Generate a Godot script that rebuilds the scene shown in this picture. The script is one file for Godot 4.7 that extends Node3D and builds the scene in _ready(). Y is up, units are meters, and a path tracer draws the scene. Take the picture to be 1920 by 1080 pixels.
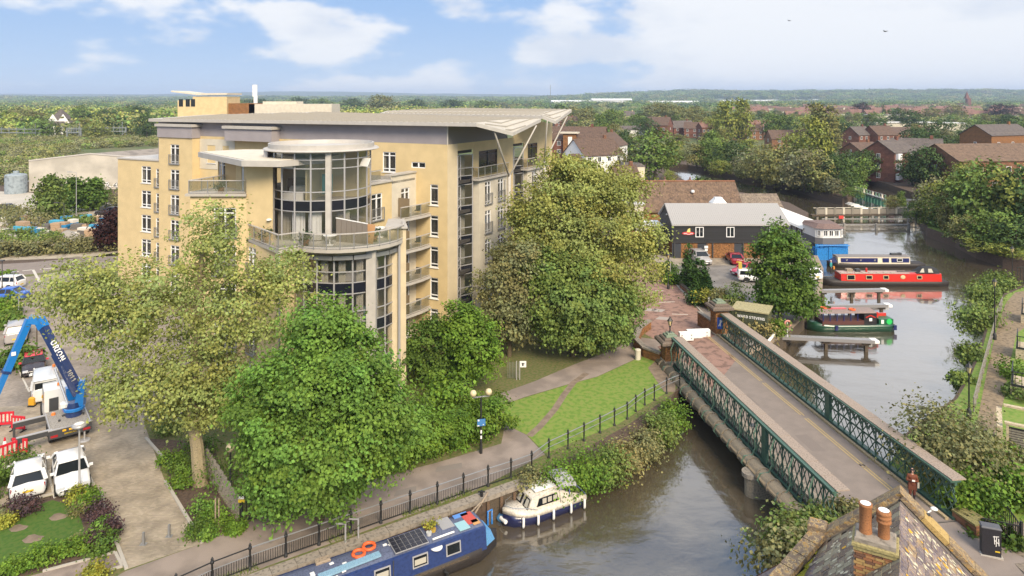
extends Node3D
# Riverside apartments, iron lattice bridge, moorings and the town beyond. Units are metres, y is up.
var used := {}
var mats := {}
var texs := {}
var meshes := {}
var rng := RandomNumberGenerator.new()

class MB:  # collects triangles
	var v := PackedVector3Array()
	var c := PackedColorArray()
	var k := Color(1, 1, 1)
	func tri(a: Vector3, b: Vector3, d: Vector3) -> MB:
		v.push_back(a); v.push_back(d); v.push_back(b)
		c.push_back(k); c.push_back(k); c.push_back(k)
		return self
	func quad(a: Vector3, b: Vector3, d: Vector3, e: Vector3) -> MB:  # anticlockwise seen from outside
		tri(a, b, d); tri(a, d, e)
		return self
	func hexa(p: Array) -> MB:  # p[0..3] bottom ring, p[4..7] top ring, anticlockwise from above
		quad(p[4], p[5], p[6], p[7]); quad(p[3], p[2], p[1], p[0])
		for i in 4:
			var j := (i + 1) % 4
			quad(p[i], p[j], p[4 + j], p[4 + i])
		return self
	func box(o: Vector3, s: Vector3, t := Transform3D()) -> MB:  # centre, size
		var h := s * 0.5
		var p := []
		for y in [-h.y, h.y]:
			for q in [[-1, 1], [1, 1], [1, -1], [-1, -1]]:
				p.append(t * (o + Vector3(q[0] * h.x, y, q[1] * h.z)))
		hexa(p)
		return self
	func boxb(o: Vector3, s: Vector3, t := Transform3D()) -> MB:  # standing on o
		return box(o + Vector3(0, s.y * 0.5, 0), s, t)
	func cham(o: Vector3, s: Vector3, b := 0.02, t := Transform3D()) -> MB:  # box with its top edges chamfered, standing on o
		boxb(o, Vector3(s.x, s.y - b, s.z), t)
		var p := []
		var q := [[-1, 1], [1, 1], [1, -1], [-1, -1]]
		for e in q:
			p.append(t * (o + Vector3(e[0] * s.x * 0.5, s.y - b, e[1] * s.z * 0.5)))
		for e in q:
			p.append(t * (o + Vector3(e[0] * (s.x * 0.5 - b), s.y, e[1] * (s.z * 0.5 - b))))
		hexa(p)
		return self
	func bar(a: Vector3, b: Vector3, w := 0.05, h := 0.05) -> MB:  # rectangular bar from a to b
		var d := b - a
		var x := d.normalized()
		var s := x.cross(Vector3.UP)
		s = (Vector3.RIGHT if s.length() < 0.01 else s.normalized()) * w * 0.5
		var u := s.cross(x).normalized() * h * 0.5
		hexa([a - s - u, a + s - u, b + s - u, b - s - u, a - s + u, a + s + u, b + s + u, b - s + u])
		return self
	func tube(pts: Array, r0: float, r1 := -1.0, n := 8) -> MB:
		if r1 < 0: r1 = r0
		var prev := []
		for i in pts.size():
			var d: Vector3 = (pts[mini(i + 1, pts.size() - 1)] - pts[maxi(i - 1, 0)]).normalized()
			var s := d.cross(Vector3(0.13, 0.05, 0.99) if absf(d.z) < 0.9 else Vector3.UP).normalized()
			var u := s.cross(d)
			var r := lerpf(r0, r1, float(i) / maxi(1, pts.size() - 1))
			var ring := []
			for j in n:
				var a := TAU * j / n
				ring.append(pts[i] + (s * cos(a) + u * sin(a)) * r)
			if prev:
				for j in n:
					var l := (j + 1) % n
					quad(prev[l], prev[j], ring[j], ring[l])
			elif r > 0.02:
				for j in range(1, n - 1): tri(ring[0], ring[j], ring[j + 1])
			prev = ring
		if r1 > 0.02:
			for j in range(1, n - 1): tri(prev[0], prev[j + 1], prev[j])
		return self
	func lathe(o: Vector3, prof: Array, n := 12, t := Transform3D(), a0 := 0.0, a1 := TAU) -> MB:  # prof: [radius, height]
		for i in prof.size() - 1:
			for j in n:
				var a := lerpf(a0, a1, float(j) / n)
				var b := lerpf(a0, a1, float(j + 1) / n)
				var r: float = prof[i][0]
				var s: float = prof[i + 1][0]
				var y: float = prof[i][1]
				var z: float = prof[i + 1][1]
				quad(t * (o + Vector3(cos(b) * r, y, sin(b) * r)), t * (o + Vector3(cos(a) * r, y, sin(a) * r)), t * (o + Vector3(cos(a) * s, z, sin(a) * s)), t * (o + Vector3(cos(b) * s, z, sin(b) * s)))
		return self
	func prism(poly: PackedVector2Array, y0: float, y1: float, bottom := false) -> MB:  # upright prism over an x-z outline
		if Geometry2D.is_polygon_clockwise(poly): poly.reverse()
		var ix := Geometry2D.triangulate_polygon(poly)
		for i in range(0, ix.size(), 3):
			var p := [poly[ix[i]], poly[ix[i + 1]], poly[ix[i + 2]]]
			if (p[1] - p[0]).cross(p[2] - p[0]) > 0: p.reverse()
			tri(Vector3(p[0].x, y1, p[0].y), Vector3(p[1].x, y1, p[1].y), Vector3(p[2].x, y1, p[2].y))
			if bottom: tri(Vector3(p[0].x, y0, p[0].y), Vector3(p[2].x, y0, p[2].y), Vector3(p[1].x, y0, p[1].y))
		if y1 - y0 > 0.0005:
			for i in poly.size():
				var a := poly[i]
				var b := poly[(i + 1) % poly.size()]
				quad(Vector3(b.x, y0, b.y), Vector3(a.x, y0, a.y), Vector3(a.x, y1, a.y), Vector3(b.x, y1, b.y))
		return self
	func loft(rings: Array, closed := true, caps := true) -> MB:
		for i in rings.size() - 1:
			var p: Array = rings[i]
			var q: Array = rings[i + 1]
			for j in (p.size() if closed else p.size() - 1):
				var l: int = (j + 1) % p.size()
				quad(p[j], p[l], q[l], q[j])
		if caps:
			for e in [[rings[0], true], [rings[-1], false]]:
				var r: Array = e[0]
				var mid := Vector3.ZERO
				for p in r: mid += p / r.size()
				for j in r.size():
					var l: int = (j + 1) % r.size()
					if e[1]: tri(mid, r[l], r[j])
					else: tri(mid, r[j], r[l])
		return self
	func put(o: MB, t: Transform3D) -> MB:
		v.append_array(t * o.v)
		c.append_array(o.c)
		return self
	func mesh(smooth := false) -> ArrayMesh:
		var a := []
		a.resize(Mesh.ARRAY_MAX)
		a[Mesh.ARRAY_VERTEX] = v
		a[Mesh.ARRAY_COLOR] = c
		if smooth:
			var st := SurfaceTool.new()
			st.create_from_arrays(a)
			st.index()
			st.generate_normals()
			return st.commit()
		var m := ArrayMesh.new()
		m.add_surface_from_arrays(Mesh.PRIMITIVE_TRIANGLES, a)
		return m

func v3(x: float, y: float, z: float) -> Vector3:
	return Vector3(x, y, z)

func nm(called: String) -> String:  # street_lamp, street_lamp_001 ...
	var n: int = used.get(called, 0)
	used[called] = n + 1
	return called if n == 0 else "%s_%03d" % [called, n]

func tag(o: Node, label: String, category := "", group := "", kind := "") -> Node:
	if label: o.set_meta("label", label)
	if category: o.set_meta("category", category)
	if group: o.set_meta("group", group)
	if kind: o.set_meta("kind", kind)
	return o

func part(m: Mesh, called: String, mat: Material, parent: Node = self, t := Transform3D()) -> MeshInstance3D:
	var o := MeshInstance3D.new()
	o.mesh = m
	o.name = nm(called) if parent == self else called
	if mat: o.material_override = mat
	o.transform = t
	parent.add_child(o, true)
	return o

func mk(b: MB, called: String, mat: Material, parent: Node = self, smooth := false) -> MeshInstance3D:
	return part(b.mesh(smooth), called, mat, parent)

func thing(called: String, label: String, category: String, at := Vector3.ZERO, turn := 0.0, group := "") -> Node3D:
	var o := Node3D.new()
	o.name = nm(called)
	add_child(o)
	o.position = at
	o.rotation.y = turn
	tag(o, label, category, group)
	return o

func dup(o: Node3D, called: String, label: String, t: Transform3D, group := "") -> Node3D:
	var r: Node3D = o.duplicate()
	r.name = nm(called)
	add_child(r)
	r.transform = t
	r.set_meta("label", label)
	if group: r.set_meta("group", group)
	return r

func ground(called: String, poly: PackedVector2Array, y0: float, y1: float, mat: Material) -> MeshInstance3D:
	var o := mk(MB.new().prism(poly, y0, y1), called, mat)
	o.set_meta("kind", "structure")
	return o

func noise_tex(key: String, freq: float, oct: int, ramp: Array, size := 512, kind := FastNoiseLite.TYPE_SIMPLEX_SMOOTH) -> Texture2D:
	if texs.has(key): return texs[key]
	var n := FastNoiseLite.new()
	n.noise_type = kind
	n.frequency = freq
	n.fractal_octaves = oct
	n.seed = key.hash() % 1000
	var im := n.get_seamless_image(size, size, false, false, 0.12)
	var out := Image.create(size, size, false, Image.FORMAT_RGB8)
	var g := Gradient.new()
	g.offsets = PackedFloat32Array(ramp.map(func(e): return e[0]))
	g.colors = PackedColorArray(ramp.map(func(e): return Color(e[1], e[1], e[1]) if e.size() == 2 else Color(e[1], e[2], e[3])))
	for y in size:
		for x in size: out.set_pixel(x, y, g.sample(im.get_pixel(x, y).r))
	texs[key] = ImageTexture.create_from_image(out)
	return texs[key]

func course_tex(key: String, nx: int, ny: int, joint: float, dark: float, vary: float, bond := 0.5, size := 512) -> Texture2D:  # courses of bricks, blocks or tiles too far away to build
	if texs.has(key): return texs[key]
	var r := RandomNumberGenerator.new()
	r.seed = key.hash()
	var out := Image.create(size, size, false, Image.FORMAT_RGB8)
	out.fill(Color(dark, dark, dark))
	var w := float(size) / nx
	var h := float(size) / ny
	for j in ny:
		for i in nx + 1:
			var g := 1.0 - r.randf() * vary
			if i == nx: r.seed = hash(key) + j
			var x := (i + (bond if j % 2 else 0.0) - (1.0 if j % 2 else 0.0)) * w
			var c := Color(g, g * (1.0 - 0.1 * vary * r.randf()), g * (1.0 - 0.2 * vary * r.randf()))
			out.fill_rect(Rect2i(int(x), int(j * h), int(w - joint * h), int(h * (1.0 - joint))), c)
	texs[key] = ImageTexture.create_from_image(out)
	return texs[key]

func M(key: String, col := Color(0.5, 0.5, 0.5), rough := 0.8, tex := "", scale := 0.5, tex2 := "", scale2 := 0.05, _spare := 0.0, metal := 0.0) -> StandardMaterial3D:  # col is linear
	if mats.has(key): return mats[key]
	var m := StandardMaterial3D.new()
	m.resource_name = key
	m.albedo_color = col.linear_to_srgb()
	m.roughness = rough
	m.metallic = metal
	m.vertex_color_use_as_albedo = true
	m.cull_mode = BaseMaterial3D.CULL_DISABLED
	if tex:
		m.albedo_texture = texs[tex]
		m.uv1_triplanar = true
		m.uv1_world_triplanar = true
		m.uv1_scale = Vector3(scale, scale, scale)
	if tex2:
		m.detail_enabled = true
		m.detail_albedo = texs[tex2]
		m.detail_blend_mode = BaseMaterial3D.BLEND_MODE_MUL
		m.detail_uv_layer = BaseMaterial3D.DETAIL_UV_2
		m.uv2_triplanar = true
		m.uv2_world_triplanar = true
		m.uv2_scale = Vector3(scale2, scale2, scale2)
	mats[key] = m
	return m

func leaf_mat(key: String, col: Color, glow := 0.35) -> StandardMaterial3D:
	if mats.has(key): return mats[key]
	var m := M(key, col, 0.6)
	m.metallic_specular = 0.3
	m.backlight_enabled = true
	m.backlight = Color(glow, glow, glow * 0.6)
	return m

func glass(key: String, tint: Color, alpha: float) -> StandardMaterial3D:
	if mats.has(key): return mats[key]
	var m := StandardMaterial3D.new()
	m.transparency = BaseMaterial3D.TRANSPARENCY_ALPHA
	m.albedo_color = Color(tint.r, tint.g, tint.b, alpha)
	m.roughness = 0.04
	m.cull_mode = BaseMaterial3D.CULL_DISABLED
	mats[key] = m
	return m

func text(s: String, size: float, mat: Material, parent: Node, t: Transform3D, depth := 0.01) -> MeshInstance3D:
	var tm := TextMesh.new()
	var f := SystemFont.new()
	f.font_names = PackedStringArray(["Droid Sans"])
	f.font_weight = 700
	tm.font = f
	tm.text = s
	tm.font_size = 32
	tm.pixel_size = size / 24.0
	tm.depth = depth
	return part(tm, "lettering", mat, parent, t)

func at(p: Vector3, turn := 0.0, s := Vector3.ONE) -> Transform3D:
	return Transform3D(Basis(Vector3.UP, turn).scaled_local(s), p)

func v2(p: Vector3) -> Vector2:
	return Vector2(p.x, p.z)

func outline(a: Array) -> PackedVector2Array:
	return PackedVector2Array(a.map(func(p): return Vector2(p.x, p.z)))

func strip(a: Array, w: float) -> PackedVector2Array:  # a band of width w along a polyline, to its left
	var l := []
	var r := []
	for i in a.size():
		var d: Vector3 = a[mini(i + 1, a.size() - 1)] - a[maxi(i - 1, 0)]
		var n := Vector3(-d.z, 0, d.x).normalized() * w * 0.5
		l.append(a[i] + n)
		r.append(a[i] - n)
	r.reverse()
	return outline(l + r)

func inside(p: Vector2, polys: Array) -> bool:
	for q in polys:
		if Geometry2D.is_point_in_polygon(p, q): return true
	return false

func _ready() -> void:
	rng.seed = 7
	var cam := Camera3D.new()
	cam.name = "camera"
	cam.projection = Camera3D.PROJECTION_FRUSTUM
	cam.near = 1.0
	cam.far = 16000.0
	cam.size = 1080.0 / 1300.0
	cam.frustum_offset = Vector2(0, -354.0 / 1300.0)
	cam.position = v3(0, 22.5, 0)
	add_child(cam)
	cam.current = true
	var env := Environment.new()
	env.background_mode = Environment.BG_SKY
	env.sky = Sky.new()
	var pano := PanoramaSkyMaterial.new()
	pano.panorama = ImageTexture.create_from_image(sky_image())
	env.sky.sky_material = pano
	env.background_energy_multiplier = 1.0
	env.tonemap_mode = Environment.TONE_MAPPER_LINEAR
	env.tonemap_exposure = 3.7
	env.fog_enabled = true
	env.fog_density = 0.00014
	env.fog_light_color = Color(0.8, 0.88, 1.0)
	env.sdfgi_enabled = true
	env.ssao_enabled = true
	env.ssil_enabled = true
	var we := WorldEnvironment.new()
	we.name = "world_environment"
	we.environment = env
	add_child(we)
	var sun := DirectionalLight3D.new()
	sun.name = "sun"
	sun.light_energy = 0.5
	sun.light_color = Color(1.0, 0.93, 0.82)
	sun.light_angular_distance = 24.0
	sun.shadow_enabled = true
	add_child(sun)
	sun.look_at_from_position(v3(26, 52, 62), Vector3.ZERO)
	materials()
	land()
	apartments()
	bridge()
	river_walls()
	right_bank_buildings()
	near_house()
	car_park()
	far_left()
	near_trees()
	boats()
	street_things()
	background()
	people()

func sky_image() -> Image:
	var w := 4096
	var h := 2048
	var n := FastNoiseLite.new()
	n.seed = 11
	n.frequency = 1.0
	n.fractal_octaves = 6
	n.fractal_gain = 0.57
	var puffs := [[-17, 4.7, 4.0, 1.0, 0.25], [-14.5, 0.75, 2.6, 0.9, 0.7], [-9.2, 0.75, 2.8, 0.7, 0.85], [-15.6, 4.0, 2.0, 0.7, 0.6], [-20, 6.6, 6.0, 1.3, 0.35], [9, 4.1, 4.0, 0.8, 0.75], [24, 3.2, 9.0, 3.2, 1.0], [30, 6.0, 10.0, 2.6, 1.0], [22, 7.2, 7.0, 1.3, 0.8], [36, 3.0, 8.0, 3.0, 1.0], [2.3, 3.8, 1.6, 0.5, 0.5], [-33, 6.5, 6.0, 1.3, 0.3], [-24.5, 4.4, 2.0, 0.7, 0.3], [15, 0.9, 5.0, 0.9, 0.45], [26, 16.0, 42.0, 8.0, 0.75], [-20, 18.0, 30.0, 6.0, 0.5], [29, 4.5, 12.0, 4.5, 0.5]]  # the highest wide banks lie above the view, added to whiten the water
	var sample := func(az: float, el: float) -> Color:
		var d := v3(sin(az) * cos(el), sin(el), -cos(az) * cos(el))
		var q := v3(d.x, d.y * 2.6, d.z)
		var f := n.get_noise_3dv(q * 5.0 + v3(3, 1, 0))
		var e := rad_to_deg(el)
		var a := rad_to_deg(az)
		var cover := 0.08 + 0.5 * smoothstep(8.0, 22.0, e)  # thicker cloud above the view, added so the river reflects white
		for p in puffs:
			var g: float = pow((a - p[0]) / p[2], 2) + pow((e - p[1]) / p[3], 2)
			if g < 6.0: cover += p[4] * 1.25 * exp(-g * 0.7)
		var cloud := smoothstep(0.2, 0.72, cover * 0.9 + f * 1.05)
		var blue := Color(0.62, 0.76, 0.93).lerp(Color(0.24, 0.46, 0.84), 1.0 - exp(-maxf(e, 0.0) * 0.16))
		var haze := exp(-maxf(e, 0.0) * 0.9) * 0.25
		blue = blue.lerp(Color(0.8, 0.88, 0.96), haze)
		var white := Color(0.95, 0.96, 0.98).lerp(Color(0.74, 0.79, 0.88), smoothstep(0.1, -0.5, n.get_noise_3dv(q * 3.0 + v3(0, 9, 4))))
		white = white * (1.0 + 0.5 * smoothstep(8.5, 18.0, e))  # clouds above the view brightened to silver the water and lift the light
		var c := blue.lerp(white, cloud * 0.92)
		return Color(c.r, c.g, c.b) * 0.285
	var im := Image.create(512, 256, false, Image.FORMAT_RGBF)
	for y in 128:
		for x in 512: im.set_pixel(x, y, sample.call(wrapf((x + 0.5) / 512.0 * TAU, -PI, PI), PI / 2 - (y + 0.5) / 256.0 * PI))
	im.resize(w, h, Image.INTERPOLATE_CUBIC)
	var top := int(h * (0.5 - 12.0 / 180.0))
	for y in range(top, h / 2):
		var el := PI / 2 - (y + 0.5) / h * PI
		for x in range(-560, 560): im.set_pixel(posmod(x, w), y, sample.call((x + 0.5) / w * TAU, el))
	im.fill_rect(Rect2i(0, h / 2, w, h / 2), Color(0.1, 0.11, 0.09))
	return im

func materials() -> void:
	noise_tex("grain", 0.08, 4, [[0.0, 0.84], [0.5, 0.94], [1.0, 1.0]])
	noise_tex("blotch", 0.008, 5, [[0.25, 0.86], [0.5, 0.94], [0.75, 1.0]])
	noise_tex("stain", 0.02, 5, [[0.2, 0.74], [0.45, 0.95], [1.0, 1.0]])
	noise_tex("mild", 0.01, 5, [[0.25, 0.95], [0.75, 1.0]])
	noise_tex("lawn", 0.03, 5, [[0.3, 0.8, 0.88, 0.7], [0.5, 0.93, 0.95, 0.85], [0.7, 1.0, 0.94, 0.96]])
	noise_tex("lichen", 0.016, 5, [[0.0, 0.52, 0.48, 0.53], [0.46, 0.62, 0.58, 0.6], [0.53, 1.0, 0.95, 0.82], [0.6, 0.64, 0.6, 0.62], [0.68, 0.7, 0.66, 0.62], [0.73, 1.0, 0.78, 0.36], [0.8, 0.8, 0.74, 0.66]])
	course_tex("brick", 8, 24, 0.14, 0.72, 0.35)
	course_tex("setts", 12, 24, 0.1, 0.9, 0.12)
	course_tex("slate", 10, 14, 0.07, 0.5, 0.3)
	course_tex("boards", 1, 12, 0.08, 0.55, 0.15, 0.0)
	course_tex("ribs", 1, 16, 0.22, 0.72, 0.03, 0.0)
	M("asphalt", Color(0.34, 0.275, 0.23), 0.9, "grain", 1.1, "blotch", 0.09)
	M("road", Color(0.27, 0.222, 0.19), 0.9, "grain", 1.2, "mild", 0.16)
	M("red_road", Color(0.36, 0.215, 0.165), 0.9, "grain", 1.2, "stain", 0.1)
	M("paving", Color(0.41, 0.345, 0.26), 0.9, "setts", 0.4, "blotch", 0.11)
	M("paving_dark", Color(0.35, 0.3, 0.25), 0.9, "setts", 0.4, "blotch", 0.09)
	M("brick_path", Color(0.3, 0.225, 0.14), 0.9, "setts", 0.35, "stain", 0.2)
	M("kerb", Color(0.48, 0.44, 0.38), 0.85, "grain", 1.5)
	M("stone", Color(0.36, 0.31, 0.25), 0.85, "grain", 1.4, "stain", 0.35)
	M("concrete", Color(0.33, 0.31, 0.28), 0.9, "grain", 1.0, "stain", 0.3)
	M("lawn", Color(0.22, 0.31, 0.06), 0.95, "grain", 2.2, "lawn", 0.12)
	M("lawn_fine", Color(0.085, 0.16, 0.02), 0.95, "grain", 2.5, "lawn", 0.2)
	M("verge", Color(0.17, 0.17, 0.065), 0.95, "grain", 2.0, "lawn", 0.2)
	M("soil", Color(0.12, 0.08, 0.055), 0.95, "grain", 1.6, "stain", 0.3)
	M("dry_soil", Color(0.28, 0.21, 0.15), 0.95, "grain", 1.6, "blotch", 0.3)
	M("field", Color(0.13, 0.15, 0.05), 0.95, "grain", 0.3, "lawn", 0.004)
	M("pale_concrete", Color(0.55, 0.5, 0.42), 0.9, "grain", 0.4, "mild", 0.03)
	M("sand", Color(0.5, 0.43, 0.33), 0.95, "grain", 0.5, "stain", 0.05)
	M("cream", Color(0.74, 0.575, 0.31), 0.85, "grain", 1.6, "mild", 0.12)
	M("pale_cream", Color(0.72, 0.6, 0.4), 0.85, "grain", 1.6, "mild", 0.12)
	M("white_render", Color(0.7, 0.64, 0.52), 0.85, "grain", 1.0, "mild", 0.15)
	M("grey_panel", Color(0.33, 0.3, 0.31), 0.7, "mild", 0.1)
	M("roof_sheet", Color(0.46, 0.42, 0.35), 0.5, "mild", 0.15)
	M("fascia", Color(0.47, 0.44, 0.4), 0.5, "mild", 0.2)
	M("white_paint", Color(0.78, 0.77, 0.74), 0.5)
	M("window_white", Color(0.8, 0.8, 0.8), 0.4)
	M("alu", Color(0.42, 0.41, 0.41), 0.4, "", 1, "", 1, 0, 0.3)
	M("steel", Color(0.3, 0.3, 0.3), 0.45, "", 1, "", 1, 0, 0.5)
	M("dark_steel", Color(0.05, 0.05, 0.052), 0.5)
	M("black_iron", Color(0.018, 0.018, 0.018), 0.5)
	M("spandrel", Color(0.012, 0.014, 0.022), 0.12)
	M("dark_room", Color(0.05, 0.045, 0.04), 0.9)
	M("curtain", Color(0.42, 0.39, 0.32), 0.9)
	M("window_back", Color(0.34, 0.33, 0.28), 0.9)
	M("room", Color(0.55, 0.48, 0.3), 0.9)
	M("bridge_green", Color(0.06, 0.13, 0.095), 0.5, "stain", 0.9)
	M("bridge_pale", Color(0.13, 0.22, 0.15), 0.5, "stain", 0.8)
	M("pipe", Color(0.36, 0.29, 0.2), 0.8, "stain", 1.1, "grain", 1.2)
	M("orange_brick", Color(0.4, 0.19, 0.065), 0.85, "brick", 0.55, "stain", 0.3)
	M("red_brick", Color(0.29, 0.12, 0.08), 0.85, "brick", 0.5, "blotch", 0.15)
	M("brown_brick", Color(0.33, 0.16, 0.085), 0.85, "brick", 0.5, "blotch", 0.15)
	M("tile_roof", Color(0.2, 0.13, 0.095), 0.9, "slate", 0.35, "stain", 0.12)
	M("old_tile", Color(0.27, 0.18, 0.12), 0.9, "slate", 0.35, "stain", 0.09)
	M("grey_tile", Color(0.2, 0.17, 0.155), 0.9, "slate", 0.35, "stain", 0.12)
	M("red_tile", Color(0.34, 0.19, 0.15), 0.9, "slate", 0.35, "blotch", 0.05)
	M("black_board", Color(0.022, 0.023, 0.026), 0.7, "boards", 0.4)
	M("wood", Color(0.4, 0.31, 0.22), 0.85, "grain", 2.0, "stain", 0.6)
	M("grey_wood", Color(0.3, 0.27, 0.22), 0.9, "grain", 2.0, "stain", 0.6)
	M("old_timber", Color(0.1, 0.075, 0.05), 0.9, "stain", 0.8)
	M("bark", Color(0.19, 0.145, 0.085), 0.95, "stain", 1.2, "grain", 1.5)
	M("pale_bark", Color(0.4, 0.33, 0.2), 0.95, "stain", 1.0, "grain", 1.5)
	M("far_bark", Color(0.1, 0.08, 0.06), 0.95)
	M("plain", Color(0.5, 0.5, 0.5), 0.6)
	M("tyre", Color(0.015, 0.015, 0.015), 0.9)
	M("car_glass", Color(0.012, 0.015, 0.018), 0.05)
	M("chrome", Color(0.6, 0.6, 0.6), 0.25, "", 1, "", 1, 0, 0.8)
	M("red_plastic", Color(0.55, 0.015, 0.03), 0.5)
	M("line_white", Color(0.62, 0.58, 0.5), 0.8, "stain", 1.0)
	M("line_yellow", Color(0.5, 0.37, 0.16), 0.8, "stain", 1.2)
	glass("pane", Color(0.25, 0.28, 0.28), 0.12)
	glass("green_glass", Color(0.42, 0.42, 0.33), 0.24)
	leaf_mat("plane_leaf", Color(0.4, 0.45, 0.14), 0.75)
	leaf_mat("lime_leaf", Color(0.205, 0.355, 0.06), 0.7)
	leaf_mat("mid_leaf", Color(0.237, 0.325, 0.081), 0.75)
	leaf_mat("poplar_leaf", Color(0.413, 0.438, 0.125), 0.75)
	leaf_mat("deep_leaf", Color(0.150, 0.250, 0.044), 0.75)
	leaf_mat("hedge_leaf", Color(0.200, 0.338, 0.044), 0.75)
	leaf_mat("olive_leaf", Color(0.312, 0.312, 0.138), 0.75)
	leaf_mat("copper_leaf", Color(0.06, 0.022, 0.02), 0.2)
	leaf_mat("purple_leaf", Color(0.1, 0.06, 0.065), 0.2)
	leaf_mat("yellow_leaf", Color(0.36, 0.36, 0.05), 0.35)
	leaf_mat("conifer_leaf", Color(0.055, 0.12, 0.022), 0.2)
	leaf_mat("reed_leaf", Color(0.413, 0.362, 0.150), 0.75)
	M("galvanised", Color(0.2, 0.22, 0.22), 0.6)
	var water := StandardMaterial3D.new()
	water.resource_name = "water"
	water.albedo_color = Color(0.075, 0.06, 0.04).linear_to_srgb()
	water.roughness = 0.12
	water.clearcoat_enabled = true
	water.clearcoat = 1.0
	water.clearcoat_roughness = 0.05
	water.metallic_specular = 0.7
	var n := FastNoiseLite.new()
	n.frequency = 0.007
	n.fractal_octaves = 5
	var ripples := n.get_seamless_image(512, 512)
	ripples.bump_map_to_normal_map(2.5)
	water.normal_enabled = true
	water.normal_texture = ImageTexture.create_from_image(ripples)
	water.normal_scale = 0.8
	water.uv1_triplanar = true
	water.uv1_world_triplanar = true
	water.uv1_scale = v3(0.05, 0.05, 0.09)
	mats["water"] = water

func col_mat(key: String, c: Color, rough := 0.35) -> StandardMaterial3D:  # plain paint
	if mats.has(key): return mats[key]
	var m := M(key, c, rough)
	if rough < 0.4:
		m.clearcoat_enabled = true
		m.clearcoat = 0.6
		m.clearcoat_roughness = 0.08
	return m

var water_line: PackedVector2Array

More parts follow.
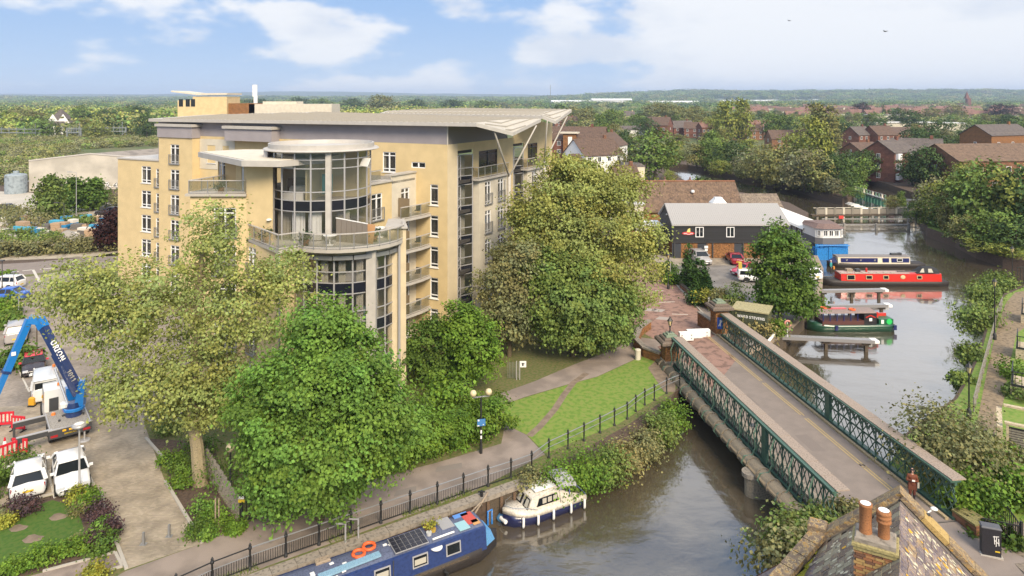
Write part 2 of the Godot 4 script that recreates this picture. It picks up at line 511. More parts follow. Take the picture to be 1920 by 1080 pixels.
func land() -> void:
	water_line = outline([v3(-45, 0, 9), v3(-28.4, 0, -22.1), v3(-11.53, 0, -32.79), v3(-2.34, 0, -38.59), v3(1.33, 0, -41.26), v3(4.26, 0, -42.64), v3(6.44, 0, -44.05), v3(8.23, 0, -46.5), v3(10.79, 0, -50.09), v3(12.54, 0, -53.28), v3(14.54, 0, -55.61), v3(18.22, 0, -59.21), v3(20.89, 0, -61.71), v3(23.74, 0, -64.29), v3(27.46, 0, -68.66), v3(32.84, 0, -75.97), v3(36.51, 0, -82.39), v3(40.84, 0, -91.69), v3(43.47, 0, -99.49), v3(44.02, 0, -105.98), v3(49.24, 0, -119.88), v3(58.73, 0, -137.32), v3(60.31, 0, -150.77), v3(56.25, 0, -166.19), v3(47.52, 0, -181.68), v3(48.21, 0, -198.98), v3(49.96, 0, -215.07), v3(50.04, 0, -234), v3(27.39, 0, -254.35), v3(28.9, 0, -268.35), v3(60.37, 0, -237.8), v3(68.33, 0, -216.67), v3(72, 0, -195), v3(73.64, 0, -177.27), v3(73.73, 0, -165.25), v3(75, 0, -157.26), v3(83.53, 0, -168.1), v3(90.82, 0, -178.35), v3(94.68, 0, -189.94), v3(101.17, 0, -196.31), v3(99.56, 0, -182.81), v3(96.32, 0, -164.33), v3(90.46, 0, -150.77), v3(82.43, 0, -140.62), v3(72.33, 0, -120.87), v3(72, 0, -117), v3(71.83, 0, -112.5), v3(69.91, 0, -104.46), v3(69.7, 0, -98.48), v3(72.06, 0, -95.59), v3(103.18, 0, -93.15), v3(91.53, 0, -82.63), v3(65.03, 0, -84.54), v3(61.39, 0, -83.57), v3(57.12, 0, -80.36), v3(51.77, 0, -74.62), v3(47.23, 0, -68.99), v3(42.12, 0, -62.37), v3(37, 0, -56.25), v3(33.23, 0, -52.05), v3(28.68, 0, -48.43), v3(25.83, 0, -45.99), v3(24.2, 0, -42), v3(22, 0, -37.5), v3(17.5, 0, -36), v3(14, 0, -32), v3(9.6, 0, -28), v3(7.6, 0, -23), v3(6, 0, -14), v3(6, 0, 9)])
	var all := PackedVector2Array([Vector2(-9500, 50), Vector2(9500, 50), Vector2(9500, -12000), Vector2(-9500, -12000)])
	var g := Geometry2D.clip_polygons(all, water_line)
	g = Geometry2D.clip_polygons(all, water_line) if g.size() == 1 else g
	var far := PackedVector2Array([Vector2(-9500, 50), Vector2(9500, 50), Vector2(9500, -260), Vector2(-9500, -260)])
	for p in Geometry2D.clip_polygons(far, water_line):
		if not Geometry2D.is_polygon_clockwise(p): ground("ground", p, -3.0, 0.0, mats.soil)
	var back := PackedVector2Array([Vector2(-9500, -260), Vector2(9500, -260), Vector2(9500, -12000), Vector2(-9500, -12000)])
	for p in Geometry2D.clip_polygons(back, water_line):
		if not Geometry2D.is_polygon_clockwise(p): ground("far_ground", p, -3.0, 0.0, mats.field)
	var w := mk(MB.new().prism(PackedVector2Array([Vector2(-60, 20), Vector2(200, 20), Vector2(260, -420), Vector2(-60, -420)]), -1.5, -1.5), "river_water", mats.water)
	tag(w, "", "", "", "structure")
	# left bank sheets
	var s := 0.004
	ground("grass_verge", outline([v3(-81.82, 0, -78.21), v3(-68.71, 0, -87.57), v3(-57.04, 0, -102.99), v3(-7.76, 0, -168.1), v3(21.43, 0, -99.49), v3(14.97, 0, -64.43), v3(14.45, 0, -56.91), v3(12.31, 0, -52.99), v3(8.13, 0, -48.03), v3(2.28, 0, -42.27), v3(-2.42, 0, -39.31), v3(-11.73, 0, -33.16), v3(-27, 0, -21.5), v3(-45, 0, -15), v3(-42.86, 0, -40.97)]), 0, s, mats.verge)
	ground("yard", outline([v3(-118.62, 0, -122.38), v3(-95.52, 0, -137.97), v3(-102.82, 0, -157.26), v3(-83.33, 0, -154.76), v3(-55.87, 0, -99.49), v3(-90.29, 0, -93.15)]), 0, s, mats.sand)
	ground("concrete_yard", outline([v3(-175, 0, -180.56), v3(-116.49, 0, -167.14), v3(-96.94, 0, -155.59), v3(-95.07, 0, -137.32), v3(-118.12, 0, -121.88)]), 0, s * 1.5, mats.pale_concrete)
	ground("road", outline([v3(-86.96, 0, -89.72), v3(-66.18, 0, -95.59), v3(-63.54, 0, -97.18), v3(-55.48, 0, -100.17), v3(-51.23, 0, -93.15), v3(-59.58, 0, -91.12), v3(-61.74, 0, -89.18), v3(-78.97, 0, -81.48)]), 0, s * 2, mats.road)
	ground("car_park", outline([v3(-77.46, 0, -79.92), v3(-60.99, 0, -88.1), v3(-58.18, 0, -91.12), v3(-39.71, 0, -78.21), v3(-25.63, 0, -61.71), v3(-23.47, 0, -48.43), v3(-25.89, 0, -48.43), v3(-26.68, 0, -49.41), v3(-29.68, 0, -47.64), v3(-44.02, 0, -45.42)]), 0, s * 2, mats.paving_dark)
	ground("drive", outline([v3(-47.73, 0, -49.24), v3(-35.28, 0, -50.96), v3(-32.9, 0, -52.8), v3(-27.2, 0, -50.52), v3(-20.34, 0, -40.68), v3(-15.69, 0, -35.11), v3(-18.44, 0, -33.16), v3(-21.26, 0, -36.61), v3(-23.38, 0, -39.58), v3(-24.43, 0, -40.51), v3(-25.42, 0, -39.96), v3(-27.83, 0, -38.49), v3(-33.99, 0, -35.07)]), 0, s * 3, mats.paving)
	ground("planting_bed", outline([v3(-24.34, 0, -45.99), v3(-21.44, 0, -43.01), v3(-20.01, 0, -40.51), v3(-15.58, 0, -35.16), v3(-14.32, 0, -36.65), v3(-16.03, 0, -39.31), v3(-19.57, 0, -45.42)]), 0, s * 2, mats.soil)
	ground("planting_bed", outline([v3(-29.84, 0, -38.04), v3(-27.81, 0, -38.39), v3(-25.31, 0, -39.74), v3(-24.24, 0, -40.29), v3(-22.65, 0, -38.54), v3(-21.26, 0, -36.61), v3(-19.69, 0, -34.41), v3(-22.37, 0, -33.05), v3(-24.89, 0, -31.72)]), 0, s * 2, mats.soil)
	ground("lawn", outline([v3(-29.09, 0, -37.07), v3(-26.81, 0, -37.89), v3(-25.79, 0, -38.9), v3(-24.75, 0, -38.54), v3(-23.13, 0, -37.21), v3(-22.31, 0, -36.16), v3(-22.12, 0, -35.41), v3(-22.79, 0, -34.45), v3(-24.66, 0, -33.39), v3(-26.03, 0, -32.54)]), 0, s * 3, mats.lawn_fine)
	for q in [[v3(-24.43, 0, -37.36), 0.42], [v3(-25.89, 0, -36.38), 0.4], [v3(-24.52, 0, -35.5), 0.45]]:
		var e := []
		for i in 10: e.append(q[0] + v3(cos(i * TAU / 10) * q[1] * (1.1 + 0.2 * sin(i * 2.3)), 0, -sin(i * TAU / 10) * q[1] * (0.75 + 0.2 * cos(i * 1.7))))
		ground("bare_patch", outline(e), 0, s * 4, mats.dry_soil)
	ground("garden_path", outline([v3(-24.78, 0, -31.59), v3(-22.3, 0, -32.94), v3(-19.65, 0, -34.33), v3(-18.8, 0, -33.39), v3(-21.3, 0, -31.83), v3(-23.81, 0, -30.34)]), 0, s * 3, M("pink_paving", Color(0.33, 0.26, 0.215), 0.9, "grain", 1.2, "blotch", 0.2))
	ground("towpath", outline([v3(-26.5, 0, -20.8), v3(-18.41, 0, -33.05), v3(-15.67, 0, -35.11), v3(-14.29, 0, -36.56), v3(-11.94, 0, -38.79), v3(-8.22, 0, -41.08), v3(-4.68, 0, -42.89), v3(-0.7, 0, -45.28), v3(0.93, 0, -46.5), v3(2.09, 0, -43.92), v3(-2.44, 0, -39.58), v3(-8.72, 0, -35.41), v3(-11.82, 0, -33.39), v3(-14.09, 0, -31.59)]), 0, s * 2, mats.asphalt)
	ground("branch_path", outline([v3(-0.7, 0, -45.28), v3(-0.48, 0, -47.95), v3(1, 0, -46.43)]), 0, s * 3, mats.asphalt)
	ground("upper_path", outline([v3(-1.38, 0, -52.61), v3(1.7, 0, -55.19), v3(5.44, 0, -58.97), v3(9.1, 0, -62.23), v3(11.86, 0, -65.58), v3(14.97, 0, -64.43), v3(13.81, 0, -62.77), v3(10.6, 0, -59.94), v3(6.92, 0, -56.25), v3(4.2, 0, -54.57), v3(1.01, 0, -52.42), v3(-0.78, 0, -50.96)]), 0, s * 2, mats.asphalt)
	ground("riverside_lawn", outline([v3(-0.59, 0, -51.14), v3(1, 0, -52.23), v3(4.19, 0, -54.47), v3(6.91, 0, -56.14), v3(10.58, 0, -59.82), v3(13.78, 0, -62.63), v3(13.22, 0, -56.91), v3(12.16, 0, -53.57), v3(10.53, 0, -51.68), v3(7.39, 0, -48.03), v3(2.1, 0, -44.05), v3(1, 0, -46.5), v3(-0.52, 0, -47.95)]), 0, s * 3, mats.lawn)
	ground("desire_path", strip([v3(1.14, 0, -46.28), v3(1.91, 0, -47.64), v3(3.09, 0, -50.26), v3(3.98, 0, -52.8), v3(4.86, 0, -54.98), v3(6.13, 0, -56.91)], 0.5), 0, s * 4, mats.dry_soil)
	ground("bank_soil", outline([v3(11.38, 0, -58.04), v3(13.52, 0, -61.45), v3(13.75, 0, -58.04), v3(12.54, 0, -53.28), v3(11.68, 0, -53.28)]), 0, s * 5, mats.dry_soil)
	for q in [[[v3(-20.4, 0, -40.79), v3(-15.69, 0, -35.11)], 0.16], [[v3(-24.3, 0, -45.99), v3(-21.44, 0, -43.01)], 0.16], [[v3(-18.44, 0, -33.16), v3(-21.26, 0, -36.61), v3(-23.44, 0, -39.58)], 0.16], [[v3(-19.65, 0, -34.33), v3(-18.8, 0, -33.39)], 0.14], [[v3(-22.32, 0, -32.98), v3(-19.67, 0, -34.37)], 0.1], [[v3(-21.28, 0, -31.79), v3(-18.73, 0, -33.35)], 0.1], [[v3(-27.85, 0, -38.44), v3(-25.39, 0, -39.9), v3(-24.37, 0, -40.51)], 0.14]]:
		ground("kerb", strip(q[0], q[1]), 0, 0.1, mats.kerb)
	for q in [[v3(-28.16, 0, -42.03), v3(-25.78, 0, -39.1)], [v3(-26.49, 0, -42.89), v3(-24.36, 0, -40.4)], [v3(-28.32, 0, -41.79), v3(-27.94, 0, -42.09)], [v3(-44.34, 0, -61.32), v3(-37.09, 0, -53.28)], [v3(-46.69, 0, -64.43), v3(-45, 0, -65)], [v3(-37.86, 0, -53.97), v3(-36.94, 0, -54.57)], [v3(-39.88, 0, -56.36), v3(-39.06, 0, -58.04)], [v3(-50.39, 0, -69.31), v3(-48.97, 0, -69.81)]]:
		ground("bay_line", strip(q, 0.12), 0, s * 4, mats.line_white)
	for q in [[v3(-67.02, 0, -88.91), v3(-65.71, 0, -89.72)], [v3(-65.49, 0, -90), v3(-64.37, 0, -90.56)], [v3(-64.15, 0, -90.84), v3(-63.28, 0, -91.41)], [v3(-63.14, 0, -91.41), v3(-58.29, 0, -85.53)], [v3(-62.42, 0, -91.69), v3(-60.88, 0, -92.56)]]:
		ground("road_marking", strip(q, 0.3), 0, s * 4, mats.line_white)
	for q in [[v3(-9.01, 0, -36.61), 1.1], [v3(-3.83, 0, -42.15), 0.8], [v3(-6.09, 0, -39.58), 0.6]]: ground("path_patch", outline([q[0] + v3(-q[1], 0, 0.35), q[0] + v3(q[1], 0, -0.15), q[0] + v3(q[1] * 0.9, 0, -0.75), q[0] + v3(-q[1] * 0.95, 0, -0.25)]), 0, s * 3, M("tar_patch", Color(0.24, 0.205, 0.175), 0.9, "grain", 1.0))
	# street and boatyard
	ground("street", outline([v3(10.3, 0, -102.99), v3(19.87, 0, -94.97), v3(19.74, 0, -89.72), v3(20.13, 0, -76.97), v3(20.26, 0, -69.31), v3(19.43, 0, -64.43), v3(15.53, 0, -61.19), v3(14.29, 0, -62.77), v3(12.59, 0, -66.78), v3(10.83, 0, -78.21)]), 0, s * 2, mats.red_road)
	ground("pavement", outline([v3(20.06, 0, -93.15), v3(20.68, 0, -90.84), v3(20.21, 0, -82.63), v3(21.16, 0, -72.76), v3(20.16, 0, -66.18), v3(20.18, 0, -68.66), v3(20.03, 0, -76.57)]), 0, 0.1, mats.road)
	ground("street_kerb", strip([v3(19.8, 0, -92.27), v3(19.97, 0, -76.37), v3(20.08, 0, -68.34)], 0.16), 0, 0.104, mats.kerb)
	ground("boatyard", outline([v3(20.69, 0, -94.05), v3(26.85, 0, -94.35), v3(41.66, 0, -94.35), v3(36.51, 0, -82.39), v3(32.93, 0, -76.17), v3(27.59, 0, -68.99), v3(24, 0, -65), v3(21.34, 0, -63.04), v3(22.01, 0, -70.65), v3(20.68, 0, -81.48), v3(20.57, 0, -89.72)]), 0, s * 2, M("yard_asphalt", Color(0.25, 0.225, 0.2), 0.9, "grain", 0.9, "blotch", 0.08))
	ground("forecourt", outline([v3(19.65, 0, -100.17), v3(41.33, 0, -99.49), v3(42.9, 0, -97.5), v3(41.53, 0, -94.05), v3(20.62, 0, -93.75), v3(19.74, 0, -96.85)]), 0, s * 3, M("pale_paving", Color(0.4, 0.34, 0.26), 0.9, "setts", 0.3, "blotch", 0.1))
	for q in [[v3(16.24, 0, -76.77), v3(18.06, 0, -76.97)], [v3(16.75, 0, -72.58), v3(18.38, 0, -72.4)], [v3(16.8, 0, -81.48), v3(17.8, 0, -81.48)]]:
		ground("road_marking", strip(q, 0.14), 0, s * 4, mats.line_white)
	for q in [v3(14.7, 0, -74.05), v3(15.51, 0, -73.86), v3(15.44, 0, -71.17)]:
		ground("road_patch", outline([q + v3(-0.8, 0, 0.3), q + v3(0.3, 0, 0.6), q + v3(0.9, 0, -0.2), q + v3(-0.2, 0, -0.6)]), 0, s * 4, M("patch", Color(0.36, 0.31, 0.28), 0.9))
	# right bank
	ground("right_bank_grass", outline([v3(18, 0, -36.5), v3(26, 0, -45.99), v3(28.87, 0, -48.43), v3(33.43, 0, -52.05), v3(37.21, 0, -56.25), v3(42.31, 0, -62.37), v3(47.44, 0, -68.99), v3(52, 0, -74.62), v3(57.05, 0, -79.92), v3(61.36, 0, -83.1), v3(90.25, 0, -81.48), v3(80, 0, -20), v3(30, 0, -20)]), 0, s, mats.lawn)
	ground("right_path", outline([v3(32.38, 0, -48.27), v3(35.82, 0, -52.8), v3(39.82, 0, -58.04), v3(45.91, 0, -65.88), v3(49.67, 0, -70.65), v3(54.54, 0, -76.57), v3(58.67, 0, -80.8), v3(63.56, 0, -82.63), v3(62.57, 0, -78.21), v3(48.49, 0, -66.63), v3(41.61, 0, -58.04), v3(37.53, 0, -52.8), v3(33.42, 0, -47.64), v3(30.77, 0, -44.05), v3(26.49, 0, -39.58), v3(25.79, 0, -36.84), v3(24.78, 0, -36.61), v3(25.27, 0, -39.58), v3(28.87, 0, -44.05)]), 0, s * 3, mats.brick_path)
	ground("near_road", outline([v3(16.6, 0, -38), v3(23.3, 0, -38), v3(25.2, 0, -33.5), v3(24.24, 0, -35.41), v3(24.24, 0, -34.25), v3(24.29, 0, -30.66), v3(30, 0, -18), v3(18, 0, -12), v3(15, 0, -26)]), 0, s * 4, mats.road)
	ground("near_pavement", outline([v3(24.24, 0, -35.41), v3(25.67, 0, -37.07), v3(31.13, 0, -35.5), v3(25.3, 0, -28.85), v3(24.29, 0, -30.66), v3(24.24, 0, -34.25)]), 0, 0.08, M("pave2", Color(0.28, 0.23, 0.18), 0.9, "setts", 0.4, "stain", 0.3))
	ground("far_bank_grass", outline([v3(72.94, 0, -121.88), v3(72.38, 0, -113.37), v3(70.41, 0, -105.22), v3(70.17, 0, -99.15), v3(103.85, 0, -93.75), v3(127.56, 0, -115.16), v3(88.32, 0, -136.68)]), 0, s, mats.lawn)
	# the land rises to hills along the horizon
	for k in 3:
		var b := MB.new()
		var ds: Array = [[2400.0, 3000.0, 3600.0, 4200.0, 4700.0], [4650.0, 5200.0, 5700.0, 6200.0, 6600.0], [6550.0, 7200.0, 7900.0, 8600.0, 9400.0]][k]
		for i in 140:
			for j in 4:
				var q := []
				for e in [[i, j], [i + 1, j], [i + 1, j + 1], [i, j + 1]]:
					var x: float = lerpf(-1.05, 1.05, e[0] / 140.0) * ds[e[1]]
					q.append(v3(x, land_height(x, ds[e[1]]) - 1.0, -ds[e[1]]))
				b.quad(q[0], q[1], q[2], q[3])
		mk(b, "hills", M("hill%d" % k, [Color(0.085, 0.12, 0.045), Color(0.075, 0.115, 0.06), Color(0.08, 0.12, 0.08)][k], 1.0, "blotch", 0.002), self, true).set_meta("kind", "structure")

var hill_noise := FastNoiseLite.new()
func land_height(x: float, d: float) -> float:
	hill_noise.frequency = 0.0009
	hill_noise.seed = 5
	var a := x / d
	var right := 46.0 * smoothstep(2700.0, 4600.0, d) * smoothstep(-0.02, 0.3, a)
	var left := (72.0 + 34.0 * exp(-pow((a + 0.3) / 0.12, 2))) * smoothstep(4800.0, 8600.0, d) * smoothstep(0.35, -0.1, a)
	var low := 14.0 * smoothstep(2600.0, 4200.0, d)
	return maxf(0.0, low + right + left + 16.0 * smoothstep(2600.0, 4500.0, d) * hill_noise.get_noise_2d(x, d * 1.5))

const LA := Vector3(0.454, 0, -0.891)
const LB := Vector3(-0.891, 0, -0.454)
const LC := Vector3(-5.96, 0, -64)
func L(t: float, m: float, y := 0.0) -> Vector3:  # along the long front, out from it
	return LC + LB * t - LA * m + v3(0, y, 0)

func window_meshes(kind: String, w: float, h: float) -> Array:
	var key := "%s %.2f %.2f" % [kind, w, h]
	if meshes.has(key): return meshes[key]
	var f := MB.new()
	var t := 0.075
	var edge := func(x: float, y: float, sx: float, sy: float) -> void: f.box(v3(x, y, -0.1), v3(sx, sy, 0.09))
	edge.call(0, t / 2, w, t)
	edge.call(0, h - t / 2, w, t)
	for s in [-1, 1]: edge.call(s * (w - t) / 2, h / 2, t, h - 2 * t)
	var z := 0.006
	if kind in ["french", "casement", "single", "tall"]: f.box(v3(0, h * 0.82, -0.1 + z), v3(w - 2 * t, t, 0.09))
	if kind in ["casement", "single"]: f.box(v3(0, h * 0.17, -0.1 + z), v3(w - 2 * t, t, 0.09))
	if kind in ["french", "casement", "slot"]: f.box(v3(0, h / 2, -0.1 + 2 * z), v3(t * 1.5, h - 2 * t, 0.09))
	if kind == "french":
		for s in [-1, 1]:
			f.box(v3(s * (w / 4 + 0.01), h * 0.12, -0.1 + z), v3(w / 2 - 2 * t, t * 0.8, 0.08))
	if kind in ["french", "casement", "single"]: f.box(v3(0, -0.03, 0.02), v3(w + 0.16, 0.06, 0.14))
	var p := MB.new().box(v3(0, h / 2, -0.115), v3(w - t, h - t, 0.012))
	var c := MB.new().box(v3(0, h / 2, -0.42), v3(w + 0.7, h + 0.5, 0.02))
	var cur := []  # curtains drawn to the sides
	for s in [-1, 1]:
		var d := MB.new()
		cur.append(d)
		for k in 5: d.box(v3(s * (w / 2 - 0.02 - k * w * 0.03), h / 2, -0.26 + 0.03 * (k % 2)), v3(w * 0.03, h, 0.02))
	meshes[key] = [f.mesh(), p.mesh(), c.mesh(), cur[0].mesh(), cur[1].mesh()]
	return meshes[key]

func window(parent: Node3D, t: Transform3D, kind: String, w: float, h: float, look := -1, frame: Material = null) -> void:
	var q := window_meshes(kind, w, h)
	var o := part(q[0], "window", frame if frame else mats.window_white, parent, t)
	part(q[1], "pane", mats.pane, o)
	if look < 0: look = rng.randi() % 8
	part(q[2], "window_back", mats.window_back if look == 0 else mats.dark_room, o)  # mostly a dark board standing in for the unlit room, sometimes a blind
	if look in [1, 2]:
		part(q[3], "curtain", mats.curtain, o)
		part(q[4], "curtain", mats.curtain, o)

func juliet(parent: Node3D, t: Transform3D, w: float, glazed := false) -> void:  # railing across a French window
	var b := MB.new()
	var d := 0.14
	for y in [0.04, 1.08]: b.box(v3(0, y, d), v3(w + 0.24, 0.05, 0.05))
	b.box(v3(0, 0.0, d - 0.06), v3(w + 0.3, 0.05, 0.22))
	for s in [-1, 1]: b.box(v3(s * (w / 2 + 0.1), 0.55, d), v3(0.05, 1.06, 0.052))
	var o := part(b.mesh(), "balcony_rail", mats.steel, parent, t)
	if glazed: mk(MB.new().box(v3(0, 0.56, d), v3(w + 0.1, 0.96, 0.012)), "glass_panel", mats.green_glass, o)
	else:
		var k := MB.new()
		for i in int(w / 0.12): k.box(v3(-w / 2 + 0.06 + i * 0.12, 0.56, d), v3(0.016, 1.0, 0.016))
		mk(k, "bars", mats.steel, o)

# a wall seen from outside running left to right from a to b; holes: [x, y, w, h, kind, rail, look]
func wall(parent: Node3D, a: Vector3, b: Vector3, y0: float, y1: float, mat: Material, holes := [], called := "wall", frame: Material = null) -> void:
	var x := b - a
	x.y = 0
	var w := x.length()
	x /= w
	var t := Transform3D(Basis(x, Vector3.UP, x.cross(Vector3.UP)), v3(a.x, 0, a.z))
	var xs := [0.0, w]
	var ys := [y0, y1]
	for q in holes:
		xs += [q[0] - q[2] / 2, q[0] + q[2] / 2]
		ys += [q[1], q[1] + q[3]]
	xs.sort()
	ys.sort()
	var m := MB.new()
	for i in xs.size() - 1:
		if xs[i + 1] - xs[i] < 0.001: continue
		var open := []
		for q in holes:
			if absf((xs[i] + xs[i + 1]) / 2 - q[0]) < q[2] / 2: open.append(q)
		var lo: float = y0
		for j in ys.size() - 1:
			if ys[j + 1] - ys[j] < 0.001: continue
			var my: float = (ys[j] + ys[j + 1]) / 2
			var hit := false
			for q in open: hit = hit or (my > q[1] and my < q[1] + q[3])
			if hit:
				if ys[j] > lo + 0.001: m.quad(t * v3(xs[i], lo, 0), t * v3(xs[i + 1], lo, 0), t * v3(xs[i + 1], ys[j], 0), t * v3(xs[i], ys[j], 0))
				lo = ys[j + 1]
		if lo < y1 - 0.001: m.quad(t * v3(xs[i], lo, 0), t * v3(xs[i + 1], lo, 0), t * v3(xs[i + 1], y1, 0), t * v3(xs[i], y1, 0))
	for q in holes:
		var l: float = q[0] - q[2] / 2
		var r: float = q[0] + q[2] / 2
		var u: float = q[1] + q[3]
		var z := v3(0, 0, -0.15)
		var p := [v3(l, q[1], 0), v3(r, q[1], 0), v3(r, u, 0), v3(l, u, 0)]
		for k in 4: m.quad(t * p[k], t * (p[k] + z), t * (p[(k + 1) % 4] + z), t * p[(k + 1) % 4])
	mk(m, called, mat, parent)
	for q in holes:
		var wt := t * Transform3D(Basis(), v3(q[0], q[1], 0))
		if q[4] != "none": window(parent, wt, q[4], q[2], q[3], q[6] if q.size() > 6 else -1, frame)
		if q.size() > 5 and q[5]: juliet(parent, wt, q[2], q[5] == 2)

# curtain wall along a polyline; rows: [y0, y1, is glass]
func curtain_wall(parent: Node3D, pts: Array, rows: Array, skip := []) -> void:
	var y0: float = rows[0][0]
	var y1: float = rows[-1][1]
	for i in pts.size():
		mk(MB.new().boxb(v3(pts[i].x, y0, pts[i].z), v3(0.11, y1 - y0, 0.11)), "mullion", mats.alu, parent)
	for i in pts.size() - 1:
		var a: Vector3 = pts[i]
		var b: Vector3 = pts[i + 1]
		for r in rows:
			mk(MB.new().bar(v3(a.x, r[0], a.z), v3(b.x, r[0], b.z), 0.09, 0.07), "transom", mats.alu, parent)
			if [i, rows.find(r)] in skip: continue
			var x := (b - a).normalized()
			var t := Transform3D(Basis(x, Vector3.UP, x.cross(Vector3.UP)), (a + b) / 2)
			var p := MB.new().box(v3(0, (r[0] + r[1]) / 2, 0), v3(a.distance_to(b) - 0.08, r[1] - r[0] - 0.05, 0.02))
			part(p.mesh(), "pane" if r[2] else "spandrel_panel", mats.pane if r[2] else mats.spandrel, parent, t)
		mk(MB.new().bar(v3(a.x, y1, a.z), v3(b.x, y1, b.z), 0.09, 0.07), "transom", mats.alu, parent)

# glass railing along a polyline at floor height y
func terrace_rail(parent: Node3D, pts: Array, y: float, high := 1.1) -> void:
	var rail := MB.new()
	var posts := MB.new()
	for i in pts.size() - 1:
		var a: Vector3 = pts[i] + v3(0, y - pts[i].y, 0)
		var b: Vector3 = pts[i + 1] + v3(0, y - pts[i + 1].y, 0)
		rail.bar(a + v3(0, high, 0), b + v3(0, high, 0), 0.14, 0.06)
		rail.bar(a + v3(0, 0.12, 0), b + v3(0, 0.12, 0), 0.05, 0.05)
		var n := maxi(1, int(a.distance_to(b) / 1.2))
		for k in n:
			var p := a.lerp(b, float(k) / n)
			var q := a.lerp(b, float(k + 1) / n)
			posts.boxb(p, v3(0.06, high, 0.06))
			var x := (q - p).normalized()
			var t := Transform3D(Basis(x, Vector3.UP, x.cross(Vector3.UP)), (p + q) / 2)
			part(MB.new().box(v3(0, 0.6, 0), v3(p.distance_to(q) - 0.1, 0.84, 0.012)).mesh(), "glass_panel", mats.green_glass, parent, t)
	mk(rail, "handrail", mats.fascia, parent)
	mk(posts, "rail_posts", mats.steel, parent)

func slab(parent: Node3D, pts: Array, y0: float, y1: float, mat: Material, called := "slab") -> void:
	mk(MB.new().prism(outline(pts), y0, y1, true), called, mat, parent)

func arc(c: Vector3, r: float, a0: float, a1: float, n: int) -> Array:  # degrees, 0 towards +x, 90 towards the camera
	var o := []
	for i in n + 1:
		var a := deg_to_rad(lerpf(a0, a1, float(i) / n))
		o.append(c + v3(cos(a) * r, 0, sin(a) * r))
	return o

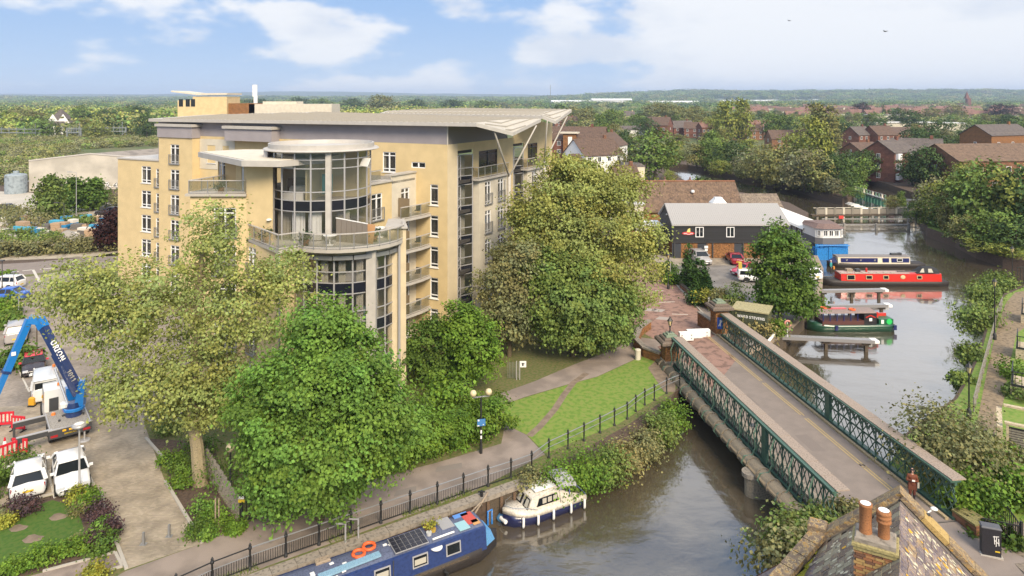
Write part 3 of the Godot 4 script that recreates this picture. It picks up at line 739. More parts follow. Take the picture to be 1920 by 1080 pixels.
func apartments() -> void:
	var b := thing("apartment_building", "large cream apartment block with round glazed corner tower and winged metal roof", "building")
	var fl := func(k: int) -> float: return 0.2 + 2.9 * k
	# main front
	var holes := []
	var W := 33.3
	holes.append([W - 6.65, 15.45, 1.55, 1.95, "casement", 0, 1])
	holes.append([W - 3.25, 16.0, 1.6, 0.55, "slot", 0])
	for k in 5: holes.append([W - 1.47, 1.0 + 2.9 * k, 0.9, 1.95, "single", 0])
	wall(b, L(33.3, 0), L(0, 0), 0, 18.3, mats.cream, holes)
	for q in [[33.25, 27.6, 14.6, 18.0]]:
		wall(b, L(q[0], 0.04), L(q[1], 0.04), q[2], q[3], mats.white_render, [[1.9, 15.3, 1.3, 2.0, "casement", 0], [4.2, 15.3, 1.0, 2.0, "casement", 0]], "render_panel")
	# block with the french windows on the left
	holes = []
	for k in 6: holes.append([2.75, 0.25 + 2.9 * k + (0.3 if k else 0.0), 1.5, 2.25, "french", 1 if k else 0])
	wall(b, L(39, 1.0), L(33.3, 1.0), 0, 18.1, mats.cream, holes)
	wall(b, L(33.3, 1.0), L(33.3, 0), 0, 18.1, mats.cream)
	wall(b, L(39, -6), L(39, 1.0), 0, 18.1, mats.cream)
	holes = []
	for k in 5:
		holes.append([47.3 - 42.0, 0.9 + 2.9 * k, 1.75, 2.0, "casement", 0])
		holes.append([47.3 - 39.75, 0.5 + 2.9 * k, 1.0, 2.2, "single", 1])
	wall(b, L(47.3, 0.5), L(39, 0.5), 0, 15.2, mats.cream, holes)
	wall(b, L(47.3, -9), L(47.3, 0.5), 0, 15.2, mats.cream)
	slab(b, [L(47.4, 0.6), L(39, 0.6), L(39, -9), L(47.4, -9)], 15.2, 15.35, mats.fascia, "roof_edge")
	slab(b, [L(39.1, 1.15), L(33.2, 1.15), L(33.2, -4), L(39.1, -4)], 18.1, 19.35, mats.grey_panel, "lift_housing")
	slab(b, [L(39.3, 1.35), L(33.0, 1.35), L(33.0, -4), L(39.3, -4)], 19.35, 19.65, mats.fascia, "roof_edge")
	slab(b, [L(28.0, 1.1), L(21.0, 1.1), L(21.0, -1), L(28.0, -1)], 18.0, 19.3, mats.grey_panel, "lift_housing")
	slab(b, [L(28.2, 1.3), L(20.8, 1.3), L(20.8, -1), L(28.2, -1)], 19.3, 19.6, mats.fascia, "roof_edge")
	# grey upper band, river front upper wall and back
	wall(b, L(33.3, -0.1), L(0.05, -0.1), 18.3, 20.3, mats.grey_panel, [], "grey_band")
	wall(b, L(41, -0.4), L(33.3, -0.4), 15.3, 20.2, mats.grey_panel, [], "grey_band")
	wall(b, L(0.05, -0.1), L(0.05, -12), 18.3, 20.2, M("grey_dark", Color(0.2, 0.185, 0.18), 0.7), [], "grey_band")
	mk(MB.new().bar(L(0.03, -0.06, 18.3), L(0.03, -0.06, 20.3), 0.12, 0.12), "corner_trim", mats.fascia, b)
	wall(b, L(47.3, -14), L(47.3, -9), 0, 15.2, mats.cream)
	wall(b, L(0, -24), L(47.3, -24), 0, 15.2, mats.cream)
	# river front
	wall(b, L(0, 0), L(0, -1.8), 0, 18.3, mats.pale_cream)
	wall(b, L(0, -4.6), L(0, -13.4), 14.7, 18.3, mats.cream, [[3.2, 15.0, 3.9, 2.3, "casement", 0, 3]], "wall", mats.dark_steel)
	wall(b, L(0, -1.8), L(0, -4.6), 17.6, 18.3, mats.cream)
	wall(b, L(0, -11), L(0, -13.4), 0, 14.7, mats.cream)
	var rows := []
	for k in 6:
		var y: float = fl.call(k)
		rows += [[y - 0.5, y + 0.35, false], [y + 0.35, y + 1.1, true], [y + 1.1, y + 2.4, true]]
	rows[0][0] = 0.0
	for s in [0.0, 8.4]:
		curtain_wall(b, [L(0.0, -1.8 - s), L(0.55, -3.2 - s), L(0.0, -4.6 - s)] if s == 0.0 else [L(0, -13.4), L(0.5, -14.6), L(0, -15.9)], rows)
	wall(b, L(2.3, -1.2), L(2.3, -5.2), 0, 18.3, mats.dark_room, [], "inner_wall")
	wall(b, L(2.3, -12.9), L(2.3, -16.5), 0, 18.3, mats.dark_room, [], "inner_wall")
	for k in 7:
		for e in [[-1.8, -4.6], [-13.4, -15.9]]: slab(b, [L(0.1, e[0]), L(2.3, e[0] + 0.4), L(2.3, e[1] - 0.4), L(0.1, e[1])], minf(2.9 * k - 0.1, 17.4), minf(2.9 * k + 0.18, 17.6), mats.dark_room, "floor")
	for k in 6: slab(b, [L(1.9, -2.0), L(1.9, -4.6), L(0.9, -4.6), L(0.9, -2.0)], fl.call(k) + 0.3, fl.call(k) + 2.3, mats.curtain if k % 2 else mats.window_back, "curtain")
	for s in [[-5.0, -11.0, 14.6], [-16.0, -21.5, 17.4]]:
		var m0: float = s[0]
		var m1: float = s[1]
		holes = []
		for k in range(0, 5 if s[2] < 16 else 6):
			holes.append([1.85, fl.call(k) + 0.12, 1.25, 2.3, "french", 1])
			holes.append([4.6, fl.call(k) + 0.12, 1.25, 2.3, "french", 1])
		if s[2] > 16: holes = holes.filter(func(q): return q[1] < 14)
		wall(b, L(-0.5, m0), L(-0.5, m1), 0, s[2] - (2.9 if s[2] > 16 else 0.0), mats.white_render, holes)
		wall(b, L(0.3, m0), L(-0.5, m0), 0, s[2] - (2.9 if s[2] > 16 else 0.0), mats.white_render)
		slab(b, [L(-0.8, m0 + 0.5), L(-0.8, m1), L(1.2, m1), L(1.2, m0 + 0.5)], 14.5, 14.72, mats.fascia, "balcony_slab")
		terrace_rail(b, [L(1.0, m0 + 0.45), L(-0.7, m0 + 0.45), L(-0.7, m1)], 14.72)
		mk(MB.new().tube([L(-0.56, m0 - 5.4, 0), L(-0.56, m0 - 5.4, 14)], 0.06), "downpipe", mats.steel, b, true)
	wall(b, L(0, -16), L(0, -22), 14.7, 19.8, mats.cream, [[2.4, 15.0, 2.6, 2.4, "casement", 0]], "wall", mats.dark_steel)
	wall(b, L(-0.02, -21.5), L(-0.02, -24), 0, 19.6, mats.cream)
	wall(b, L(0, -13.4), L(0, -16), 17.6, 19.6, mats.cream)
	# roof: two folded sheets with beaks over the river front
	for s in 2:
		var top: Array
		var e0 := L(41, 1.0, 20.15)
		if s == 0: top = [L(41, 0.9, 20.2), L(-3.6, 0.9, 20.4), L(-4.6, -4.3, 19.35), L(-4.0, -12, 20.45), L(27, -12, 20.9), L(41, -7, 20.5)]
		else: top = [L(17.5, -12.6, 20.85), L(-3.9, -12.6, 20.75), L(-4.1, -15.6, 20.1), L(-3.2, -22.5, 21.3), L(12, -23, 21.35), L(17.5, -14, 21.1)]
		var m := MB.new()
		var f := MB.new()
		var dn := v3(0, -0.34, 0)
		var hub: Vector3 = (top[1] + top[3]) / 2 + v3(-1.5, 0.05, 0)
		for i in top.size():
			var p: Vector3 = top[i]
			var q: Vector3 = top[(i + 1) % top.size()]
			m.tri(p, q, hub)
			f.quad(p + dn, q + dn, q, p)
			f.tri(p + dn, hub + dn * 0.9, q + dn)
		mk(m, "roof", mats.roof_sheet, b)
		mk(f, "fascia", mats.fascia, b)
		var seams := MB.new()
		for i in 70:
			var t := -4.3 + i * 0.62
			if t > (40.0 if s == 0 else 17.0): break
			var a := L(t, 0.85 if s == 0 else -12.65, 0)
			var c := L(t, -11.9 if s == 0 else -22.3, 0)
			for k in 9:
				var p := a.lerp(c, k / 9.0)
				var q := a.lerp(c, (k + 1) / 9.0)
				var hit := true
				for z in [p, q]:
					var on := false
					for n in top.size():
						var w: Array = [top[n], top[(n + 1) % top.size()], hub]
						var g := Geometry3D.segment_intersects_triangle(z + v3(0, 40, 0), z, w[0], w[1], w[2])
						if g != null:
							on = true
							if z == p: p = g
							else: q = g
					hit = hit and on
				if hit: seams.bar(p + v3(0, 0.02, 0), q + v3(0, 0.02, 0), 0.07, 0.12)
		mk(seams, "standing_seams", M("seam", Color(0.33, 0.3, 0.25), 0.5), b).set_meta("kind", "stuff")
	# columns with V struts
	for q in [[-2.5, -7.6, 14.9, [-3.9, -1.9, 19.5], [-4.25, -10.3, 19.8]], [-2.5, -16.1, 15.6, [-4.0, -13.6, 20.2], [-3.4, -20.6, 20.5]]]:
		var c := MB.new().tube([L(q[0], q[1], 0), L(q[0], q[1], q[2])], 0.21, 0.18, 12)
		for e in [q[3], q[4]]: c.tube([L(q[0], q[1], q[2] - 0.2), L(e[0], e[1], e[2])], 0.095, 0.08, 8)
		mk(c, "roof_column", mats.fascia, b, true)
	# wing towards the camera: right side wall with balconies
	holes = [[1.2, 11.95, 1.5, 2.35, "french", 0], [5.5, 11.95, 1.5, 2.35, "french", 1]]
	for k in 4: holes.append([5.5, fl.call(k) + 0.15, 1.5, 2.35, "french", 0])
	wall(b, L(3.4, 8.4), L(3.4, 3.9), 0, 15.15, mats.cream, [[2.4, 11.95, 1.5, 2.35, "french", 1]])
	var hw := []
	for k in 5: hw.append([2.2, fl.call(k) + 0.15, 1.3, 2.35, "french", 0])
	wall(b, L(3.5, 3.9), L(3.5, 0), 0, 15.6, mats.white_render, hw)
	slab(b, [L(3.25, 8.6), L(3.25, 3.9), L(4.2, 3.9), L(4.2, 8.6)], 15.15, 15.3, mats.fascia, "parapet_cap")
	slab(b, [L(3.35, 3.9), L(3.35, 0.1), L(4.2, 0.1), L(4.2, 3.9)], 15.6, 15.72, mats.fascia, "parapet_cap")
	terrace_rail(b, [L(3.6, 8.5), L(3.6, 5.2)], 15.3, 0.95)
	for k in range(1, 5):
		var y: float = fl.call(k)
		slab(b, [L(3.45, 4.2), L(2.2, 4.2), L(1.75, 1.5), L(1.75, 0.05), L(3.45, 0.05)], y - 0.2, y + 0.02, mats.fascia, "balcony_slab")
		terrace_rail(b, [L(2.2, 4.2), L(1.85, 1.6), L(1.85, 0.15)], y)
		mk(MB.new().box(v3(0, 0, 0), v3(0.05, 1.7, 1.2), Transform3D(Basis(LA, Vector3.UP, LB), L(2.8, 2.9, y + 0.9))), "privacy_screen", M("bronze", Color(0.2, 0.155, 0.1), 0.5), b)
		mk(MB.new().boxb(Vector3.ZERO, v3(0.5, 0.05, 0.5), at(L(2.5, 1.2, y + 0.42))).boxb(Vector3.ZERO, v3(0.5, 0.5, 0.05), at(L(2.5, 1.0, y + 0.45))), "balcony_chair", mats.dark_steel, b)
	slab(b, [L(3.5, 0.2), L(3.5, 8.3), L(9, 13), L(12, 10), L(10, 0.2)], 14.9, 15.1, mats.concrete, "flat_roof")
	# front of the wing
	var p0 := v3(-24.6, 0, -53)
	var p1 := v3(-20.3, 0, -53)
	var p2 := v3(-16.5, 0, -49.25)
	var p3 := v3(-15.8, 0, -50.3)
	holes = []
	for k in 5: holes.append([2.65, fl.call(k) + 0.1, 1.7, 2.3, "french", 2])
	wall(b, p0, p1, 0, 15.1, mats.cream, holes)
	wall(b, v3(-20.5, 0, -62), p0, 0, 15.1, mats.cream)
	holes = []
	for k in 4: holes.append([0.95, fl.call(k) + 0.1, 1.3, 2.3, "french", 2])
	wall(b, p1, p2, 0, 11.6, mats.cream, holes)
	wall(b, p2, p3, 0, 11.6, mats.cream)
	mk(MB.new().tube([v3(-16.45, 0, -49.05), v3(-16.45, 11.4, -49.05)], 0.06), "downpipe", mats.steel, b, true)
	# balcony on the fifth floor and the wall behind it
	slab(b, [v3(-24.9, 0, -52.75), v3(-20.25, 0, -52.75), v3(-20.25, 0, -53.4), v3(-22.5, 0, -58.5), v3(-24.9, 0, -56)], 15.1, 15.28, mats.kerb, "balcony_slab")
	terrace_rail(b, [v3(-23.6, 0, -57), v3(-24.7, 0, -53), v3(-20.4, 0, -53)], 15.28, 1.0)
	wall(b, v3(-20.3, 0, -53), v3(-18.0, 0, -52.2), 11.8, 17.55, mats.cream)
	wall(b, v3(-20.9, 0, -54.2), v3(-20.3, 0, -53), 15.2, 17.55, mats.cream)
	wall(b, v3(-22.3, 0, -56), v3(-20.9, 0, -54.2), 15.2, 17.55, mats.cream, [[1.75, 15.3, 0.7, 2.0, "french", 0]])
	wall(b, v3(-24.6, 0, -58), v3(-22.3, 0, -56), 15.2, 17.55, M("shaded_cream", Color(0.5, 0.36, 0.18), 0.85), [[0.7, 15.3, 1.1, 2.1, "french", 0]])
	mk(MB.new().lathe(v3(-18.3, 13.4, -52.2), [[0.0, 0.1], [0.14, 0.1], [0.2, 0.0]], 12), "wall_lamp", mats.white_paint, b)
	slab(b, [v3(-26.9, 0, -59.4), v3(-19.9, 0, -51.0), v3(-17.0, 0, -50.6), v3(-14, 0, -54), v3(-14, 0, -62), v3(-24, 0, -62)], 17.55, 17.98, mats.fascia, "canopy")
	slab(b, [v3(-26.5, 0, -59.3), v3(-19.8, 0, -51.3), v3(-17.2, 0, -50.95), v3(-14, 0, -54.2), v3(-14, 0, -61.8), v3(-24, 0, -61.8)], 17.98, 18.03, mats.white_render, "flat_roof")
	# terrace on the fourth floor
	var edge := [v3(-20.4, 0, -53.3), v3(-16.45, 0, -48.8), v3(-15.3, 0, -49.9)] + arc(v3(-12.8, 0, -53.6), 4.6, 118, 10, 9) + [v3(-8.6, 0, -54.6)]
	slab(b, edge + [v3(-10, 0, -58), v3(-17, 0, -56)], 11.6, 11.85, mats.kerb, "terrace_slab")
	terrace_rail(b, edge, 11.85)
	# lower bay
	var bay := arc(v3(-12.8, 0, -54.0), 3.95, 148, 14, 7)
	var full := []
	for p in bay: full.append(p)
	rows = []
	for k in 4:
		var y: float = fl.call(k)
		rows += [[y - 0.5 if k else 0.0, y + 0.3, false], [y + 0.3, y + 1.1, true], [y + 1.1, y + 2.4 if k < 3 else 11.1, true]]
	curtain_wall(b, bay, rows)
	var cap := MB.new()
	for i in bay.size() - 1:
		cap.bar(bay[i] + v3(0, 11.1, 0) + (bay[i] - v3(-12.8, 0, -54)).normalized() * 0.2, bay[i + 1] + v3(0, 11.1, 0) + (bay[i + 1] - v3(-12.8, 0, -54)).normalized() * 0.2, 0.5, 0.3)
	mk(cap, "bay_canopy", mats.steel, b)
	wall(b, p3, bay[0], 0, 11.6, mats.cream)
	var band := arc(v3(-12.8, 0, -54.0), 4.05, 150, 12, 9)
	for i in band.size() - 1: wall(b, band[i], band[i + 1], 11.2, 11.6, mats.cream)
	mk(MB.new().boxb(bay[5] + v3(0.1, 0, 0.15), v3(0.7, 11.5, 0.5)), "bay_pier", mats.fascia, b)
	wall(b, v3(-9.45, 0, -52.7), v3(-8.05, 0, -52.7), 0, 12.7, mats.pale_cream)
	wall(b, v3(-8.05, 0, -52.7), v3(-9.3, 0, -58), 0, 12.7, mats.cream)
	slab(b, [v3(-9.6, 0, -52.5), v3(-7.9, 0, -52.5), v3(-8.7, 0, -56), v3(-10, 0, -56)], 12.7, 12.85, mats.fascia, "parapet_cap")
	mk(MB.new().tube([v3(-8.55, 0, -52.55), v3(-8.55, 11.6, -52.55)], 0.1).boxb(v3(-8.55, 11.5, -52.55), v3(0.35, 0.3, 0.25)), "downpipe", mats.alu, b)
	# rooms behind the bay: floors, back wall and furnishings
	for k in 5:
		var y: float = fl.call(k)
		slab(b, arc(v3(-12.8, 0, -54.0), 3.75, 150, 10, 8) + [v3(-9.5, 0, -57), v3(-15.5, 0, -57)], y - 0.42, y, mats.kerb if k else mats.room, "floor")
	wall(b, v3(-16.2, 0, -54.6), v3(-9.3, 0, -54.6), 0, 11.5, mats.room, [], "back_wall")
	for q in [[0, 0.5], [2, 0.4], [3, 0.45], [4, 0.5], [5, 0.5]]:
		for k in 3:
			var p: Vector3 = bay[q[0]].lerp(bay[q[0] + 1], q[1]) * 0.93 + v3(-12.8, 0, -54) * 0.07
			var folds := MB.new()
			for j in 4: folds.boxb(p + v3(j * 0.13 - 0.25, fl.call(k + 1) + 0.15, 0.04 * (j % 2)), v3(0.12, 2.2, 0.03))
			mk(folds, "curtain", mats.curtain, b)
	for q in [[-14.2, 8.9, 0.9, 0.75, Color(0.3, 0.2, 0.12)], [-12.2, 8.9, 1.6, 0.7, Color(0.65, 0.62, 0.6)], [-11.3, 6.0, 0.9, 0.9, Color(0.4, 0.6, 0.55)], [-13.0, 6.0, 1.4, 0.7, Color(0.5, 0.2, 0.15)]]:
		mk(MB.new().cham(v3(q[0], q[1], -52.2), v3(q[2], q[3], 0.7), 0.1), "furniture", col_mat("furn%s" % q[0], q[4], 0.9), b)
	# glazed drum above the terrace
	var dc := v3(-15.2, 0, -55.5)
	var ring := arc(dc, 3.8, 182, -8, 10)
	rows = [[11.85, 14.1, true], [14.1, 14.9, false], [14.9, 15.55, true], [15.55, 17.3, true], [17.3, 17.95, true], [17.95, 18.5, true]]
	curtain_wall(b, ring, rows, [[8, 4]])
	var tilt := Transform3D(Basis(Vector3.UP, -0.75) * Basis(Vector3.RIGHT, -0.45), ring[8].lerp(ring[9], 0.5) + v3(0.25, 17.6, 0.2))
	mk(MB.new().box(Vector3.ZERO, v3(1.0, 0.7, 0.05), tilt), "open_window", mats.white_paint, b)
	var ct := (ring[3] + ring[4]) / 2 as Vector3
	mk(MB.new().box(v3(0, 17.62, 0.05), v3(1.0, 0.55, 0.05), Transform3D(Basis((ring[4] - ring[3]).normalized(), Vector3.UP, (ring[4] - ring[3]).normalized().cross(Vector3.UP)), ct)), "open_window", mats.white_paint, b)
	mk(MB.new().boxb(ring[6] + v3(0.05, 11.85, 0.08), v3(0.4, 6.7, 0.35)), "drum_pier", mats.fascia, b)
	mk(MB.new().boxb(v3(-18.95, 11.85, -54.4), v3(0.3, 6.7, 2.2)), "drum_pier", mats.alu, b)
	for y in [11.84, 14.55]: slab(b, arc(dc, 3.6, 200, -20, 12), y - 0.25, y, mats.wood if y < 12 else mats.kerb, "floor")
	slab(b, arc(dc, 3.7, 200, -20, 12), 18.4, 18.5, mats.white_render, "ceiling")
	wall(b, dc + v3(-3.7, 0, -1.2), dc + v3(3.6, 0, -1.2), 11.85, 18.4, mats.room, [], "back_wall")
	mk(MB.new().boxb(dc + v3(-0.6, 14.55, 0), v3(0.12, 3.9, 4.6)), "partition", mats.room, b)
	mk(MB.new().cham(dc + v3(-1.9, 14.55, 0.5), v3(1.7, 0.65, 2.0), 0.12).cham(dc + v3(-1.9, 15.2, -0.3), v3(1.5, 0.35, 0.5), 0.12), "bed", mats.white_paint, b)
	mk(MB.new().boxb(dc + v3(-2.0, 14.9, -1.05), v3(2.2, 1.2, 0.1)), "headboard", M("dark_red", Color(0.12, 0.06, 0.045), 0.8), b)
	mk(MB.new().boxb(dc + v3(0.9, 15.2, 1.8), v3(0.8, 1.5, 0.06)), "picture", col_mat("teal_picture", Color(0.05, 0.2, 0.2), 0.6), b)
	for q in [[-2.3, 2.4], [-1.0, 3.1], [0.3, 3.3], [2.2, 2.4]]:
		var folds := MB.new()
		for j in 9: folds.boxb(dc + v3(q[0] + j * 0.11 - 0.4, 11.9, q[1] + 0.05 * (j % 2) - 0.15 * absf(j - 4) * 0.2), v3(0.11, 2.1, 0.03))
		mk(folds, "curtain", mats.white_paint if q[0] in [-1.0, 0.3] else mats.curtain, b)
	mk(MB.new().lathe(dc, [[0, 18.5], [4.3, 18.5], [4.5, 18.58], [4.42, 18.68], [4.1, 18.7], [4.1, 19.05], [3.96, 19.05], [3.9, 18.74], [0, 18.7]], 40), "drum_roof", mats.fascia, b)
	# terrace things are their own
	for q in [[v3(-13.3, 11.85, -50.6), "round terrace table with folded parasol by the glazed drum", "table"], [v3(-10.2, 11.85, -53.6), "small white table at the right end of the terrace", "table"]]:
		var t := thing("terrace_table", q[1], q[2], q[0])
		mk(MB.new().lathe(Vector3.ZERO, [[0.28, 0], [0.28, 0.03], [0.04, 0.05], [0.04, 0.7], [0.5, 0.7], [0.5, 0.74], [0, 0.74]], 14), "top", mats.white_paint, t)
	var sc := thing("terrace_screen", "grey slatted privacy screen leaning across the curved terrace", "screen", v3(-11.9, 11.85, -51.4), -0.35)
	for k in 6: mk(MB.new().boxb(v3(k * 0.45 - 1.1, 0, 0), v3(0.42, 1.75 - 0.04 * k, 0.05)), "panel", M("screen_grey", Color(0.2, 0.17, 0.14), 0.6), sc)
	mk(MB.new().bar(v3(-1.35, 1.78, 0), v3(1.4, 1.5, 0), 0.08, 0.06), "rail", mats.white_paint, sc)
	var bd := thing("board", "tan board propped against the terrace screen", "board", v3(-10.55, 11.85, -51.2), -0.5)
	mk(MB.new().box(v3(0, 0.7, 0), v3(0.7, 1.4, 0.04), Transform3D(Basis(Vector3.RIGHT, -0.2), Vector3.ZERO)), "panel", M("tan", Color(0.5, 0.28, 0.13), 0.8), bd)
	for q in [[v3(-18.3, 11.9, -51.5), "leafy potted plants behind the left end of the terrace rail"], [v3(-15.0, 11.9, -50.4), "potted shrub at the bend of the terrace rail"], [v3(-10.3, 11.9, -51.9), "green potted shrub under the curved right end of the rail"], [v3(-22.5, 15.3, -53.6), "dark leafy pot plants on the upper left balcony"]]:
		var t := thing("potted_plant", q[1], "plant", q[0])
		mk(MB.new().lathe(Vector3.ZERO, [[0, 0], [0.2, 0], [0.26, 0.4], [0.22, 0.4], [0, 0.36]], 10), "pot", M("terracotta", Color(0.3, 0.13, 0.07), 0.9), t)
		mk(leaves([[v3(0, 0.6, 0), v3(0.55, 0.35, 0.35)]], 14, 16, 0.13, 0.16, 3), "foliage", leaf_mat("leaf_dark", Color(0.05, 0.09, 0.03)), t)

# leaves in clumps over the shells of the given blobs [centre, radii]
func leaves(blobs: Array, clumps: int, each: int, leaf: float, spread: float, seed_: int, low := 0.45, hollow := 0.5, droop := 0.0, out := []) -> MB:
	var r := RandomNumberGenerator.new()
	r.seed = seed_
	var b := MB.new()
	var total := 0.0
	for q in blobs: total += q[1].x * q[1].z + q[1].y * q[1].x
	var n := FastNoiseLite.new()
	n.seed = seed_
	n.frequency = 0.35
	for q in blobs:
		var share := int(ceil(clumps * (q[1].x * q[1].z + q[1].y * q[1].x) / total))
		for i in share:
			var d := v3(r.randfn(), r.randfn(), r.randfn()).normalized()
			var rad := lerpf(hollow, 1.0, sqrt(r.randf()))
			var c: Vector3 = q[0] + d * q[1] * rad
			c += d * n.get_noise_3dv(c * 2.0) * spread * 3.2
			out.append(c)
			var tone := r.randf_range(low, 1.0)
			var hue := r.randf_range(0.88, 1.12)
			var sp := spread * r.randf_range(0.6, 1.35)
			for j in each:
				var p := c + v3(r.randfn(), r.randfn() * 0.62, r.randfn()) * sp
				var s := leaf * r.randf_range(0.6, 1.35)
				var nr := (d * 0.75 + v3(r.randfn() * 0.55, 0.55 + r.randfn() * 0.5, r.randfn() * 0.55)).normalized()
				var u := nr.cross(v3(r.randfn(), r.randfn() * 0.4 + droop * 2.0, r.randfn())).normalized()
				if u.y > 0 and droop > 0: u = -u
				var w := nr.cross(u) * s * 0.42
				var up := nr * s * 0.1
				var g := tone * r.randf_range(0.75, 1.1)
				b.k = Color(g * hue, g, g / hue)
				var tip := p + u * s
				var m := p + u * s * 0.45
				b.tri(p, m + w + up, tip)
				b.tri(p, tip, m - w + up)
	return b

# limbs from a trunk line out to the clumps
func limbs(trunk: Array, r0: float, ends: Array, thin := 0.034, step := 1.2) -> MB:
	var b := MB.new()
	b.tube(trunk, r0, r0 * 0.35, 10)
	var nodes := []
	var size := []
	for i in range(1, trunk.size()):
		for k in 3:
			nodes.append(trunk[i - 1].lerp(trunk[i], (k + 1) / 3.0))
			size.append(r0 * lerpf(1.0, 0.35, (i - 1 + (k + 1) / 3.0) / (trunk.size() - 1)))
	var tip: Vector3 = trunk[-1]
	var order := ends.duplicate()
	order.sort_custom(func(p, q): return p.distance_squared_to(tip) < q.distance_squared_to(tip))
	for e in order:
		var best := 0
		var bd := 1e9
		for i in nodes.size():
			var g: Vector3 = nodes[i]
			var dd: float = g.distance_to(e) + maxf(0.0, g.y - e.y) * 1.2
			if dd < bd:
				bd = dd
				best = i
		var a: Vector3 = nodes[best]
		var rr: float = minf(size[best] * 0.62, thin * 3.5 + 0.012 * bd)
		var mid: Vector3 = a.lerp(e, 0.5) + v3(sin(e.x * 3.0), 0.6, cos(e.z * 3.0)) * bd * 0.09
		b.tube([a, mid, e], rr, maxf(thin * 0.5, rr * 0.4), 5)
		nodes.append(mid)
		size.append(rr * 0.75)
		nodes.append(e)
		size.append(rr * 0.5)
	return b

func tree(called: String, label: String, base: Vector3, trunk: Array, r0: float, blobs: Array, clumps: int, each: int, leaf: float, spread: float, mat: Material, bark: Material, seed_: int, low := 0.45, hollow := 0.5, limb_share := 0.5, droop := 0.0) -> Node3D:
	var o := thing(called, label, "tree", base)
	var cl := []
	mk(leaves(blobs, clumps, each, leaf, spread, seed_, low, hollow, droop, cl), "crown", mat, o)
	var ends := []
	var every := maxi(1, int(1.0 / limb_share))
	for i in range(0, cl.size(), every): ends.append(cl[i])
	mk(limbs(trunk, r0, ends), "trunk", bark, o)
	return o

func bush(label: String, base: Vector3, r: Vector3, n: int, leaf: float, mat: Material, seed_: int, called := "shrub", low := 0.5) -> Node3D:
	var o := thing(called, label, "shrub", base)
	mk(leaves([[v3(0, r.y * 0.55, 0), v3(r.x, r.y * 0.55, r.z)]], n, 22, leaf, minf(r.x, r.y) * 0.28, seed_, low, 0.55), "foliage", mat, o)
	var st := MB.new()
	for k in 5: st.tube([v3(0.05 * k - 0.1, 0, 0.03 * k), v3(cos(k * 1.3) * r.x * 0.5, r.y * 0.7, sin(k * 1.3) * r.z * 0.5)], 0.03, 0.012, 5)
	mk(st, "stem", mats.far_bark, o)
	return o

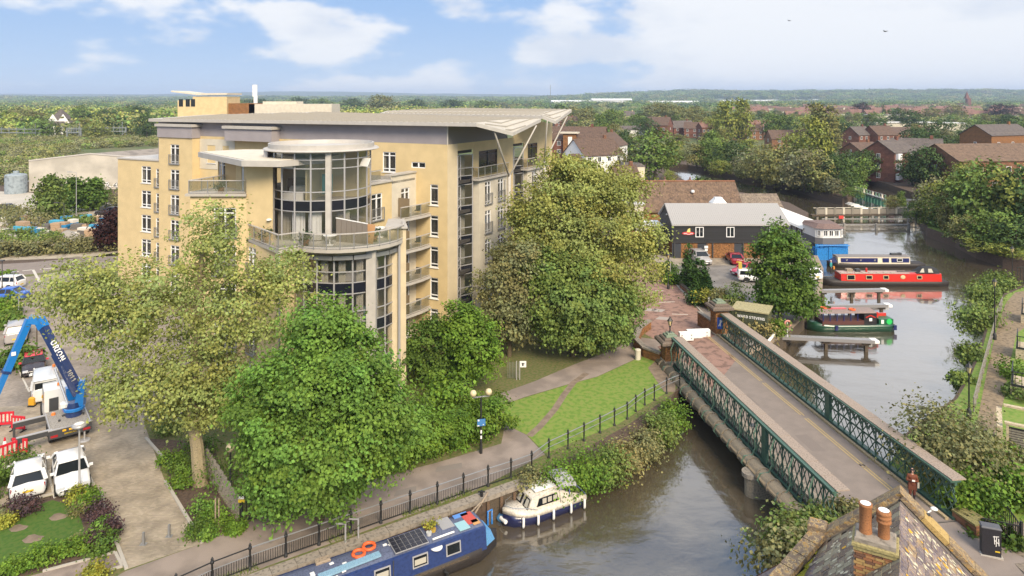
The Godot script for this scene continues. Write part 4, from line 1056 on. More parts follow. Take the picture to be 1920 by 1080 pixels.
func near_trees() -> void:
	# the plane tree beside the drive
	var b := v3(-18.2, 0, -40.51)
	tree("plane_tree", "tall sparse plane tree with yellow-green leaves leaning over the crane truck and drive", b, [v3(0, -0.1, 0), v3(-0.2, 2.2, 0), v3(-0.7, 4.7, -0.2), v3(-0.5, 8.0, -0.6), v3(-0.5, 11.0, -0.8), v3(-0.3, 13.5, -1.0)], 0.42,
		[[v3(-3.9, 10.2, -0.5), v3(4.3, 3.3, 3.6)], [v3(-6.8, 11.3, 0.4), v3(2.6, 1.9, 2.4)], [v3(0.3, 14.0, -1.2), v3(2.3, 2.3, 2.2)], [v3(2, 10.2, -1), v3(3.0, 3.0, 2.6)], [v3(-3.2, 5.9, 0.6), v3(2.8, 1.7, 2.4)], [v3(0.9, 5.0, -0.6), v3(2.6, 1.7, 2.2)], [v3(-1.2, 4.0, -1.2), v3(2.2, 1.2, 1.8)], [v3(4.2, 11.8, -2.2), v3(2.0, 1.9, 1.8)], [v3(-0.6, 6.8, 0), v3(3.2, 2.2, 2.4)]], 660, 70, 0.175, 0.44, mats.plane_leaf, mats.pale_bark, 21, 0.65, 0.2, 0.5)
	b = v3(-10.27, 0, -37.07)
	tree("maple_tree", "dense bright green maple in front of the lower curved bay", b, [v3(0, 0, 0), v3(0.1, 2.0, 0), v3(0.2, 4.5, 0), v3(0.2, 7.5, 0)], 0.24,
		[[v3(0.2, 4.3, 0), v3(4.3, 3.3, 3.2)], [v3(0.3, 7.6, -0.2), v3(3.6, 2.6, 2.8)], [v3(0.2, 10.0, -0.3), v3(2.0, 1.8, 1.8)], [v3(-2.2, 2.6, 0.4), v3(2.0, 1.7, 2.0)], [v3(2.8, 5.4, 0.2), v3(2.6, 2.6, 2.2)], [v3(-2.4, 6.2, 0), v3(2.6, 2.4, 2.2)]], 720, 110, 0.185, 0.38, mats.lime_leaf, mats.bark, 22, 0.5, 0.5, 0.15, 0.25)
	# the group by the street
	b = v3(6.44, 0, -64.43)
	tree("poplar_tree", "huge yellow-green poplar towering between the apartments and the street", b, [v3(0, 0, 0), v3(0, 4, 0), v3(0.2, 9, 0), v3(0.2, 14, 0)], 0.5,
		[[v3(-0.3, 13.4, -2), v3(4.6, 3.2, 4.2)], [v3(0.4, 9.8, -1), v3(6.3, 4.0, 5.2)], [v3(2.9, 6.8, 0.4), v3(4.2, 3.6, 4.0)], [v3(-2.5, 10.8, -1), v3(4.2, 3.6, 3.8)], [v3(0.9, 15.4, -2.4), v3(3.0, 1.7, 2.6)], [v3(3.2, 12.4, -1.5), v3(3.0, 2.4, 3.0)], [v3(-5.2, 12.6, -1), v3(1.7, 1.5, 1.6)], [v3(-2.2, 16.2, -2), v3(1.5, 1.2, 1.4)], [v3(6.2, 9.5, 0), v3(1.8, 1.6, 1.6)], [v3(4.9, 14.2, -1.5), v3(1.6, 1.3, 1.5)], [v3(-5.6, 8.6, 0), v3(1.8, 1.6, 1.7)]], 760, 84, 0.24, 0.55, mats.poplar_leaf, mats.bark, 23, 0.6, 0.5, 0.12)
	b = v3(5.37, 0, -60.68)
	tree("ash_tree", "broad mid green tree over the upper path below the poplar", b, [v3(0, 0, 0), v3(0, 2.5, 0), v3(0.2, 5, 0)], 0.3,
		[[v3(0.3, 4.7, 0), v3(4.8, 3.1, 3.6)], [v3(3.2, 3.9, -0.3), v3(2.8, 2.6, 2.6)], [v3(-1.0, 7.0, -1.0), v3(3.4, 2.2, 3.0)], [v3(0.5, 2.4, 1.0), v3(3.4, 1.4, 2.0)]], 600, 60, 0.26, 0.42, mats.mid_leaf, mats.bark, 24, 0.6, 0.5, 0.1)
	b = v3(-0.23, 0, -60.68)
	tree("thorn_tree", "dull olive tree close against the white river front", b, [v3(0, 0, 0), v3(0, 3, 0), v3(0, 6, 0)], 0.22,
		[[v3(0.2, 5.6, -0.6), v3(3.2, 3.0, 2.8)], [v3(0.8, 8.2, -1.2), v3(2.6, 1.9, 2.2)], [v3(0.0, 3.4, 0), v3(2.6, 2.0, 2.2)]], 350, 54, 0.24, 0.42, mats.olive_leaf, mats.bark, 25, 0.55, 0.5, 0.1)
	b = v3(-3.28, 0, -53.28)
	tree("cherry_tree", "small pale-flecked green tree beside the twin globe lamp", b, [v3(0, 0, 0), v3(0, 2, 0), v3(0.1, 4, 0)], 0.14,
		[[v3(0.2, 3.5, 0), v3(2.1, 2.6, 1.8)], [v3(-0.6, 5.0, -0.2), v3(1.5, 1.6, 1.4)]], 190, 60, 0.21, 0.3, mats.hedge_leaf, mats.bark, 26, 0.5, 0.5, 0.15)
	b = v3(-6.3, 0, -54.57)
	tree("laurel_tree", "rounded dark green evergreen below the stacked balconies", b, [v3(0, 0, 0), v3(0, 1.5, 0), v3(0, 3, 0)], 0.14, [[v3(0, 2.7, 0), v3(2.3, 2.2, 2.0)]], 150, 66, 0.21, 0.32, mats.deep_leaf, mats.bark, 27, 0.45, 0.6, 0.1)
	b = v3(27.28, 0, -70.65)
	tree("weeping_tree", "full green tree between the green shed and the moorings", b, [v3(0, 0, 0), v3(0.1, 2, 0), v3(0.1, 5, 0)], 0.22,
		[[v3(0.2, 5.2, 0), v3(3.0, 3.4, 2.8)], [v3(0.8, 2.6, 0.3), v3(3.2, 1.5, 2.6)], [v3(0, 8.0, -0.3), v3(1.8, 1.7, 1.7)]], 400, 50, 0.28, 0.38, mats.deep_leaf, mats.bark, 28, 0.5, 0.55, 0.12, 0.5)
	# hedge along the towpath, built as one clipped run with its bushes
	var hd := thing("hedge", "thick glossy green hedge along the towpath under the globe lamp", "hedge", v3(-4.29, 0, -42.89))
	var hb := []
	for k in 9:
		var p: Vector3 = (v3(-7.07, 0, -41.37)).lerp(v3(-0.88, 0, -45.99), k / 8.0) - hd.position
		hb.append([p + v3(-0.2, 1.2, -0.9), v3(1.0, 1.25, 1.1)])
	mk(leaves(hb, 320, 60, 0.17, 0.26, 31, 0.5, 0.7), "foliage", mats.hedge_leaf, hd)
	bush("round bright green bush behind the towpath hedge", v3(-4.68, 0, -49.91), v3(1.7, 2.5, 1.6), 120, 0.26, mats.hedge_leaf, 32)
	bush("low dark bush at the foot of the flats behind the hedge", v3(-6.74, 0, -46.14), v3(1.4, 1.6, 1.4), 70, 0.26, mats.deep_leaf, 33)
	# overgrown river wall
	var k := 0
	for q in [[v3(2.4, 0, -41.67), 1.2, 1.1, "hedge_leaf"], [v3(3.94, 0, -42.64), 1.3, 1.3, "hedge_leaf"], [v3(5.29, 0, -43.53), 1.2, 1.1, "mid_leaf"], [v3(6.69, 0, -44.59), 1.2, 1.0, "reed_leaf"], [v3(8.29, 0, -46.43), 1.1, 0.9, "olive_leaf"], [v3(9.73, 0, -48.27), 1.0, 1.1, "mid_leaf"], [v3(11.06, 0, -50.26), 0.9, 1.0, "hedge_leaf"], [v3(0.8, 0, -41.43), 0.8, 0.9, "olive_leaf"]]:
		k += 1
		var nth: String = ["ivy mound behind the stern of the white cruiser", "broad ivy mound hanging to the river beyond the white cruiser", "trailing creeper in the middle of the river wall", "straw-coloured dead growth on the river wall", "dry olive brambles on the bank near the bridge", "leafy creeper on the bank close to the bridge", "bright creeper at the bridge abutment", "thin weeds by the fence above the white cruiser"][k - 1]
		bush(nth, q[0] + v3(0.5, -1.4, 0.45), v3(q[1], q[2] + 0.9, q[1]), 120, 0.15, mats[q[3]], 40 + k, "creeper")
	# flower beds on the left
	k = 0
	for q in [[v3(-24.23, 0, -38.69), 0.7, 1.0, "yellow_leaf", "yellow-variegated shrub at the foot of the drive lamp"], [v3(-23.35, 0, -38.19), 0.8, 1.1, "hedge_leaf", "green round shrub beside the drive lamp"], [v3(-23.55, 0, -37.79), 0.5, 0.6, "olive_leaf", "grey-green low shrub by the lawn corner"], [v3(-22.1, 0, -37.07), 0.8, 0.8, "purple_leaf", "purple shrub along the drive edge"], [v3(-21.1, 0, -35.71), 0.7, 0.9, "lime_leaf", "vivid green shrub along the drive edge"], [v3(-20.55, 0, -35.71), 0.5, 1.0, "purple_leaf", "dark purple shrub beside the kerb end"], [v3(-20.99, 0, -34.99), 0.7, 0.9, "purple_leaf", "brown-purple bush behind the box ball"], [v3(-20.38, 0, -34.49), 0.75, 0.8, "deep_leaf", "clipped green box ball by the drive kerb"], [v3(-21.91, 0, -35.16), 0.6, 0.5, "olive_leaf", "silver-green mound at the lawn edge"], [v3(-22.18, 0, -34.82), 0.4, 0.35, "yellow_leaf", "small yellow flowers at the lawn edge"], [v3(-26.53, 0, -37.69), 0.8, 1.1, "purple_leaf", "purple bush behind the parked white hatchback"], [v3(-27.09, 0, -37.55), 0.7, 0.6, "olive_leaf", "grey mound left of the purple bush"], [v3(-26.81, 0, -36.61), 0.6, 0.5, "yellow_leaf", "yellow flowering plant at the left lawn edge"], [v3(-19.69, 0, -32.61), 0.7, 0.6, "yellow_leaf", "lime-yellow shrub beside the paved garden path"], [v3(-20.05, 0, -41.91), 0.9, 0.9, "deep_leaf", "dark spreading shrub under the plane tree"], [v3(-19.11, 0, -40.4), 1.0, 0.7, "hedge_leaf", "green ground shrub under the plane tree trunk"], [v3(-16.5, 0, -37.31), 0.9, 1.1, "lime_leaf", "bright fern-like shrub in the drive bed"], [v3(-16.17, 0, -35.93), 0.9, 0.9, "deep_leaf", "dark rounded bush in the drive bed"], [v3(-15.49, 0, -36.61), 0.8, 0.8, "hedge_leaf", "leafy shrub beside the wooden stake"], [v3(-15.66, 0, -35.58), 0.45, 0.5, "lime_leaf", "small pale shrub at the bed corner"], [v3(-19.92, 0, -44.05), 1.3, 1.2, "deep_leaf", "dark bush behind the plane tree trunk"], [v3(-17.05, 0, -40.68), 2.0, 1.8, "deep_leaf", "dark laurel behind the board fence"], [v3(-23.29, 0, -46.73), 1.1, 0.9, "mid_leaf", "low shrub at the top of the drive bed"], [v3(-21.05, 0, -42.76), 0.9, 0.8, "hedge_leaf", "green shrub along the drive kerb"], [v3(-14.37, 0, -35.93), 0.5, 0.5, "hedge_leaf", "weeds by the gate post"]]:
		k += 1
		bush(q[4], q[0], v3(q[1], q[2], q[1]) * 0.78, 46, 0.12, mats[q[3]], 60 + k)
	var lh := thing("box_hedge", "low clipped hedge curving along the front of the small lawn", "hedge", v3(-22.78, 0, -33.66))
	hb = []
	for i in 8:
		var p: Vector3 = (v3(-24.59, 0, -32.28)).lerp(v3(-21.49, 0, -34.57), i / 7.0) - lh.position
		hb.append([p + v3(0, 0.3, 0), v3(0.6, 0.4, 0.45)])
	mk(leaves(hb, 170, 30, 0.12, 0.14, 90, 0.55, 0.75), "foliage", mats.hedge_leaf, lh)
	lh = thing("box_hedge", "tall dark hedge at the left edge beside the parked white hatchback", "hedge", v3(-29.27, 0, -39.31))
	mk(leaves([[v3(-0.2, 0.6, 0), v3(0.7, 0.8, 2.0)], [v3(-0.5, 0.6, -2), v3(0.7, 0.8, 1.6)]], 110, 30, 0.15, 0.2, 91, 0.5, 0.7), "foliage", mats.deep_leaf, lh)
	# the big grey-leaved shrub and the bushes by the right end of the bridge
	for q in [[v3(25.41, 0, -40.68), v3(2.35, 3.6, 2.0), 280, "olive_leaf", "large grey-green shrub spilling over the bridge parapet"], [v3(28.78, 0, -42.76), v3(1.6, 1.8, 1.4), 70, "olive_leaf", "outlying grey shrub beside the brick path"], [v3(24.92, 0, -37.4), v3(1.35, 1.9, 1.1), 120, "hedge_leaf", "leafy green bush behind the low brick road wall"], [v3(23.68, 0, -35.71), v3(0.5, 0.5, 0.5), 24, "deep_leaf", "small dark bush by the black cabinet"], [v3(24.86, 0, -34.82), v3(0.6, 0.9, 0.6), 40, "deep_leaf", "dark leafy bush behind the black cabinet and railing"], [v3(30.94, 0, -43.72), v3(1.0, 0.9, 0.9), 50, "lime_leaf", "vivid clipped bush at the foot of the slatted bin store"], [v3(28.24, 0, -40.12), v3(1.1, 1.4, 1.0), 60, "lime_leaf", "bright yellow-green bush along the brick path"], [v3(30.2, 0, -41.55), v3(1.2, 1.2, 1.0), 60, "olive_leaf", "silvery bush among the bright path bushes"], [v3(28.33, 0, -38.29), v3(1.1, 1.5, 1.0), 80, "hedge_leaf", "green leafy bush at the right edge by the path"], [v3(41.01, 0, -55.82), v3(1.3, 1.0, 1.6), 60, "hedge_leaf", "clipped hedge beside the right-hand steps"], [v3(38.44, 0, -52.33), v3(1.2, 0.8, 1.4), 50, "mid_leaf", "lower hedge beside the right-hand steps"]]:
		k += 1
		bush(q[4], q[0], q[1], q[2], 0.2, mats[q[3]], 60 + k, "bush", 0.35)
	for q in [[v3(40.61, 0, -60.68), 1.0, 1.3, "green bush overhanging the river beside the second path lamp"], [v3(36.44, 0, -55.61), 0.8, 1.0, "sparse bush overhanging the river by the near path lamp"], [v3(53.38, 0, -77.79), 1.5, 2.0, "leafy shrub at the corner of the riverside path"], [v3(46.93, 0, -69.64), 1.7, 2.4, "tall overhanging shrub on the right river wall"], [v3(59.18, 0, -83.81), 1.6, 1.8, "light green shrub at the tip of the right bank"]]:
		k += 1
		bush(q[3], q[0] + v3(-0.4, -0.6, 0), v3(q[1], q[2], q[1]), 90, 0.26, mats.mid_leaf, 60 + k, "overhanging_bush")
	for q in [[v3(15.47, 0, -35.28), 1.4, 1.2, "reddish-green rose bush at the bridge end by the slate roof"], [v3(17.35, 0, -36.38), 1.2, 1.0, "leafy bush between the lattice parapet and the chimney"], [v3(14.03, 0, -33.78), 1.6, 1.7, "rambling bush on the bank below the slate roof"], [v3(13.26, 0, -32.54), 1.8, 2.2, "dark bush at the bottom of the bank under the gable"]]:
		k += 1
		bush(q[3], q[0], v3(q[1], q[2], q[1]), 120, 0.2, mats.olive_leaf if k % 2 else mats.mid_leaf, 60 + k, "bank_bush", 0.35)
	# evergreens beside the street
	for q in [[v3(20.97, 0, -82.63), 0.95, 5.4, "tallest pointed dark conifer beside the street"], [v3(21.1, 0, -79.05), 0.85, 4.4, "second pointed conifer behind the planting wall"], [v3(21.71, 0, -79.05), 0.8, 4.2, "third pointed conifer behind the planting wall"], [v3(22.02, 0, -78.21), 0.7, 2.6, "short pointed conifer nearest the yard"]]:
		k += 1
		var o := thing("conifer", q[3], "tree", q[0])
		var cb := []
		for i in 9:
			var f := i / 8.0
			cb.append([v3(0, 0.25 + f * q[2] * 0.9, 0), v3(1, 0.6, 1) * q[1] * maxf(0.16, sin(PI * (0.22 + 0.74 * f)) * (1.0 - 0.55 * f))])
		mk(leaves(cb, 150, 26, 0.2, 0.16, 160 + k, 0.5, 0.75), "crown", mats.conifer_leaf, o)
		mk(MB.new().tube([Vector3.ZERO, v3(0, q[2] * 0.8, 0)], 0.1, 0.03), "trunk", mats.bark, o)
	for q in [[v3(21.52, 0, -75.19), 1.2, 1.6, "yellow_leaf", "golden rounded shrub behind the planting wall"], [v3(20.51, 0, -76.17), 1.2, 1.2, "conifer_leaf", "low green conifer between pointed conifers and golden shrub"], [v3(19.67, 0, -87.57), 1.0, 1.7, "deep_leaf", "dark clipped bush beside the street lamp"], [v3(19.77, 0, -84.54), 0.9, 1.0, "hedge_leaf", "low hedge running from the clipped bush"], [v3(22.11, 0, -73.31), 1.0, 2.3, "olive_leaf", "pale spiky shrub behind the bridge pillar"], [v3(23.28, 0, -72.4), 1.0, 2.6, "mid_leaf", "light green shrub beside the stone urn"], [v3(23.16, 0, -66.18), 1.9, 1.6, "reed_leaf", "grey brambles between the parapet and green shed"], [v3(23.46, 0, -69.31), 1.6, 1.7, "olive_leaf", "tangled brambles behind the bridge parapet"], [v3(25.34, 0, -65.88), 0.7, 1.2, "hedge_leaf", "small green bush on the mooring wall"]]:
		k += 1
		bush(q[4], q[0], v3(q[1], q[2], q[1]), 70, 0.22, mats[q[3]], 60 + k)

func bl(d: float, y: float, off := 0.0) -> Vector3: return v3(14.75 + 0.13 * (48.9 - d) + off, y, -d)
func br(d: float, y: float, off := 0.0) -> Vector3: return v3(19.75 + 0.127 * (64.4 - d) + off, y, -d)

func bridge() -> void:
	var b := thing("road_bridge", "green iron lattice girder road bridge over the river", "bridge", Vector3.ZERO)
	var dy := 0.4
	mk(MB.new().prism(outline([bl(58.5, 0), br(65.5, 0), br(36.3, 0), bl(35.3, 0)]), -0.05, dy, true), "deck", M("deck_dark", Color(0.05, 0.05, 0.045), 0.9), b)
	mk(MB.new().prism(outline([bl(58.4, 0, 0.35), br(65.4, 0, -0.2), br(36.4, 0, -0.2), bl(35.4, 0, 0.35)]), dy + 0.004, dy + 0.004), "carriageway", mats.road, b)
	mk(MB.new().prism(outline([bl(58.4, 0, 0.9), br(65.4, 0, -1.3), br(59.0, 0, -1.3), bl(52.6, 0, 0.9)]), dy + 0.008, dy + 0.008), "red_surfacing", mats.red_road, b)
	var k := MB.new()
	k.quad(bl(58.4, dy + 0.004, 0.3), br(65.4, dy + 0.004), br(69.5, 0.012), bl(63, 0.012, 0.3))
	mk(k, "ramp", mats.red_road, b)
	k = MB.new()
	k.quad(v3(14.5, 0.012, -31.5), v3(25.5, 0.012, -33.0), br(36.4, dy + 0.004), bl(35.4, dy + 0.004))
	mk(k, "ramp", mats.road, b)
	for i in 18:  # stone margin beside the left girder
		var d0 := 58.0 - i * 1.26
		var st := MB.new()
		var p := [bl(d0 - 1.23, dy, 0.32), bl(d0 - 1.23, dy, 0.95), bl(d0, dy, 0.95), bl(d0, dy, 0.32)]
		var h := 0.1 + 0.015 * sin(i * 2.7)
		st.hexa(p + p.map(func(v): return v + v3(0, h, 0)))
		mk(st, "margin_stone", mats.stone, b)
	for i in 15:  # kerb of the footpath on the right
		var d0 := 65.2 - i * 1.92
		var st := MB.new()
		var p := [br(d0 - 1.9, dy, -0.55), br(d0 - 1.9, dy, -0.37), br(d0, dy, -0.37), br(d0, dy, -0.55)]
		st.hexa(p + p.map(func(v): return v + v3(0, 0.13, 0)))
		mk(st, "kerb_stone", M("tan_kerb", Color(0.4, 0.31, 0.18), 0.85, "stain", 0.8), b)
	for o in [-1.62, -1.42]:
		for i in 5:
			k = MB.new()
			var d0 := 66.0 - i * 6.0
			var d9 := d0 - 5.9 + 0.6 * sin(i * 2.0 + o)
			k.quad(br(d9, dy + 0.012, o), br(d9, dy + 0.012, o + 0.09), br(d0, dy + 0.012, o + 0.09), br(d0, dy + 0.012, o))
			mk(k, "yellow_line", mats.line_yellow, b)
	for q in [[50.0, 2.2, 1.6, 1.1], [43.5, 3.4, 2.2, 0.9], [56.0, 3.9, 1.2, 1.4], [39.5, 1.9, 1.5, 0.8]]:
		k = MB.new().quad(bl(q[0], dy + 0.007, q[1]), bl(q[0], dy + 0.007, q[1] + q[3]), bl(q[0] + q[2], dy + 0.007, q[1] + q[3] * 0.94), bl(q[0] + q[2] * 0.95, dy + 0.007, q[1]))
		mk(k, "tar_patch", M("deck_patch", Color(0.225, 0.185, 0.16), 0.9, "grain", 1.0), b)
	mk(MB.new().box(bl(47, dy + 0.012, 1.3), v3(0.4, 0.012, 0.5)), "drain_cover", mats.dark_steel, b)
	# girders
	for side in 2:
		var f := bl if side == 0 else br
		var d0 := 58.3 if side == 0 else 64.8
		var d1 := 35.4 if side == 0 else 36.4
		var y0 := 0.1 if side == 0 else 0.42
		var y1 := 2.42
		var g := thing("lattice_parapet", ["left green lattice girder of the bridge with the pipe along it", "right green lattice girder of the bridge with arched openings"][side], "bridge parapet", Vector3.ZERO)
		var top := MB.new().bar(f.call(d0, y1), f.call(d1, y1), 0.32 if side == 0 else 0.62, 0.1).bar(f.call(d0, y1 - 0.12), f.call(d1, y1 - 0.12), 0.16, 0.16)
		mk(top, "top_chord", mats.bridge_green, g)
		mk(MB.new().bar(f.call(d0, y0), f.call(d1, y0), 0.3, 0.2), "bottom_chord", mats.bridge_green, g)
		for i in 16:
			var a := lerpf(d0, d1, i / 16.0)
			var c := lerpf(d0, d1, (i + 0.985) / 16.0)
			mk(MB.new().bar(f.call(a, y1 + 0.07, 0.42 if side == 0 else 0.2), f.call(c, y1 + 0.07 + 0.01 * (i % 2), 0.42 if side == 0 else 0.2), 0.72 if side == 0 else 0.8, 0.06), "coping_plank", M("coping", Color(0.42, 0.33, 0.26), 0.85, "stain", 0.9, "grain", 1.3), g)
		var n := 44
		var step := (d0 - d1) / n
		for i in n:
			var a := d0 - i * step
			for e in [0.0, 1.0]:
				for h in 2:
					var yl := lerpf(y0 + 0.08, y1 - 0.2, 0.5 * h)
					var yh := lerpf(y0 + 0.08, y1 - 0.2, 0.5 * (h + 1))
					var z := 0.03 if e == 0.0 else -0.03
					mk(MB.new().bar(f.call(a - (step if e == 0.0 else 0.0), yl, z), f.call(a - (0.0 if e == 0.0 else step), yh, z), 0.025, 0.07), "lattice_bar", mats.bridge_green, g)
			if i % 2 == 0: mk(MB.new().boxb(f.call(a, y0), v3(0.07, y1 - y0 - 0.15, 0.07)), "upright", mats.bridge_green, g)
			if side == 1:
				var ar := MB.new()
				for q in 6:
					var t0 := PI * q / 6
					var t1 := PI * (q + 1) / 6
					ar.bar(f.call(a - step * (0.5 - 0.42 * cos(t0)), y1 - 0.62 + 0.36 * sin(t0), -0.06), f.call(a - step * (0.5 - 0.42 * cos(t1)), y1 - 0.62 + 0.36 * sin(t1), -0.06), 0.04, 0.12)
				mk(ar, "arch_bar", mats.bridge_green, g)
		mk(MB.new().boxb(f.call((d0 + d1) * 0.5 - 4.2 + side * 1.5, y0), v3(0.2, y1 - y0 - 0.05, 0.7)), "pier_post", mats.bridge_green, g)
		if side == 0:
			for i in 11:
				var a := 57.5 - i * 2.05
				mk(MB.new().tube([bl(a, 2.36, -0.2), bl(a - 0.1, 1.7, -0.5), bl(a - 0.15, 0.9, -0.42), bl(a - 0.1, 0.42, -0.6), bl(a, 0.3, -1.05), bl(a, -0.1, -1.22), bl(a, -0.45, -0.95), bl(a, -0.5, -0.6)], 0.05, 0.05, 6), "pipe_strap", mats.bridge_pale, g)
		if side == 1: mk(MB.new().bar(br(64.6, 1.3, 0.1), br(36.6, 1.3, 0.1), 0.03, 0.12), "middle_rail", mats.bridge_green, g)
	var p := thing("service_pipe", "fat tan flanged pipe slung outside the left girder", "pipe", Vector3.ZERO)
	mk(MB.new().tube([bl(59.6, 0.0, -0.7), bl(34.6, 0.0, -0.7)], 0.42, 0.42, 14), "barrel", mats.pipe, p, true)
	for i in 20:
		var a := 58.6 - i * 1.22
		mk(MB.new().tube([bl(a, 0.0, -0.7), bl(a - 0.13, 0.0, -0.7)], 0.49, 0.49, 14), "flange", mats.pipe, p)
		var bolts := MB.new()
		for j in 9:
			var t := TAU * j / 9.0
			bolts.box(bl(a - 0.2, sin(t) * 0.43, -0.7 + cos(t) * 0.43), v3(0.05, 0.05, 0.07))
		mk(bolts, "bolts", mats.stone, p).set_meta("kind", "stuff")
	# pier in the river
	var pr := thing("bridge_pier", "rounded stone pier standing in the dark water under the bridge", "bridge pier", Vector3.ZERO)
	var nose := []
	for i in 9:
		var t := PI * 0.5 + PI * i / 8.0
		nose.append(v3(14.7 + cos(t) * 0.56, 0, -42.1 - sin(t) * 0.55))
	nose += [v3(25, 0, -42.1 + 0.55), v3(25, 0, -42.1 - 0.55)]
	mk(MB.new().prism(outline(nose), -2.5, -0.35), "shaft", M("pier_stone", Color(0.3, 0.25, 0.18), 0.9, "stain", 0.7), pr)
	var cap := []
	for q in nose: cap.append((q - v3(17, 0, -42.1)) * 1.06 + v3(17, 0, -42.1))
	mk(MB.new().prism(outline(cap), -0.35, -0.1), "cap", mats.stone, pr)
	# abutments
	var ab := thing("bridge_abutment", "stained stone abutment under the lamp pillar end of the bridge", "abutment", Vector3.ZERO)
	mk(MB.new().prism(outline([v3(11.6, 0, -60.5), v3(15.2, 0, -59.6), v3(21, 0, -66), v3(21, 0, -72), v3(11.4, 0, -72)]), -2.5, -0.08), "wall", mats.stone, ab)
	mk(MB.new().prism(outline([v3(13.0, 0, -56.2), v3(15.0, 0, -55.2), v3(15.3, 0, -59.5), v3(12.9, 0, -59.6)]), -2.5, -0.3), "wing", mats.stone, ab)
	ab = thing("bridge_abutment", "stone abutment at the near end of the bridge below the bushes", "abutment", Vector3.ZERO)
	mk(MB.new().prism(outline([bl(36.6, 0, -0.6), br(37.4, 0, 0.5), br(34, 0, 1.4), bl(33, 0, -0.8)]), -2.5, -0.09), "wall", mats.stone, ab)
	# pillars
	for q in [[v3(13.4, 0, -58.8), "orange brick pillar with stepped cap and lantern at the left bridge end", 1.75, 0.13], [v3(19.6, 0, -65.6), "orange brick pillar with blue sign at the right bridge end", 2.6, 0.13]]:
		var o := thing("bridge_pillar", q[1], "pillar", q[0], q[3])
		var h: float = q[2]
		mk(MB.new().boxb(Vector3.ZERO, v3(1.45, 0.5, 1.45)).boxb(v3(0, -1.6, 0), v3(1.5, 1.6, 1.5)), "plinth", mats.stone, o)
		mk(MB.new().boxb(v3(0, 0.5, 0), v3(1.2, h - 0.5, 1.2)), "shaft", mats.orange_brick, o)
		mk(MB.new().cham(v3(0, h, 0), v3(1.5, 0.18, 1.5), 0.03).cham(v3(0, h + 0.18, 0), v3(2.05, 0.3, 2.05), 0.12).cham(v3(0, h + 0.48, 0), v3(1.4, 0.2, 1.4), 0.08), "cap", M("cap_stone", Color(0.17, 0.13, 0.1), 0.9, "stain", 0.7), o)
		mk(MB.new().cham(v3(0, h + 0.68, 0), v3(0.95, 0.16, 0.95), 0.04).cham(v3(0, h + 0.84, 0), v3(0.6, 0.14, 0.6), 0.04), "cap_step", M("mossy", Color(0.22, 0.27, 0.19), 0.9, "stain", 0.9), o)
	var lamp := thing("pillar_lantern", "black iron lantern on top of the left bridge pillar", "lamp", v3(13.4, 2.73, -58.8))
	lantern(lamp, 0.0)
	var sg := thing("bridge_sign", "blue sign with white route mark on the right bridge pillar", "sign", v3(19.5, 1.0, -64.92), -0.15)
	mk(MB.new().boxb(Vector3.ZERO, v3(0.55, 1.05, 0.03)), "plate", col_mat("sign_blue", Color(0.02, 0.09, 0.42), 0.5), sg)
	mk(MB.new().box(v3(0, 0.55, 0.018), v3(0.1, 0.6, 0.01)).bar(v3(0.0, 0.5, 0.02), v3(0.2, 0.85, 0.02), 0.01, 0.08).bar(v3(0.0, 0.55, 0.02), v3(-0.16, 0.25, 0.02), 0.01, 0.08), "mark", mats.white_paint, sg)
	# walls beside the pillars
	var w := thing("curved_wall", "low curved orange brick wall left of the lantern pillar", "wall", Vector3.ZERO)
	var pts := [v3(12.7, 0, -59.2), v3(11.6, 0, -60.6), v3(11.2, 0, -63), v3(12.2, 0, -66), v3(13.5, 0, -68)]
	var m := MB.new()
	var c := MB.new()
	for i in pts.size() - 1:
		m.bar(pts[i] + v3(0, 0.35, 0), pts[i + 1] + v3(0, 0.35, 0), 0.35, 0.8)
		c.bar(pts[i] + v3(0, 0.82, 0), pts[i + 1] + v3(0, 0.82, 0), 0.5, 0.14)
	mk(m, "brickwork", mats.orange_brick, w)
	mk(c, "coping", mats.stone, w)
	w = thing("planting_wall", "dark low wall edging the conifers beside the pavement", "wall", Vector3.ZERO)
	mk(MB.new().bar(v3(20.09, 0, -82.39) + v3(0, 0.25, 0), v3(21.15, 0, -73.12) + v3(0, 0.25, 0), 0.3, 0.5), "brickwork", mats.brown_brick, w)
	mk(MB.new().bar(v3(20.09, 0, -82.39) + v3(0, 0.55, 0), v3(21.15, 0, -73.12) + v3(0, 0.55, 0), 0.42, 0.1), "coping", mats.old_timber, w)
	w = thing("orange_wall", "short orange brick wall joining the blue-signed pillar", "wall", Vector3.ZERO)
	mk(MB.new().bar(v3(19.1, 0.65, -66.2), v3(18.6, 0.65, -69), 0.3, 1.3), "brickwork", mats.orange_brick, w)
	mk(MB.new().bar(v3(19.1, 1.35, -66.2), v3(18.6, 1.35, -69), 0.42, 0.12), "coping", mats.stone, w)
	# white width barrier across the street
	for q in [[v3(16.85, 0, -64.43), 2.2, "white barrier block across the bridge entrance, nearer the blue sign"], [v3(15.54, 0, -63.73), 1.3, "shorter white barrier block beside the lantern pillar"]]:
		var o := thing("barrier_block", q[2], "barrier", q[0] + v3(0.5, 0.3, -0.2), 0.12)
		mk(MB.new().cham(Vector3.ZERO, v3(q[1], 0.75, 0.45), 0.03), "block", mats.white_paint, o)
		for x in [-0.35, 0.35]: mk(MB.new().box(v3(x * q[1], 0.5, 0.235), v3(0.1, 0.1, 0.02)).box(v3(x * q[1], 0.2, 0.235), v3(0.1, 0.1, 0.02)), "bolt", mats.steel, o)
	# road wall on the right beyond the bridge
	w = thing("low_brick_wall", "mossy low brick wall along the road right of the bridge", "wall", Vector3.ZERO)
	pts = [v3(23.8, 0, -37.0), v3(24.4, 0, -35.2), v3(23.37, 0, -36.61), v3(23.72, 0, -35.24)]
